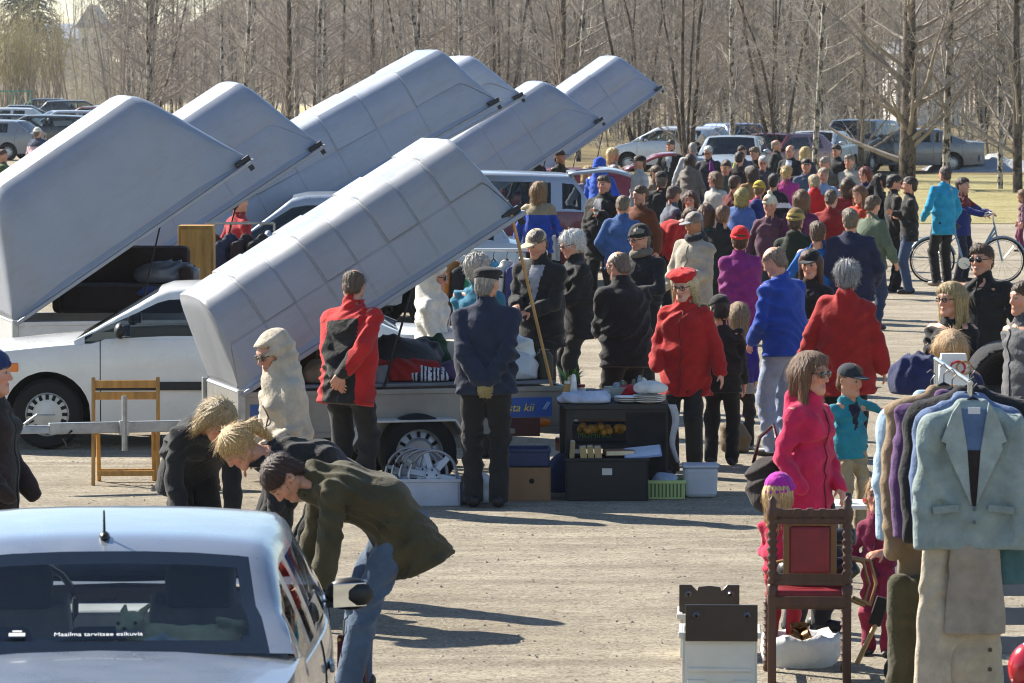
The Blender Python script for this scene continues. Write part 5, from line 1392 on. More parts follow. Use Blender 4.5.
for i,(x,y,r0,k_) in enumerate(((.10,-.16,.10,3),(.26,-.2,.115,4),(.30,-.02,.10,3))):
    t=thing('plate_stack',['stack of white plates in the middle of the black table','stack of white plates at the right front corner of the black table','stack of white plates by the red beret woman'][i],'plates',tc+Vector((x,y,tz+.002))); m=MB()
    for j in range(k_): z=.014*j; m.lathe([(0,z),(r0*.6,z),(r0,z+.016),(r0,z+.02),(r0*.6,z+.006),(0,z+.005)],n=24)
    m.build('plates',mat('porcelain','d8d6d0',.2,var=.03,coat=.4),t,40)
pile('paper','crumpled white wrapping paper at the right end of the black table','paper',tc+Vector((.28,-.14,tz+.075)),(.13,.10,.08),'d4d2cb',9,.02)
def jar(label,x,y,r0,h,c,lid,cat='jar'):
    t=thing('glass_jar',label,cat,tc+Vector((x,y,tz+.002))); m=MB(); m.lathe([(0,.0),(r0,0),(r0,h*.8),(r0*.7,h*.92),(r0*.72,h)],n=18); m.build('jar_glass',mat('jar_fill',c,.12,var=.2,coat=.6),t,50); m=MB(); m.lathe([(r0*.78,h),(r0*.78,h+.02),(0,h+.022)],n=18); m.build('lid',mat('jar_lid',lid,.4,.5),t,40)
jar('glass jar of yellow preserve at the left end of the black table',-.34,.02,.045,.13,'a87f2a','c9c9c0'); jar('small glass jar with pale contents beside the yellow jar',-.24,.08,.035,.10,'b9b3a0','8a1a1a')
for i,(x,y,c) in enumerate(((-.12,.05,'3a3550'),(-.05,.08,'c2c4cc'),(-.17,.12,'8a8a94'))):
    t=thing('cup',['dark blue patterned cup on the black table','white cup in the middle of the black table','grey cup at the back of the black table'][i],'cup',tc+Vector((x,y,tz+.002))); m=MB(); m.lathe([(0,0),(.03,0),(.04,.04),(.042,.085),(.038,.085),(.034,.04),(0,.01)],n=18); m.build('cup_wall',mat('cup_glaze',c,.2,var=.2,scale=30,coat=.5),t,50); m=MB(); m.tube([(.04,0,.07),(.065,0,.06),(.062,0,.03),(.038,0,.02)],.006,6); m.build('handle',mat('cup_glaze',c,.2,var=.2,scale=30,coat=.5),t,60)
t=thing('glass_bowl','clear glass bowl behind the linen on the black table','bowl',tc+Vector((.02,.12,tz+.002))); m=MB(); m.lathe([(0,0),(.04,0),(.075,.05),(.09,.10),(.085,.10),(.07,.05),(0,.012)],n=24); m.build('bowl_glass',mat('pale_glass','bcc3b8',.08,var=.05,coat=.8),t,50)
rr=random.Random(77)
for i in range(12):
    x=rr.uniform(-.36,.34); y=rr.uniform(-.06,.2); q=rr.random()
    t=thing('small_ware','small piece of china or glass among the crockery at the back of the black table','crockery',tc+Vector((x,y,tz+.002)),0,'small wares at the back of the black table'); m=MB(); h_=rr.uniform(.10,.2); r0=rr.uniform(.02,.045); c=rr.choice(['c9c6bc','8f9aa8','b8a68a','6d7f8c','d4d2cc','7a3a34','4a5a48'])
    m.lathe([(0,0),(r0,0),(r0*rr.uniform(.9,1.2),h_*.4),(r0*rr.uniform(.3,.9),h_*.75),(r0*rr.uniform(.4,.9),h_),(0,h_*.97)],n=16); m.build('ware_body',mat('glaze',c,.15,var=.2,scale=30,coat=.6),t,50)
    m=MB(); m.lathe([(r0*.42,h_*.99),(r0*.45,h_*1.04),(0,h_*1.06)],n=12); m.build('lid',mat('glaze',c,.15,var=.2,scale=30,coat=.6),t,50)
# potted plants at the left end of the table
def plant(label,pos,h,n,c,pot,seed,spread=.12):
    t=thing('potted_plant',label,'plant',pos); rr=random.Random(seed); m=MB(); m.lathe([(0,0),(.04,0),(.055,.085),(.05,.085),(.045,.07),(0,.07)],n=16); m.build('pot',mat('pot',pot,.6),t,40); V=[];F=[]
    for i in range(n):
        a=rr.uniform(0,6.28); b=Vector((rr.uniform(-.02,.02),rr.uniform(-.02,.02),.07)); d_=Vector((math.cos(a)*spread,math.sin(a)*spread,h*rr.uniform(.5,1))); s_=Vector((-math.sin(a),math.cos(a),0))*.014
        k=len(V); mid=b+d_*.55+Vector((0,0,.03)); V+=[b-s_*.3,b+s_*.3,mid+s_,mid-s_,b+d_]; F+=[(k,k+1,k+2,k+3),(k+3,k+2,k+4)]
    mk('leaves',V,F,mat('plant_leaf',c,.5,var=.3,scale=20),t,60)
plant('leafy green plant at the left end of the black table',tc+Vector((-.33,.16,tz+.002)),.20,34,'4f7a2a','5a4030',1)
plant('yellow flowered plant behind the grey bin',gz(655,478)+Vector((0,.25,.1)),.22,40,'a8a03c','2c2a28',2,.10)
t=crate('plastic_basket','pale green plastic basket on the ground beside the grey bin',666,499,.27,.24,.14,'aebf7e','basket',0)
m=MB()
for i in range(9): m.box((-.11+.0275*i,-.1285,.065),(.012,.006,.10))
m.build('slots',mat('slot_shadow','5f6f48',.8,var=0),t)
pile('cloth_bundle','blue and white cloth bundle in the pale green basket','cloth',gz(666,499)+Vector((0,.12,.06)),(.11,.09,.12),'a9b6cc',12)
t=thing('waste_bin','pale grey plastic bin on the ground by the red beret woman','bin',gz(701,498)+Vector((0,.13,0))); m=MB(); m.box((0,0,.115),(.24,.24,.23),top=1.08); m.build('bin_wall',mat('grey_bin','b6bac4',.4,var=.06),t,None,.03); m=MB(); m.box((0,0,.235),(.275,.275,.022)); m.build('rim',mat('grey_bin','b6bac4',.4,var=.06),t,None,.01)
t=thing('cloth_strip','white cloth strip hanging from the right end of the black table','cloth',tc+Vector((.405,-.30,.70))); V=[];F=[]
for i in range(14):
    u=i/13; 
    for j in range(3): V.append((.0+.02*math.sin(u*7)+.05*j*(1-.5*u)*.6+.05*u,-.01*j,-.44*u))
for i in range(13):
    for j in range(2): F.append((i*3+j,i*3+j+1,i*3+j+4,i*3+j+3))
mk('fabric',V,F,cloth('b8b9bd'),t,60,solid=.004)
# goods on the trailer bed
M5=Matrix.Translation(T5.location)@Matrix.Rotation(psi,4,'Z')
bed=lambda x,y,z=.45: M5@Vector((x,y,z))
t=thing('loading_board','grey board across the trailer bed under the goods','board',bed(L5/2+.1,-.05,.792),psi); m=MB(); m.box((0,0,.012),(L5*.86,1.2,.024)); m.build('plank',mat('grey_board','6c7078',.7,var=.2,bmp=.2),t,None,.003)
pile('clothes_heap','heap of black leather jackets on the trailer bed','clothes',bed(1.28,-.15,.82),(.40,.32,.30),'111214',21,.022,shiny=1)
pile('red_cloth','dark red cloth under the black jackets on the trailer bed','cloth',bed(1.22,-.42,.82),(.40,.10,.16),'8a1420',22)
pile('striped_shirt','blue and white striped shirt at the edge of the trailer bed','shirt',bed(1.48,-.50,.82),(.17,.09,.10),'c3c6cf',23,.012,c2='23283a')
t=thing('fabric_roll','grey roll of fabric at the edge of the trailer bed','roll',bed(1.10,-.50,.82)); m=MB(); m.lathe([(0,0),(.07,0),(.075,.06),(.07,.13),(.05,.13),(.045,.10),(0,.10)],n=20); m.build('roll_layers',cloth('6e7178'),t,40)
pile('plastic_bag','clear white plastic bag full of things at the end of the trailer bed','bag',bed(2.18,-.45,.82),(.20,.16,.20),'b9bdc0',24,.02,shiny=2)
pile('plastic_bag','knotted white plastic bag on top of the clear bag','bag',bed(2.25,-.40,.97),(.12,.10,.17),'c9ccc8',25,.016,shiny=2)
t=thing('thermos','dark olive canister beside the plastic bags on the trailer','canister',bed(2.43,-.45,.82)); m=MB(); m.lathe([(0,0),(.07,0),(.07,.17),(.05,.20),(0,.20)],n=18); m.build('canister_wall',mat('olive_metal','33301e',.45,.3),t,40); m=MB(); m.lathe([(.04,.20),(.04,.225),(0,.23)],n=14); m.build('lid',BLACKP(),t,40)
for i,(x,y,sz,c,lb) in enumerate(((1.72,-.40,(.14,.12,.14),'5a4a66','violet grey folded cloth on the trailer bed right of the striped shirt'),(1.90,-.52,(.12,.09,.12),'a89a7a','tan cloth bundle on the trailer bed before the plastic bags'),(1.62,.10,(.2,.16,.28),'2f4a3a','dark green coat heaped behind the black jackets on the trailer'),(.90,-.35,(.16,.14,.20),'3a4258','blue grey clothes at the front end of the trailer bed'),(.66,-.42,(.14,.12,.15),'8a7d6a','beige cloth at the front end of the trailer bed'))):
    pile('folded_clothes',lb,'clothes',bed(x,y,.82),sz,c,60+i)
for i,(x,y,w,h_,c,lb) in enumerate(((1.98,-.1,.24,.20,'9a7a50','small brown carton on the trailer bed behind the plastic bags'),(1.78,.25,.3,.26,'b8b4a8','white carton at the far side of the trailer bed'),(.8,.1,.3,.24,'6a4a30','dark brown carton at the front of the trailer bed'))):
    t=thing('carton',lb,'box',bed(x,y,.82),psi+.2*i); m=MB(); m.box((0,0,h_/2),(w,.22,h_)); m.build('walls',mat('carton_board',c,.8,var=.15),t,None,.004); m=MB(); m.box((0,0,h_+.002),(w*.2,.221,.004)); m.build('tape',mat('tape_tan','c9b27a',.4,var=.05),t)
for i,(px,py,sz,c,lb,sh) in enumerate(((478,503,(.12,.10,.20),'c4c8cc','white plastic bag on the ground beside the pale crate',2),(560,492,(.12,.1,.26),'2a3a5a','dark blue bag on the ground left of the black table',0),(735,452,(.13,.1,.22),'6a5a44','brown bag on the ground behind the grey bin',0),(650,486,(.10,.1,.3),'d2d0c8','white paper bag behind the green basket',2))):
    pile('bag',lb,'bag',gz(px,py),sz,c,160+i,.014,shiny=sh)
# patterned carrier bag beside the silver saloon
t=thing('carrier_bag','dark red bag with yellow diamond pattern beside the silver saloon mirror','bag',gz(352,694)+Vector((0,.06,0)),R(-8)); m=MB(); m.box((0,0,.15),(.15,.10,.30),top=.95); m.build('bag_panel',cloth('4a0f14'),t,None,.008)
m=MB(); rr=random.Random(2)
for i in range(5):
    for j in range(8):
        if rr.random()<.55: m.box((-.058+.029*i,-.0525+.0006*j,.025+.036*j),(.014,.004,.014),rot=Matrix.Rotation(PI/4,3,'Y'))
m.build('diamonds',cloth('b98a4a'),t)
m=MB(); m.tube([(-.04,-.04,.30),(-.035,-.04,.38),(.0,-.04,.41),(.035,-.04,.38),(.04,-.04,.30)],.006,6); m.build('handle',cloth('b8b0a0'),t,60)
# ---- clothes rail with garments behind the front trailer
def garment(label,pos,rz,c,L=.62,sleeves=.55,w=.21,name='hanging_jacket',cat='jacket',open_=False,h=.016,seed=1,trim=None,group=None,lap=None,cap=None,hook=True,thick=.05):
    t=thing(name,label,cat,pos,rz,group); S=SDF((-w-.2,-.16,-L-.12),(w+.2,.16,.08),h); a=np.array((1.,0,0)); f=np.array
    S.cone(f((0,0,-.08)),f((0,0,-L-.1)),thick,thick*1.05,k=.03,side=a,asp=w*.95/thick)
    for s in (1,-1):
        S.cone(f((s*.05,0,-.02)),f((s*w*.92,0,-.085)),.03,.035,k=.04)
        if sleeves: S.cone(f((s*w*.98,0,-.11)),f((s*(w+.03),-.01,-.11-sleeves*.5)),.058,.054,k=.045); S.cone(f((s*(w+.03),-.01,-.11-sleeves*.5)),f((s*(w+.025),-.03,-.11-sleeves)),.054,.046,k=.02)
    S.cone(f((-.05,.01,.0)),f((.05,.01,.0)),.03,.03,k=.03)
    S.disp(folds(.007,seed,.55)); S.cut((0,0,-L),(0,0,-1),.006); V,F=S.mesh(); mi=None;ms=[cloth(c)]
    if trim:
        ms.append(cloth(trim)); q=V[F].mean(1); mi=((np.abs(q[:,0])<.07*np.clip((q[:,2]+.32)/.3,0,1))&(q[:,1]<0)).astype(int)
    mk('fabric',V,F,ms,t,180,mi=mi)
    if hook:
        m=MB(); m.tube([(-w*.8,.0,-.05),(0,0,.035),(w*.8,0,-.05)],.008,6); m.tube([(0,0,.03),(0,0,.075),(.02,0,.10),(.0,0,.125),(-.02,0,.11)],.0035,5); m.build('hanger',mat('hanger_black','16161a',.4,var=0),t,60)
    return t
p0=gz(452,250,1.54)
t=thing('clothes_rail','white tube clothes rail full of colourful clothes behind the front trailer','clothes rail',(p0.x+.3,p0.y,0)); W_=.95
m=MB(); m.tube([(-W_/2,0,1.54),(W_/2+.1,0,1.54)],.016,8); m.build('top_rail',mat('white_tube','d4d4d2',.35,.3,.05),t,60)
for x in (-W_/2,W_/2+.1): m=MB(); m.tube([(x,0,1.54),(x,0,.05)],.014,8); m.tube([(x,-.28,.03),(x,.28,.03)],.014,8); m.build('leg',mat('white_tube','d4d4d2',.35,.3,.05),t,60)
cl=[('7b2a6a','magenta blouse hanging leftmost on the white clothes rail'),('b0702a','orange brown shirt hanging second on the white clothes rail'),('1f2326','black jacket hanging between orange and green on the white rail'),('2a7a5a','green dress hanging in the middle of the white clothes rail'),('1f6f9a','bright blue shirt hanging right of the green dress'),('c8c3b6','cream top hanging on the white clothes rail'),('3a3f6a','dark violet shirt hanging near the right end of the white rail'),('8a2b2b','rust red cardigan hanging rightmost on the white rail')]
for i,(c,lb) in enumerate(cl): garment(lb,(p0.x+.3-W_/2+.06+i*.125,p0.y+.01*i,1.42),R(62),c,.72+.1*math.sin(i*2),.5,.19,'hanging_shirt','garment',h=.022,seed=i,group='garments on the white clothes rail')
# second rack far behind at the left between the covers
p0=gz(240,228,1.55)
t=thing('clothes_rail','dark clothes rail between the left covers','clothes rail',(p0.x,p0.y,0)); m=MB(); m.tube([(-.36,0,1.60),(.36,0,1.60)],.016,6); m.build('top_rail',STEEL(),t,60)
for x in (-.36,.36): m=MB(); m.tube([(x,0,1.60),(x,0,0)],.014,6); m.build('leg',STEEL(),t,60)
for i,(c,lb) in enumerate((('6a3a22','brown coat on the dark rail between the left covers'),('2a3048','navy coat on the dark rail between the left covers'),('30241f','dark brown coat nearest the tan cupboard on the dark rail'),('1b1b20','black coat at the right end of the dark rail between the covers'))): garment(lb,(p0.x-.27+i*.17,p0.y,1.46),R(58),c,.9,.55,.2,'hanging_coat','coat',h=.026,seed=30+i,group='coats between the left covers')
o_=Vector((xg(197,42.6,1),42.6,.80)); t=thing('cupboard','tan wooden cupboard standing on a trailer bed between the left covers','cupboard',o_); m=MB(); m.box((0,0,.42),(.36,.3,.84)); m.build('carcass',wood('a8803f'),t,None,.01); m=MB(); m.box((0,-.16,.42),(.30,.02,.76)); m.build('door',wood('b48c4a'),t,None,.005)
o_=Vector((xg(126,41.5,.8),41.5,0))
t=thing('sofa','dark maroon upholstered sofa on the bed of the largest covered trailer','sofa',(o_.x,o_.y,.81)); MR=cloth('2d1616')
m=MB(); m.box((0,.15,.35),(1.25,.22,.62)); m.build('backrest',MR,t,None,.06); m=MB(); m.box((0,-.15,.16),(1.25,.6,.28)); m.build('seat',MR,t,None,.06)
for x in (-.62,.62): m=MB(); m.box((x,-.1,.25),(.14,.6,.46)); m.build('armrest',MR,t,None,.05)
pile('tarpaulin','grey crumpled plastic sheet on the dark sofa','plastic sheet',Vector((o_.x+.42,o_.y-.12,1.12)),(.34,.22,.20),'5c626c',41,.03,shiny=2)
pile('blue_bundle','blue cloth bundle below the grey plastic sheet','cloth',Vector((o_.x+.40,o_.y-.50,1.00)),(.24,.10,.09),'28386e',42,.02)
# wheeled clothes rack at the right, seen along its length
RX=(974-512)/220.0; RY=FPX/220.0
t=thing('clothes_rack','chrome clothes rack seen end on at the right with jackets and skirts','clothes rack',(RX,RY,0)); CH=mat('chrome_tube','b8b8b8',.25,.85,.05)
m=MB(); m.tube([(0,.06,1.775),(0,1.7,1.775)],.011,8); m.build('top_rail',CH,t,60)
for y in (.12,1.65):
    m=MB(); m.tube([(0,y,.08),(0,y,1.775)],.012,8); m.tube([(-.25,y,.08),(.25,y,.08)],.014,8); m.build('upright',CH,t,60)
    for x in (-.24,.24): m=MB(); m.lathe([(0,-.015),(.04,-.015),(.04,.015),(0,.015)],(x,y,.04),14,'Y'); m.build('caster',BLACKP(),t,40)
grp='garments on the chrome clothes rack'
bl=garment('mint green blazer hanging at the front of the chrome rack',(RX,RY,1.68),0,'8a9896',.66,.68,.192,'blazer','blazer',h=.010,seed=51,group=grp,thick=.048)
MT=cloth('95a2a0'); MT2=cloth('818e8c')
# open front: dark gap, shirt, lapels, pockets, buttons
m=MB(); m.add([(-.075,-.060,-.01),(.075,-.060,-.01),(.012,-.066,-.46),(-.004,-.066,-.46)],[(0,1,2,3)]); m.build('lining',cloth('566e92'),bl,solid=.004)
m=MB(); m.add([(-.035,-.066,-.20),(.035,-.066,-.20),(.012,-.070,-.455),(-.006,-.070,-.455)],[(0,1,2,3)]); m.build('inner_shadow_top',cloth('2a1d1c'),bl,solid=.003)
for s in (-1,1):
    m=MB(); m.prism([(s*.065,.02),(s*.10,-.03),(s*.15,-.16),(s*.125,-.17),(s*.13,-.195),(s*.012,-.45),(s*.03,-.2)][::s],-.078,-.062); m.build('lapel',MT,bl,None,.004)
    m=MB(); m.box((s*.125,-.068,-.47),(.12,.012,.035),rot=Matrix.Rotation(R(6*s),3,'Y')); m.build('pocket_flap',MT2,bl,None,.004)
for z in (-.47,-.53): m=MB(); m.lathe([(0,-.006),(.009,-.004),(.010,.0)],(.004,-.073,z),12,'Y'); m.build('button',mat('grey_button','4e5c60',.3,var=0),bl,60)
m=MB(); m.box((0,-.065,-.02),(.055,.006,.03)); m.build('size_label',mat('label_white','c9ccd2',.8,var=.04),bl)
garment('blue denim shirt showing below the hem of the mint blazer',(RX,RY+.13,1.70),0,'5f7296',.76,.5,.19,'hanging_shirt','shirt',h=.014,seed=52,group=grp)
garment('very dark plum jacket hanging right behind the mint blazer',(RX+.02,RY+.26,1.72),R(4),'231a26',.70,.55,.25,'hanging_jacket','jacket',h=.014,seed=53,group=grp,thick=.07)
garment('purple velvet jacket between the plum jacket and the tan coat',(RX-.05,RY+.42,1.69),R(6),'5d3f6c',.66,.58,.21,'hanging_jacket','jacket',h=.014,seed=54,group=grp)
garment('tan suede coat with long sleeves hanging behind the purple jacket',(RX-.07,RY+.60,1.70),R(8),'8b765c',.92,.64,.22,'hanging_coat','coat',h=.014,seed=55,group=grp)
garment('light blue denim jacket hanging farthest on the chrome rack',(RX-.11,RY+.80,1.66),R(10),'a5bfd6',.68,.58,.20,'hanging_jacket','jacket',h=.014,seed=56,group=grp)
def skirt(label,pos,L,w0,w1,c,seed,name='hanging_skirt',cat='skirt',buttons=0,rz=0):
    t=thing(name,label,cat,pos,rz,grp); S=SDF((-.3,-.14,-L-.08),(.3,.14,.06),.012); S.cone((0,0,0),(0,0,-L-.05),.035,.05,k=.01,side=np.array((1.,0,0)),asp=1); 
    S=SDF((-.32,-.16,-L-.08),(.32,.16,.06),.012)
    for i in range(7):
        u=-1+i/3; S.cone((u*w0*.82,.01*math.sin(i*2),-.03),(u*w1*.85,.02*math.sin(i*2.4),-L-.04),.034,.045,k=.03)
    S.disp(folds(.006,seed,.3)); S.cut((0,0,-L),(0,0,-1)); V,F=S.mesh(); mk('fabric',V,F,cloth(c),t,180)
    m=MB(); m.box((0,0,0),(w0*2,.05,.03)); m.build('waistband',cloth(c),t,None,.006)
    m=MB(); m.tube([(-w0*.9,0,.02),(w0*.9,0,.02)],.006,6); m.tube([(0,0,.02),(0,0,.10),(.02,0,.12)],.004,5); m.build('hanger',BLACKP(),t,60)
    for k in range(buttons): m=MB(); m.lathe([(0,-.004),(.010,-.003),(.011,.0)],(w0*.55,-.075,-.10-.09*k),12,'Y'); m.build('button',mat('brown_button','3a2a1e',.3,var=0),t,60)
    return t
skirt('long cream skirt hanging under the left side of the mint blazer',(RX-.10,RY+.07,1.05),.78,.11,.14,'b7ab97',61)
skirt('short taupe skirt hanging under the middle of the mint blazer',(RX+.02,RY+.0,1.05),.42,.10,.12,'9b8f80',62)
skirt('cream skirt with two brown buttons below the taupe skirt',(RX+.03,RY+.05,.66),.36,.10,.10,'b3a58e',63,buttons=3)
skirt('teal skirt hanging at the right edge of the chrome rack',(RX+.19,RY+.10,1.05),.20,.08,.09,'4c6d70',64)
def slacks(label,pos,L,c,seed):
    t=thing('hanging_trousers',label,'trousers',pos,0,grp); S=SDF((-.22,-.16,-L-.06),(.22,.16,.06),.012)
    for s in (1,-1): S.cone((s*.045,0,0),(s*.055,0,-L-.03),.06,.06,k=.02)
    S.disp(folds(.009,seed,.9)); S.cut((0,0,-L),(0,0,-1)); V,F=S.mesh(); mk('fabric',V,F,cloth(c),t,180); m=MB(); m.tube([(-.1,0,.03),(.1,0,.03)],.008,6); m.build('hanger',BLACKP(),t,60)
slacks('dark olive trousers hanging under the tan coat on the chrome rack',(RX-.24,RY+.45,.80),.72,'4a4632',71)
slacks('green black trousers beside the olive pair on the chrome rack',(RX-.14,RY+.62,.74),.68,'2c3029',72)
# grey slatted crates and a red white item at the lower right corner
t=thing('grey_crate','grey slatted crate stack at the right edge behind the skirts','crate',gz(1018,705)+Vector((0,.6,0))); GC=mat('grey_slats','5f666c',.6,var=.15)
for i in range(5): m=MB(); m.box((0,-.2,.10+.15*i),(.34,.02,.09)); m.box((-.16,0,.10+.15*i),(.02,.38,.09)); m.build('slat',GC,t,None,.004)
for x in (-.16,.16):
    for y in (-.18,.18): m=MB(); m.box((x,y,.40),(.03,.03,.8)); m.build('corner_post',GC,t)
t=thing('white_cart','low white wheeled cart standing under the chrome rack','cart',gz(930,690)+Vector((0,.3,0))); WP=mat('white_lacquer','cfcfcb',.4,var=.06)
m=MB(); m.box((0,0,.32),(.30,.5,.03)); m.build('shelf',WP,t,None,.005)
for x in (-.14,.14): m=MB(); m.box((x,-.22,.20),(.025,.025,.24)); m.box((x,.22,.20),(.025,.025,.24)); m.build('leg',WP,t)
for x in (-.14,.14): m=MB(); m.lathe([(0,-.02),(.085,-.02),(.095,0),(.085,.02),(0,.02)],(x,-.22,.09),18,'Y'); m.build('wheel',RUBBER(),t,40)
S=SDF((-.2,-.2,-.02),(.2,.2,.3),.010); S.ell((0,0,.11),(.13,.11,.14),None,.02); S.cut((0,0,.003),(0,0,-1)); V,F=S.mesh(); q=V[F].mean(1); mi=np.where(q[:,0]+.5*q[:,2]>.06,1,0)
t=thing('helmet','red and white rounded helmet in the lower right corner','helmet',gz(1036,722)+Vector((0,.1,.14)),0); mk('shell',V,F,[mat('red_gloss','b01828',.2,var=.05,coat=.6),mat('white_gloss','c8d0d4',.2,var=.05,coat=.6)],t,180,mi=mi)
m=MB(); m.box((0,0,-.07),(.3,.3,.135)); m.build('stand',BLACKP(),t,None,.01)
# white paper bag with red ring emblem hung at the far end of the rack
t=thing('paper_bag','white paper bag with red and tan ring emblem held by the fair haired woman','bag',gz(953,395,1.42),R(4)); m=MB(); m.box((0,0,.06),(.22,.08,.34),top=.62); m.build('paper',mat('white_paper','e6e6e2',.8,var=.03,bmp=.3,bscale=10),t,None,.004)
def ring(r0,cx,cz,mt,n=30,heart=False):
    m=MB(); P=[]
    for a in np.linspace(0,2*PI,n): P.append((cx+r0*math.cos(a),-.058,cz+r0*.85*math.sin(a)))
    m.tube(P,.007,6); return m.build('emblem',mt,t,60)
ring(.04,.015,.155,mat('print_red','b3262c',.5,var=0)); ring(.04,.05,.155,mat('print_tan','b08a58',.5,var=0))
pile('navy_bag','navy cloth bag held beside the paper bag by the clothes rack','bag',gz(921,398,1.22)+Vector((0,.3,-.0)),(.17,.14,.24),'222b52',84,.010)
# pram hood behind the rack
t=thing('pram','dark pram with grey folding hood behind the mint blazer','pram',gz(1008,520)+Vector((0,.3,0))); pb=gz(1008,520)
S=SDF((-.34,-.5,.4),(.34,.5,1.3),.02); S.ell((0,.1,.98),(.27,.36,.28),None,.02); S.ell((0,-.12,.93),(.23,.34,.26),None,.02,'s'); S.cut((0,0,.92),(0,0,-1)); V,F=S.mesh(); mk('hood',V,F,cloth('25262b'),t,180)
S=SDF((-.34,-.55,.4),(.34,.55,1.0),.02); S.cone((0,-.3,.72),(0,.3,.72),.16,.17,k=.02,side=np.array((1.,0,0)),asp=1.3); S.cut((0,0,.9),(0,0,1)); V,F=S.mesh(); mk('carrycot',V,F,cloth('5b5d60'),t,180)
m=MB()
for x in (-.22,.22): m.tube([(x,-.35,.12),(x,.2,.6),(x,.5,1.0)],.012,6); m.tube([(x,.35,.12),(x,-.2,.6)],.012,6)
m.tube([(-.22,.5,1.0),(.22,.5,1.0)],.014,6); m.build('frame',CH,t,60)
for x in (-.24,.24):
    for y in (-.35,.35): m=MB(); m.lathe([(0,-.015),(.10,-.02),(.12,0),(.10,.02),(0,.015)],(x,y,.12),18,'X'); m.build('wheel',RUBBER(),t,40)
# low white toy table
t=thing('toy_table','small white table with toys behind the antique chair','table',gz(866,588)+Vector((0,.2,0))); tt_=t.location.copy()
m=MB(); m.box((0,0,.50),(.42,.4,.025)); m.build('tabletop',WP,t,None,.008)
for x in (-.18,.18):
    for y in (-.17,.17): m=MB(); m.box((x,y,.245),(.03,.03,.49)); m.build('leg',WP,t)
t=thing('toy_bottle','small teal and yellow toy on the white toy table','toy',tt_+Vector((.03,-.03,.514))); m=MB(); m.lathe([(0,0),(.03,0),(.035,.04),(.02,.06)],n=14); m.build('base',mat('toy_teal','1f8a86',.3,var=0),t,50); m=MB(); m.ell((0,0,.08),(.022,.022,.026),12); m.build('top',mat('toy_yellow','c9b832',.3,var=0),t,60)
t=thing('toy_car','red toy car on the front edge of the white toy table','toy',tt_+Vector((.05,-.14,.514)),.3); m=MB(); m.box((0,0,.028),(.13,.06,.03)); m.box((-.01,0,.055),(.065,.05,.03),top=.7); m.build('car_shell',mat('toy_red','b01c26',.3,var=0,coat=.5),t,None,.006); m=MB()
for x in (-.04,.04):
    for y in (-.03,.03): m.lathe([(0,-.006),(.016,-.006),(.016,.006),(0,.006)],(x,y,.016),12,'Y')
m.build('wheels',BLACKP(),t,40)
t=thing('toy_ball','dark toy ball on the white toy table','toy',tt_+Vector((-.11,-.05,.514))); m=MB(); m.ell((0,0,.035),(.035,.035,.035),16); m.build('ball',mat('toy_dark','301c22',.4),t,60)
# wooden broom and shoes at the foot of the rack
t=thing('wooden_scraper','worn wooden handled tool leaning at the foot of the chrome rack','tool',gz(866,668)); m=MB(); m.tube([(-.05,0,.02),(.06,.05,.24)],.014,6); m.build('handle',wood('b08a50'),t); m=MB(); m.box((.07,.05,.30),(.07,.03,.16),rot=Matrix.Rotation(R(18),3,'Y')); m.build('brush_head',mat('dark_bristle','2a2622',.9),t,None,.01)
# bicycle on the far right
o_=gz(967,283); t=thing('bicycle','pale blue ladies bicycle held by the person in the dark red jacket','bicycle',o_,R(2)); BP=paint('5b7f9a'); wb_=.53
for x in (-wb_,wb_):
    w=thing_part('wheel',t,(x,0,.34)); m=MB(); m.tube([(.33*math.cos(a),0,.33*math.sin(a)) for a in np.linspace(0,2*PI,33)],.016,6); m.build('tyre',RUBBER(),w,60)
    m=MB()
    for k in range(14): a=2*PI*k/14; m.tube([(0,.01*(-1)**k,0),(.32*math.cos(a),0,.32*math.sin(a))],.0022,3)
    m.tube([(.30*math.cos(a),0,.30*math.sin(a)) for a in np.linspace(0,2*PI,33)],.008,5); m.build('spokes',CH,w)
    m=MB(); m.tube([(x+.36*math.cos(a),0,.34+.36*math.sin(a)) for a in np.linspace(.25,PI-.1,16)],.016,5); m.build('mudguard',BP,t,60)
m=MB(); bbk=(-.05,0,.30)
m.tube([(.42,0,.85),(.20,0,.45),bbk],.018,8); m.tube([(.44,0,.78),(.1,0,.36),bbk],.014,8); m.tube([bbk,(-.20,0,.80)],.016,8); m.tube([bbk,(-wb_,0,.34)],.011,6); m.tube([(-.17,0,.70),(-wb_,0,.34)],.009,6); m.tube([(.40,0,.92),(.45,0,.70),(wb_,0,.34)],.014,8); m.build('frame',BP,t,60)
m=MB(); m.tube([(.40,0,.9),(.39,0,1.02)],.012,6); m.tube([(.22,-.26,1.03),(.36,-.20,1.06),(.40,0,1.04),(.36,.20,1.06),(.22,.26,1.03)],.011,6); m.build('handlebar',CH,t,60)
m=MB(); m.ell((-.23,0,.86),(.13,.09,.045),14); m.tube([(-.2,0,.78),(-.22,0,.85)],.013,6); m.build('saddle',mat('saddle_black','17171a',.5),t,60)
m=MB(); m.lathe([(0,-.01),(.09,-.01),(.09,.01),(0,.01)],(-.05,-.03,.30),18,'Y'); m.tube([(-.05,-.05,.30),(.08,-.06,.20)],.009,5); m.box((.09,-.09,.20),(.08,.08,.02)); m.build('crank',CH,t)
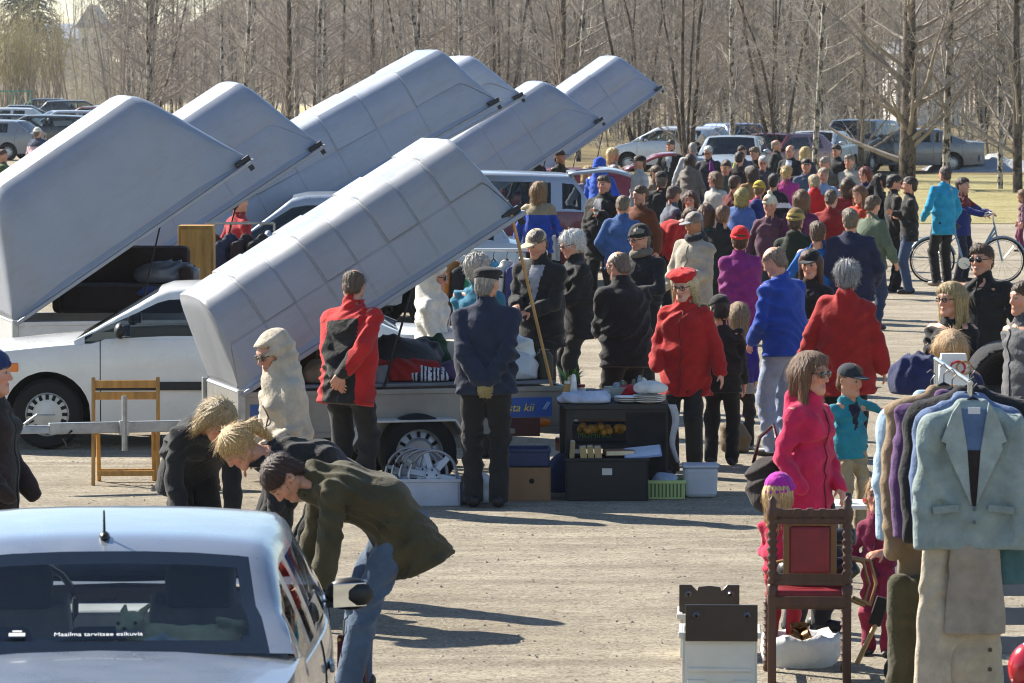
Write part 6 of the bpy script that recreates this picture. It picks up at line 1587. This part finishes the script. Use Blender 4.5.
# rolled purple and lime flags standing among the crowd
for i,(px,c,lb,lean) in enumerate(((711,'7a1f7a','rolled purple flag standing in the crowd',-.10),(716,'b9c46a','rolled lime flag on a pale pole leaning right of the purple one',.13))):
    o_=gz(px+8,246,0); t=thing('furled_flag',lb,'flag',o_); t.rotation_euler=(0,lean,0); m=MB(); m.tube([(0,0,0),(0,0,1.55)],.014,6); m.build('pole',mat('pale_pole','b8b8b4',.4,.3),t,60); m=MB(); m.lathe([(.015,.62),(.05,.70),(.085,.85),(.075,1.1),(.05,1.4),(.02,1.56),(0,1.58)],n=14); m.build('rolled_cloth',cloth(c),t,60)
# green mesh goal frame at the field, green tent shape at the left edge
t=thing('goal_frame','faint green metal frame with net standing at the edge of the field','goal',(xg(13,250),250,0)); m=MB()
for x in (-1.1,.0,1.1): m.tube([(x,0,0),(x,0,2.0)],.05,6)
m.tube([(-1.1,0,2.0),(1.1,0,2.0)],.05,6); m.build('frame',mat('goal_green','4f8a78',.6),t,60); m=MB()
for i in range(9): m.tube([(-1.1+.275*i,.3,0),(-1.1+.275*i,.1,2)],.015,3)
m.build('net',mat('net_green','6fa08c',.8),t)
# ================= people
def pp(px,py,Ht,yaw,label,**k):
    o=gnd(px,py,Ht); o.z=0; return person(o,yaw,label,Ht=Ht,**k)
def pf(px,py,yaw,label,**k):
    o=gnd(px,py,0); return person(o,yaw,label,**k)
# --- foreground left
pp(-8,352,1.66,80,'person in navy knitted cap and dark maroon coat at the left edge',sex='f',jk='2e1216',jk2='15161c',pat='front',hem=.45,hat=('beanie','22345f'),hair=('short','4a3a2e'),lod=1,arms=('pocket','pocket'),tr='15161c',bulk=.02)
pp(286,331,1.62,-62,'woman in beige hooded jacket and dark sunglasses looking down to the left',sex='f',jk='b9ad9a',hood='up',hair=('none','999999'),glasses='sun',lod=1,arms=('low','low'),head=(0,18),lean=6,bulk=.025,hem=.3)
o=gz(198,602); person(o,18,'fair haired woman in dark grey jacket bending forward behind the silver saloon',Ht=1.62,sex='f',lean=64,jk='26282b',hair=('bob','a08a62'),lod=1,arms=('hang','hang'),head=(20,12),tr='17181a',bulk=.02,hem=.2)
o=gz(300,622); person(o,-80,'woman with blond ponytail in patterned black jacket bending low beside the olive coat',Ht=1.68,sex='f',lean=80,jk='17181b',jk2='34363a',pat='hem',hair=('pony','c0a06a'),lod=1,arms=('hang','hang'),head=(12,5),tr='131417',hem=.12)
o=gz(356,693); person(o,-80,'brown haired person in long olive green coat and jeans bending down beside the silver saloon',Ht=1.72,lean=71,jk='45402c',hem=.27,flare=.02,hair=('short','3a2218'),lod=1,arms=('hang','hang'),head=(14,22),tr='4a5c74',bulk=.03,hood='down',shoe='2a2420')
# --- along the front trailer
pf(352,506,156,'balding man in red and black jacket with hands clasped behind his back',jk='b01c22',jk2='17181b',pat='back',hair=('bald','5a4a3c'),lod=1,arms=('back','back'),lean=13,head=(14,14),Ht=1.77,tr='141518',hem=.2,bulk=.02)
pp(432,262,1.66,82,'woman in white hooded jacket and dark glasses behind the trailer',sex='f',jk='dcd8ce',hood='up',hair=('none','888888'),glasses='sun',lod=1,arms=('front','front'),head=(0,10),bulk=.02)
pp(486,268,1.76,180,'man in navy jacket, flat cap and work gloves holding his hands behind his back',jk='232c40',hat=('flat','17181a'),hair=('bald','8a8680'),lod=1,arms=('back','back'),gloves='8f8259',tr='0f1014',hem=.12,bulk=.03,head=(-28,4),shoe='0e0e10',feet=((.09,0),(-.09,.02)))
pp(478,255,1.68,150,'grey haired person partly hidden behind the navy jacket man',jk='2f6f8a',hair=('fluffy','a8a49c'),lod=2,arms=('front','front'))
pp(540,229,1.80,-30,'man in tan cap and open dark jacket over a grey shirt looking down',jk='211e1f',hat=('cap','b8ab90'),hair=('short','5a5048'),lod=1,arms=('front','front'),head=(-8,20),inner='8d8f98',hem=.22,bulk=.02,lean=4)
pp(577,231,1.70,-72,'person with fluffy white hair and black jacket in profile',sex='f',jk='1a1b1f',hair=('fluffy','d6d4cf'),lod=1,arms=('front','low'),head=(0,14),glasses='g',bulk=.03,hem=.24,lean=4)
pp(624,250,1.74,205,'balding man in dark aubergine jacket bent over the black table',jk='221b20',hair=('bald','77685c'),lod=1,arms=('front','front'),lean=8,head=(20,14),bulk=.03,glasses='g',tr='15161a')
pp(643,226,1.74,-35,'man in black knitted cap and dark coat with grey collar',quilt=.10,jk='202326',hat=('beanie','151618'),hair=('short','777068'),lod=2,head=(-15,12),arms=('front','down'),scarf='6d675c',skin='fair',glasses='g')
pp(686,270,1.63,-18,'old woman in red beret and red jacket with glasses facing the camera',sex='f',jk='a8141c',hat=('beret','c01824'),hair=('bob','c9b48c'),lod=1,arms=('down','pocket'),head=(-10,14),glasses='g',hem=.26,bulk=.03,tr='131419',skin='pale')
pp(722,296,1.38,170,'youth in black quilted jacket right behind the red beret woman',quilt=.085,jk='1d1e20',hat=('cap','1c1e1e','4a7a3a'),hair=('short','2a2420'),lod=1,arms=('front','hang'),tr='141519',bulk=.02,head=(20,10))
pp(740,303,1.24,165,'girl in purple jacket and striped skirt over dark leggings',sex='f',jk='33206e',hair=('kid','8d7350'),lod=1,arms=('down','hang'),tr='2a1a14',skirt=('8a7f76',.24),shoe='8a8480',hem=.10)
pp(694,213,1.72,-40,'man in grey cap and beige jacket behind the red beret woman',jk='a59c8d',hat=('cap','8d8d90'),hair=('short','6a5f55'),lod=2,arms=('front','pocket'),head=(-8,12),tr='3a3c42',skin='tan',bulk=.03,scarf='2a2c34')
pp(742,228,1.63,178,'person in red knitted cap and magenta jacket seen from behind',sex='f',jk='7d1e6c',hat=('beanie','d01c26'),hair=('short','4a3020'),lod=2,arms=('front','front'),bulk=.03,hem=.26,tr='1b1c22')
pp(783,245,1.76,-140,'balding man in bright blue jacket and pale jeans looking down to the left',jk='1f47a0',hair=('bald','8a7868'),lod=1,arms=('low','hang'),head=(18,24),lean=6,tr='8d98b0',bulk=.02,hem=.12)
pp(846,262,1.68,176,'grey haired woman in wide red jacket seen from behind',sex='f',jk='9c141c',hair=('fluffy','8f8e90'),lod=1,arms=('down','down'),bulk=.05,hem=.30,tr='16171b',hood='down')
pp(808,250,1.64,-30,'woman in dark cap with brown hair behind the bright blue jacket man',sex='f',jk='2a1c1c',hat=('cap','24201f'),hair=('long','4a2c1c'),lod=2,arms=('front','front'),head=(10,10))
pp(853,209,1.76,176,'man in dark navy jacket with brown grey hair seen from behind',jk='1e2740',hair=('short','6e6050'),lod=2,arms=('pocket','pocket'),bulk=.04,tr='23252c')
pp(798,210,1.70,160,'person in dark green jacket and tan brown hat behind the blue jacket man',jk='27301f',hat=('beanie','7a6236','b09a58'),hair=('short','5a4632'),lod=2,arms=('front','front'),hood='down',bulk=.03)
pp(817,222,1.62,170,'child or short person in bright blue jacket beside the navy jacket man',jk='2461a8',hair=('short','5a4632'),lod=2)
# --- right foreground
pp(808,353,1.60,48,'woman in bright pink jacket with brown hair and sunglasses facing right',sex='f',jk='c01250',hair=('long','6b4a30'),glasses='sun',lod=1,arms=('low','pocket'),head=(8,4),hood='down',tr='20222a',hem=.2)
tp=FOLK[-1].location.copy()
pp(851,365,1.17,25,'boy in teal jacket and dark cap stretching his arm to the clothes rack',jk='1f7d90',hat=('cap','2a3038'),hair=('short','6b4a30'),lod=1,arms=((.70,-.14,1.26),'down'),tr='9a8a6c',inner='1e2236',head=(20,8),hem=.12)
pp(953,283,1.66,-38,'woman with long fair hair, glasses and black jacket looking left',sex='f',quilt=.09,jk='1a1b1e',hair=('long','a08a5c'),glasses='g',lod=1,arms=('front','front'),head=(-12,4))
pp(984,245,1.82,-22,'tall man in black jacket and sunglasses with spiky brown hair',jk='17181b',hair=('short','4d3826'),glasses='sun',quilt=.0,lod=1,arms=('down','down'),head=(-16,2),hem=.2)
pp(956,325,1.56,-8,'fair haired woman looking down behind the white paper bag',sex='f',jk='222a4a',hair=('bob','b89468'),lod=1,arms=('front','front'),head=(0,30),lean=10)
pp(1026,282,1.72,-60,'person in grey jacket cut off by the right edge',quilt=.08,jk='5a5a5e',hair=('short','4a3a2c'),lod=2,arms=('pocket','hang'))
pp(781,476,1.01,150,'small child in magenta knitted cap and pink jacket in front of the antique chair',sex='f',jk='c8284e',hat=('beanie','b0289a'),hair=('kid','c0a070'),lod=1,arms=('front','front'),tr='a8142a',shoe='3a2c26',hem=.12)
pf(878,655,-20,'small child in magenta clothes and leggings half hidden by the tan coat',Ht=.98,sex='f',jk='7a1244',hair=('kid','9a7a50'),lod=1,arms=('front','down'),tr='8a1440',shoe='2a2422')
# shoulder bag on the pink woman's arm
S=SDF((-.12,-.26,-.3),(.12,.26,.26),.012); S.ell((0,0,-.06),(.07,.14,.17),None,.02); S.disp(folds(.009,7)); V,F=S.mesh()
t=thing('shoulder_bag','large dark brown shoulder bag on the arm of the pink jacket woman','bag',tp+Vector((-.24,-.06,.92)),R(50)); mk('bag_body',V,F,cloth('2a1c1e'),t,180)
m=MB(); m.tube([(0,-.09,.05),(.02,-.06,.20),(.07,.0,.27),(.02,.06,.20),(0,.09,.05)],.012,6); m.build('strap',mat('brown_leather','2a1c1e',.4,var=.3,bmp=.3),t,60)
# --- right back
pf(893,292,100,'dark haired person in black hooded jacket standing behind the arms folded one',Ht=1.70,jk='17181b',hair=('short','17120e'),lod=3,arms=('down','hang'),glasses='sun',tr='17181b',head=(0,6))
pf(909,294,-95,'person in black jacket and blue jeans with folded arms seen from the side',Ht=1.68,jk='1b1d20',hair=('short','2e2018'),lod=3,arms=('cross','cross'),tr='3c4c68')
pf(943,286,-150,'man in turquoise jacket and dark trousers with hand in pocket',Ht=1.78,jk='1f93b8',hair=('short','4a3c34'),lod=3,arms=('pocket','pocket'),tr='1a1b20',shoe='6a6058',hem=.2)
pf(962,282,60,'person in dark red and blue jacket holding the bicycle',Ht=1.58,jk='6e1220',jk2='22306e',pat='yoke',hair=('short','3a2418'),lod=3,arms=('reach','reach'),tr='202638')
pf(1022,252,-90,'child with pink trousers cut off by the right edge in the background',Ht=1.1,sex='f',jk='7a5a66',tr='6a2a4a',hair=('kid','7a5a3a'),lod=3)
# --- behind the hatchbacks and beside the covers
pp(322,178,1.84,-60,'person in black cap seen over the roof of the silver grey car',jk='2a2c30',hat=('beanie','17181a'),hair=('short','5a4a3a'),lod=3)
pp(375,164,1.86,40,'person in dark cap and yellowish jacket between the two big covers',jk='8a8450',hat=('cap','1c1d20'),hair=('short','4a3a2c'),lod=3)
pp(238,192,1.80,120,'person in red jacket behind the second cover',jk='a0182c',hair=('short','3a2a20'),lod=3)
pp(532,147,1.90,-20,'blond woman in dark jacket behind the red hatchback',sex='f',jk='1d1a1c',hair=('bob','b89e68'),lod=3)
pp(560,150,1.86,50,'dark clothed person with cap beside the blond woman behind the red hatchback',jk='2a2622',hat=('cap','3a342c'),hair=('short','4a3a2c'),lod=3)
pp(600,158,1.82,150,'person in bright blue hood above the raised tailgate',jk='2450b0',hood='up',hair=('none','888888'),lod=3)
CUPP=pp(604,176,1.80,-28,'big man in open black jacket over grey shirt holding a cup below the tailgate',jk='1c1718',hair=('short','5a4632'),lod=2,arms=('chest','pocket'),bulk=.06,inner='85878c',hem=.3)
pp(538,182,1.72,165,'fair haired person in beige and bright blue jacket by the dark red hatchback',sex='f',jk='9a8d74',jk2='2048a8',pat='yoke',hair=('bob','8a6a44'),lod=2,bulk=.02)
pp(660,172,1.78,172,'man in black jacket and black cap seen from behind left of the crowd',jk='1c1f22',hat=('cap','16171a'),hair=('short','5a5048'),lod=2,bulk=.04)
pp(613,148,1.80,100,'blond person behind the raised red tailgate',sex='f',jk='b9b4a8',hair=('bob','c0a870'),lod=3)
pp(640,156,1.78,-70,'person in dark cap and pale jacket beside the raised red tailgate',jk='b0b2b0',hat=('cap','2a2622'),hair=('short','5a4632'),lod=3)
o=gz(668,312); person(o,70,'person in red jacket bending down behind the black knitted cap man',Ht=1.70,lean=58,jk='b0141e',hair=('short','5a3a24'),lod=2,arms=('hang','hang'),bulk=.03)
# --- the dense crowd
CR=[(671,140,1.80,-10,'man in cap and black jacket with pale grey chest panel left of the crowd','m','17181b',('short','4a3a2c'),('cap','24201e'),dict(inner='a9abb0')),
(692,143,1.78,170,'person in light grey jacket at the left rim of the crowd','m','a9acb2',('short','8a8680'),None,{}),
(690,154,1.68,150,'woman in grey hooded jacket with dark brown hair in the crowd','f','77736c',('bob','3a2418'),None,dict(hood='down')),
(708,146,1.74,-15,'white haired person with glasses at the back of the crowd','m','3a3c42',('short','c8c4bc'),None,dict(glasses='g')),
(741,152,1.76,175,'man in dark brown jacket seen from behind in the middle of the crowd','m','2e2119',('short','2a2018'),None,dict(bulk=.03)),
(742,146,1.76,30,'dark haired man at the back beside the brown jacket man','m','3d4450',('short','3a2a1e'),None,{}),
(755,147,1.72,-30,'brown haired person looking left behind the grey haired woman','f','2a2420',('short','6a5034'),None,{}),
(763,156,1.66,-20,'grey haired woman in dark mauve jacket facing the camera in the crowd','f','4a4048',('short','a8a6a4'),None,dict(glasses='g')),
(776,140,1.78,60,'bald man in black jacket at the back of the crowd','m','191a1e',('bald','8a7a6a'),None,{}),
(791,145,1.78,-25,'balding man with white shirt front at the back of the crowd','m','24262b',('bald','6a5a4c'),None,dict(inner='c9ccd2')),
(805,147,1.70,150,'blond woman in mauve coat at the back of the crowd','f','46404e',('bob','c2a468'),None,{}),
(807,159,1.68,10,'person in black cap and slate blue jacket facing the camera in the crowd','m','4a5568',('short','4a3a2c'),('cap','15161a'),{}),
(826,157,1.70,-40,'grey haired person in olive grey jacket right of the black cap','m','5a564c',('short','8a8278'),None,{}),
(837,145,1.76,-60,'brown haired man in dark jacket at the back right of the crowd','m','1d2027',('short','3a2a1e'),None,{}),
(851,155,1.74,-45,'man in beige grey jacket at the right of the crowd','m','a39e90',('short','7a6a58'),None,{}),
(814,175,1.68,178,'grey blond person in bright red hooded jacket seen from behind','f','c01620',('short','a89674'),None,dict(hood='down',bulk=.04)),
(787,166,1.62,165,'blond woman with ponytail in pink violet jacket','f','a2307c',('pony','b89a60'),None,{}),
(772,174,1.64,172,'dark haired person in dark jacket with white shoulder trim','f','1e1a28',('short','241a14'),None,dict(jk2='d8d8dc',pat='trim')),
(758,182,1.52,175,'child with yellow cap and a blue backpack between pink sleeves','f','b02a62',('short','8a6a3a'),('beanie','c0a840'),dict(jk2='2c3a78',pat='back')),
(741,188,1.50,160,'person in blue white patterned jacket left of the child with backpack','f','4a66a0',('bob','9a8a4a'),None,dict(jk2='9fb0cf',pat='hem')),
(847,178,1.64,150,'brown haired woman in dark red jacket at the right of the crowd','f','8a1420',('bob','4a3220'),None,{}),
(866,167,1.66,-50,'woman with reddish hair in navy blue coat right of the crowd','f','1f2450',('bob','6a2418'),None,dict(hem=.4)),
(690,191,1.60,-15,'brown haired person in dark jacket behind the grey cap man','f','2a2a2e',('bob','4a2c1c'),None,{}),
(727,160,1.70,20,'person in dark green jacket half hidden by the rolled flags','m','3a4a42',('short','3a2c20'),None,{}),
(655,166,1.66,60,'person in brown coat right of the raised red tailgate','f','6a5a4a',('short','4a3626'),None,{}),
(716,172,1.62,-60,'person in pale jacket behind the rolled flags','f','b4b0a6',('bob','6a4a30'),None,{}),
(672,186,1.66,120,'person in blue grey jacket behind the red jacket person','m','5c6270',('short','5a4a3c'),None,{}),
(588,166,1.68,30,'fair person in grey jacket behind the open tailgate','f','7a7c80',('bob','a88a5a'),None,{}),
(722,206,1.62,170,'woman in dark jacket with white bag in front of the rolled flags','f','22201f',('short','6a4a34'),None,{}),
(832,190,1.66,165,'person in red and grey jacket between the red hooded jacket and the dark red one','m','8a1c22',('short','5a4a3a'),None,dict(jk2='5a5c62',pat='hem')),
(705,204,1.64,165,'person in teal jacket just left of the red knitted cap woman','f','1f5f66',('bob','5a3a26'),None,{}),
(640,186,1.70,-40,'person in rust brown jacket beside the black capped man at the left of the crowd','m','6a3a22',('short','4a3626'),None,{}),
(622,196,1.66,160,'person in mid blue jacket left of the bending red jacket person','m','3a5a8c',('short','6a5a48'),None,{}),
(770,196,1.60,-20,'person in cream knitted cap facing the camera left of the brown hat','f','5a3a4a',('short','7a5a3a'),('pom','d0c8b0'),{}),
(800,190,1.68,172,'person in plum jacket behind the tan brown hat','f','5a1f4a',('bob','6a4a30'),None,{}),
(872,196,1.66,140,'person in grey green jacket between the navy jacket man and the arms folded pair','m','5a6654',('short','5a4632'),None,{}),
(860,186,1.58,-30,'young person in orange red top right of the dark red jackets','f','b03a1c',('long','6a4428'),None,{}),
(824,168,1.70,20,'person in pale blue jacket at the back behind the red hooded jacket','m','7f95b4',('short','8a7a66'),None,{}),
(752,166,1.66,-160,'person in camel coat behind the child with the yellow cap','f','8f6f48',('bob','3a2618'),None,{}),
(734,176,1.62,140,'person in wine red coat between the rolled flags and the blue white jacket','f','5e1424',('short','4a3020'),None,{}),
(880,150+24,1.70,-100,'dark clothed person with phone right of the navy coat woman','m','1b1c20',('short','221a14'),None,dict(arms=('face','down')))]
for i,(px,py,Ht,yaw,lb,sx_,jk,hr,ht,kw) in enumerate(CR):
    kk=dict(arms=(('down','down'),('down','front'),('pocket','down'),('hip','down'),('front','pocket'))[i%5],tr=('1b1c22','2c3850','17181b','3a3c40')[(i*3)%4],head=((i*37)%44-22,(i*13)%20),twist=(i*29)%26-13,lean=(i*7)%7,bulk=.015+.01*(i%3)); kk.update(kw)
    Q=pp(px,py,Ht,yaw,lb,sex=sx_,jk=jk,hair=hr,hat=ht,lod=3,seed=100+i,**kk)
    if 'white bag' in lb: BAGP=Q
    if 'backpack between' in lb: PACKP=Q
    if 'with phone' in lb: PHONEP=Q
# far left by the cars
pp(38,128,1.80,150,'person in white brimmed hat and blue grey vest by the parked cars',jk='3a4458',jk2='c9a8b0',pat='yoke',hat=('brim','d8d4c8'),hair=('short','6a5a4a'),lod=3,bulk=.05)
pp(52,139,1.74,-60,'person in pale lilac jacket beside the white brimmed hat',sex='f',jk='b0a6c0',hair=('bob','8a6a4a'),lod=3)
pp(2,150,1.70,90,'person in dark green jacket at the far left edge by the cars',jk='4c5a34',hair=('short','5a3a24'),lod=3,bulk=.08)

def W_(Q,v): T,p=Q; return Matrix.Translation(T.location)@Matrix.Rotation(T.rotation_euler.z,4,'Z')@Vector(v)
t=thing('paper_cup','white paper cup in the hand of the big man below the tailgate','cup',W_(CUPP,CUPP[1]['hands'][0]+np.array((0,-.10,.0)))); m=MB(); m.lathe([(0,0),(.028,0),(.038,.10),(.035,.10),(.026,.01)],n=16); m.build('cup_wall',mat('paper_white2','d8d6d0',.7,var=.05),t,50); m=MB(); m.lathe([(.0315,.035),(.0355,.07)],n=16); m.build('sleeve',mat('cup_sleeve','7a6a58',.8),t,50)
q=W_(BAGP,BAGP[1]['hands'][1]); pile('tote_bag','white bag hanging from the hand of the woman before the rolled flags','bag',q+Vector((0,-.05,-.42)),(.13,.06,.30),'cfcfcc',91,.012,.02)
p=PACKP[1]; q=W_(PACKP,p['chest']-p['f']*.20-p['u']*.26)
t=thing('backpack','dark blue backpack worn by the child with the yellow cap','backpack',q,PACKP[0].rotation_euler.z); S=SDF((-.22,-.16,-.05),(.22,.16,.5),.016); S.ell((0,0,.20),(.14,.09,.22),None,.02); S.ell((0,.07,.12),(.10,.05,.10),None,.03); S.disp(folds(.006,3)); V,F=S.mesh(); mk('pack_body',V,F,cloth('27356e'),t,180)
m=MB(); m.tube([(-.06,-.06,.38),(0,-.06,.43),(.06,-.06,.38)],.010,5); m.build('handle',cloth('1b2140'),t,60)
t=thing('phone','small black phone held up by the dark clothed person right of the crowd','phone',W_(PHONEP,PHONEP[1]['hands'][0]+np.array((0,-.08,.06))),PHONEP[0].rotation_euler.z); m=MB(); m.box((0,0,0),(.07,.010,.14)); m.build('case',BLACKP(),t,None,.004); m=MB(); m.box((0,-.006,0),(.06,.003,.12)); m.build('screen',mat('dark_screen','0c1016',.1,var=0),t)

# thin pale air over the far side of the place
m=bpy.data.materials.new('haze_air'); m.use_nodes=True; nt=m.node_tree; nt.nodes.clear(); o_=nt.nodes.new('ShaderNodeOutputMaterial'); v_=nt.nodes.new('ShaderNodeVolumePrincipled'); v_.inputs['Color'].default_value=(.86,.9,.96,1); v_.inputs['Density'].default_value=.00012; v_.inputs['Anisotropy'].default_value=.2; nt.links.new(v_.outputs[0],o_.inputs['Volume'])
b_=MB(); b_.box((0,950,24),(2600,2300,52)); hz_=b_.build('haze',m); hz_['kind']='stuff'
SC.cycles.volume_step_rate=4; SC.cycles.volume_max_steps=64
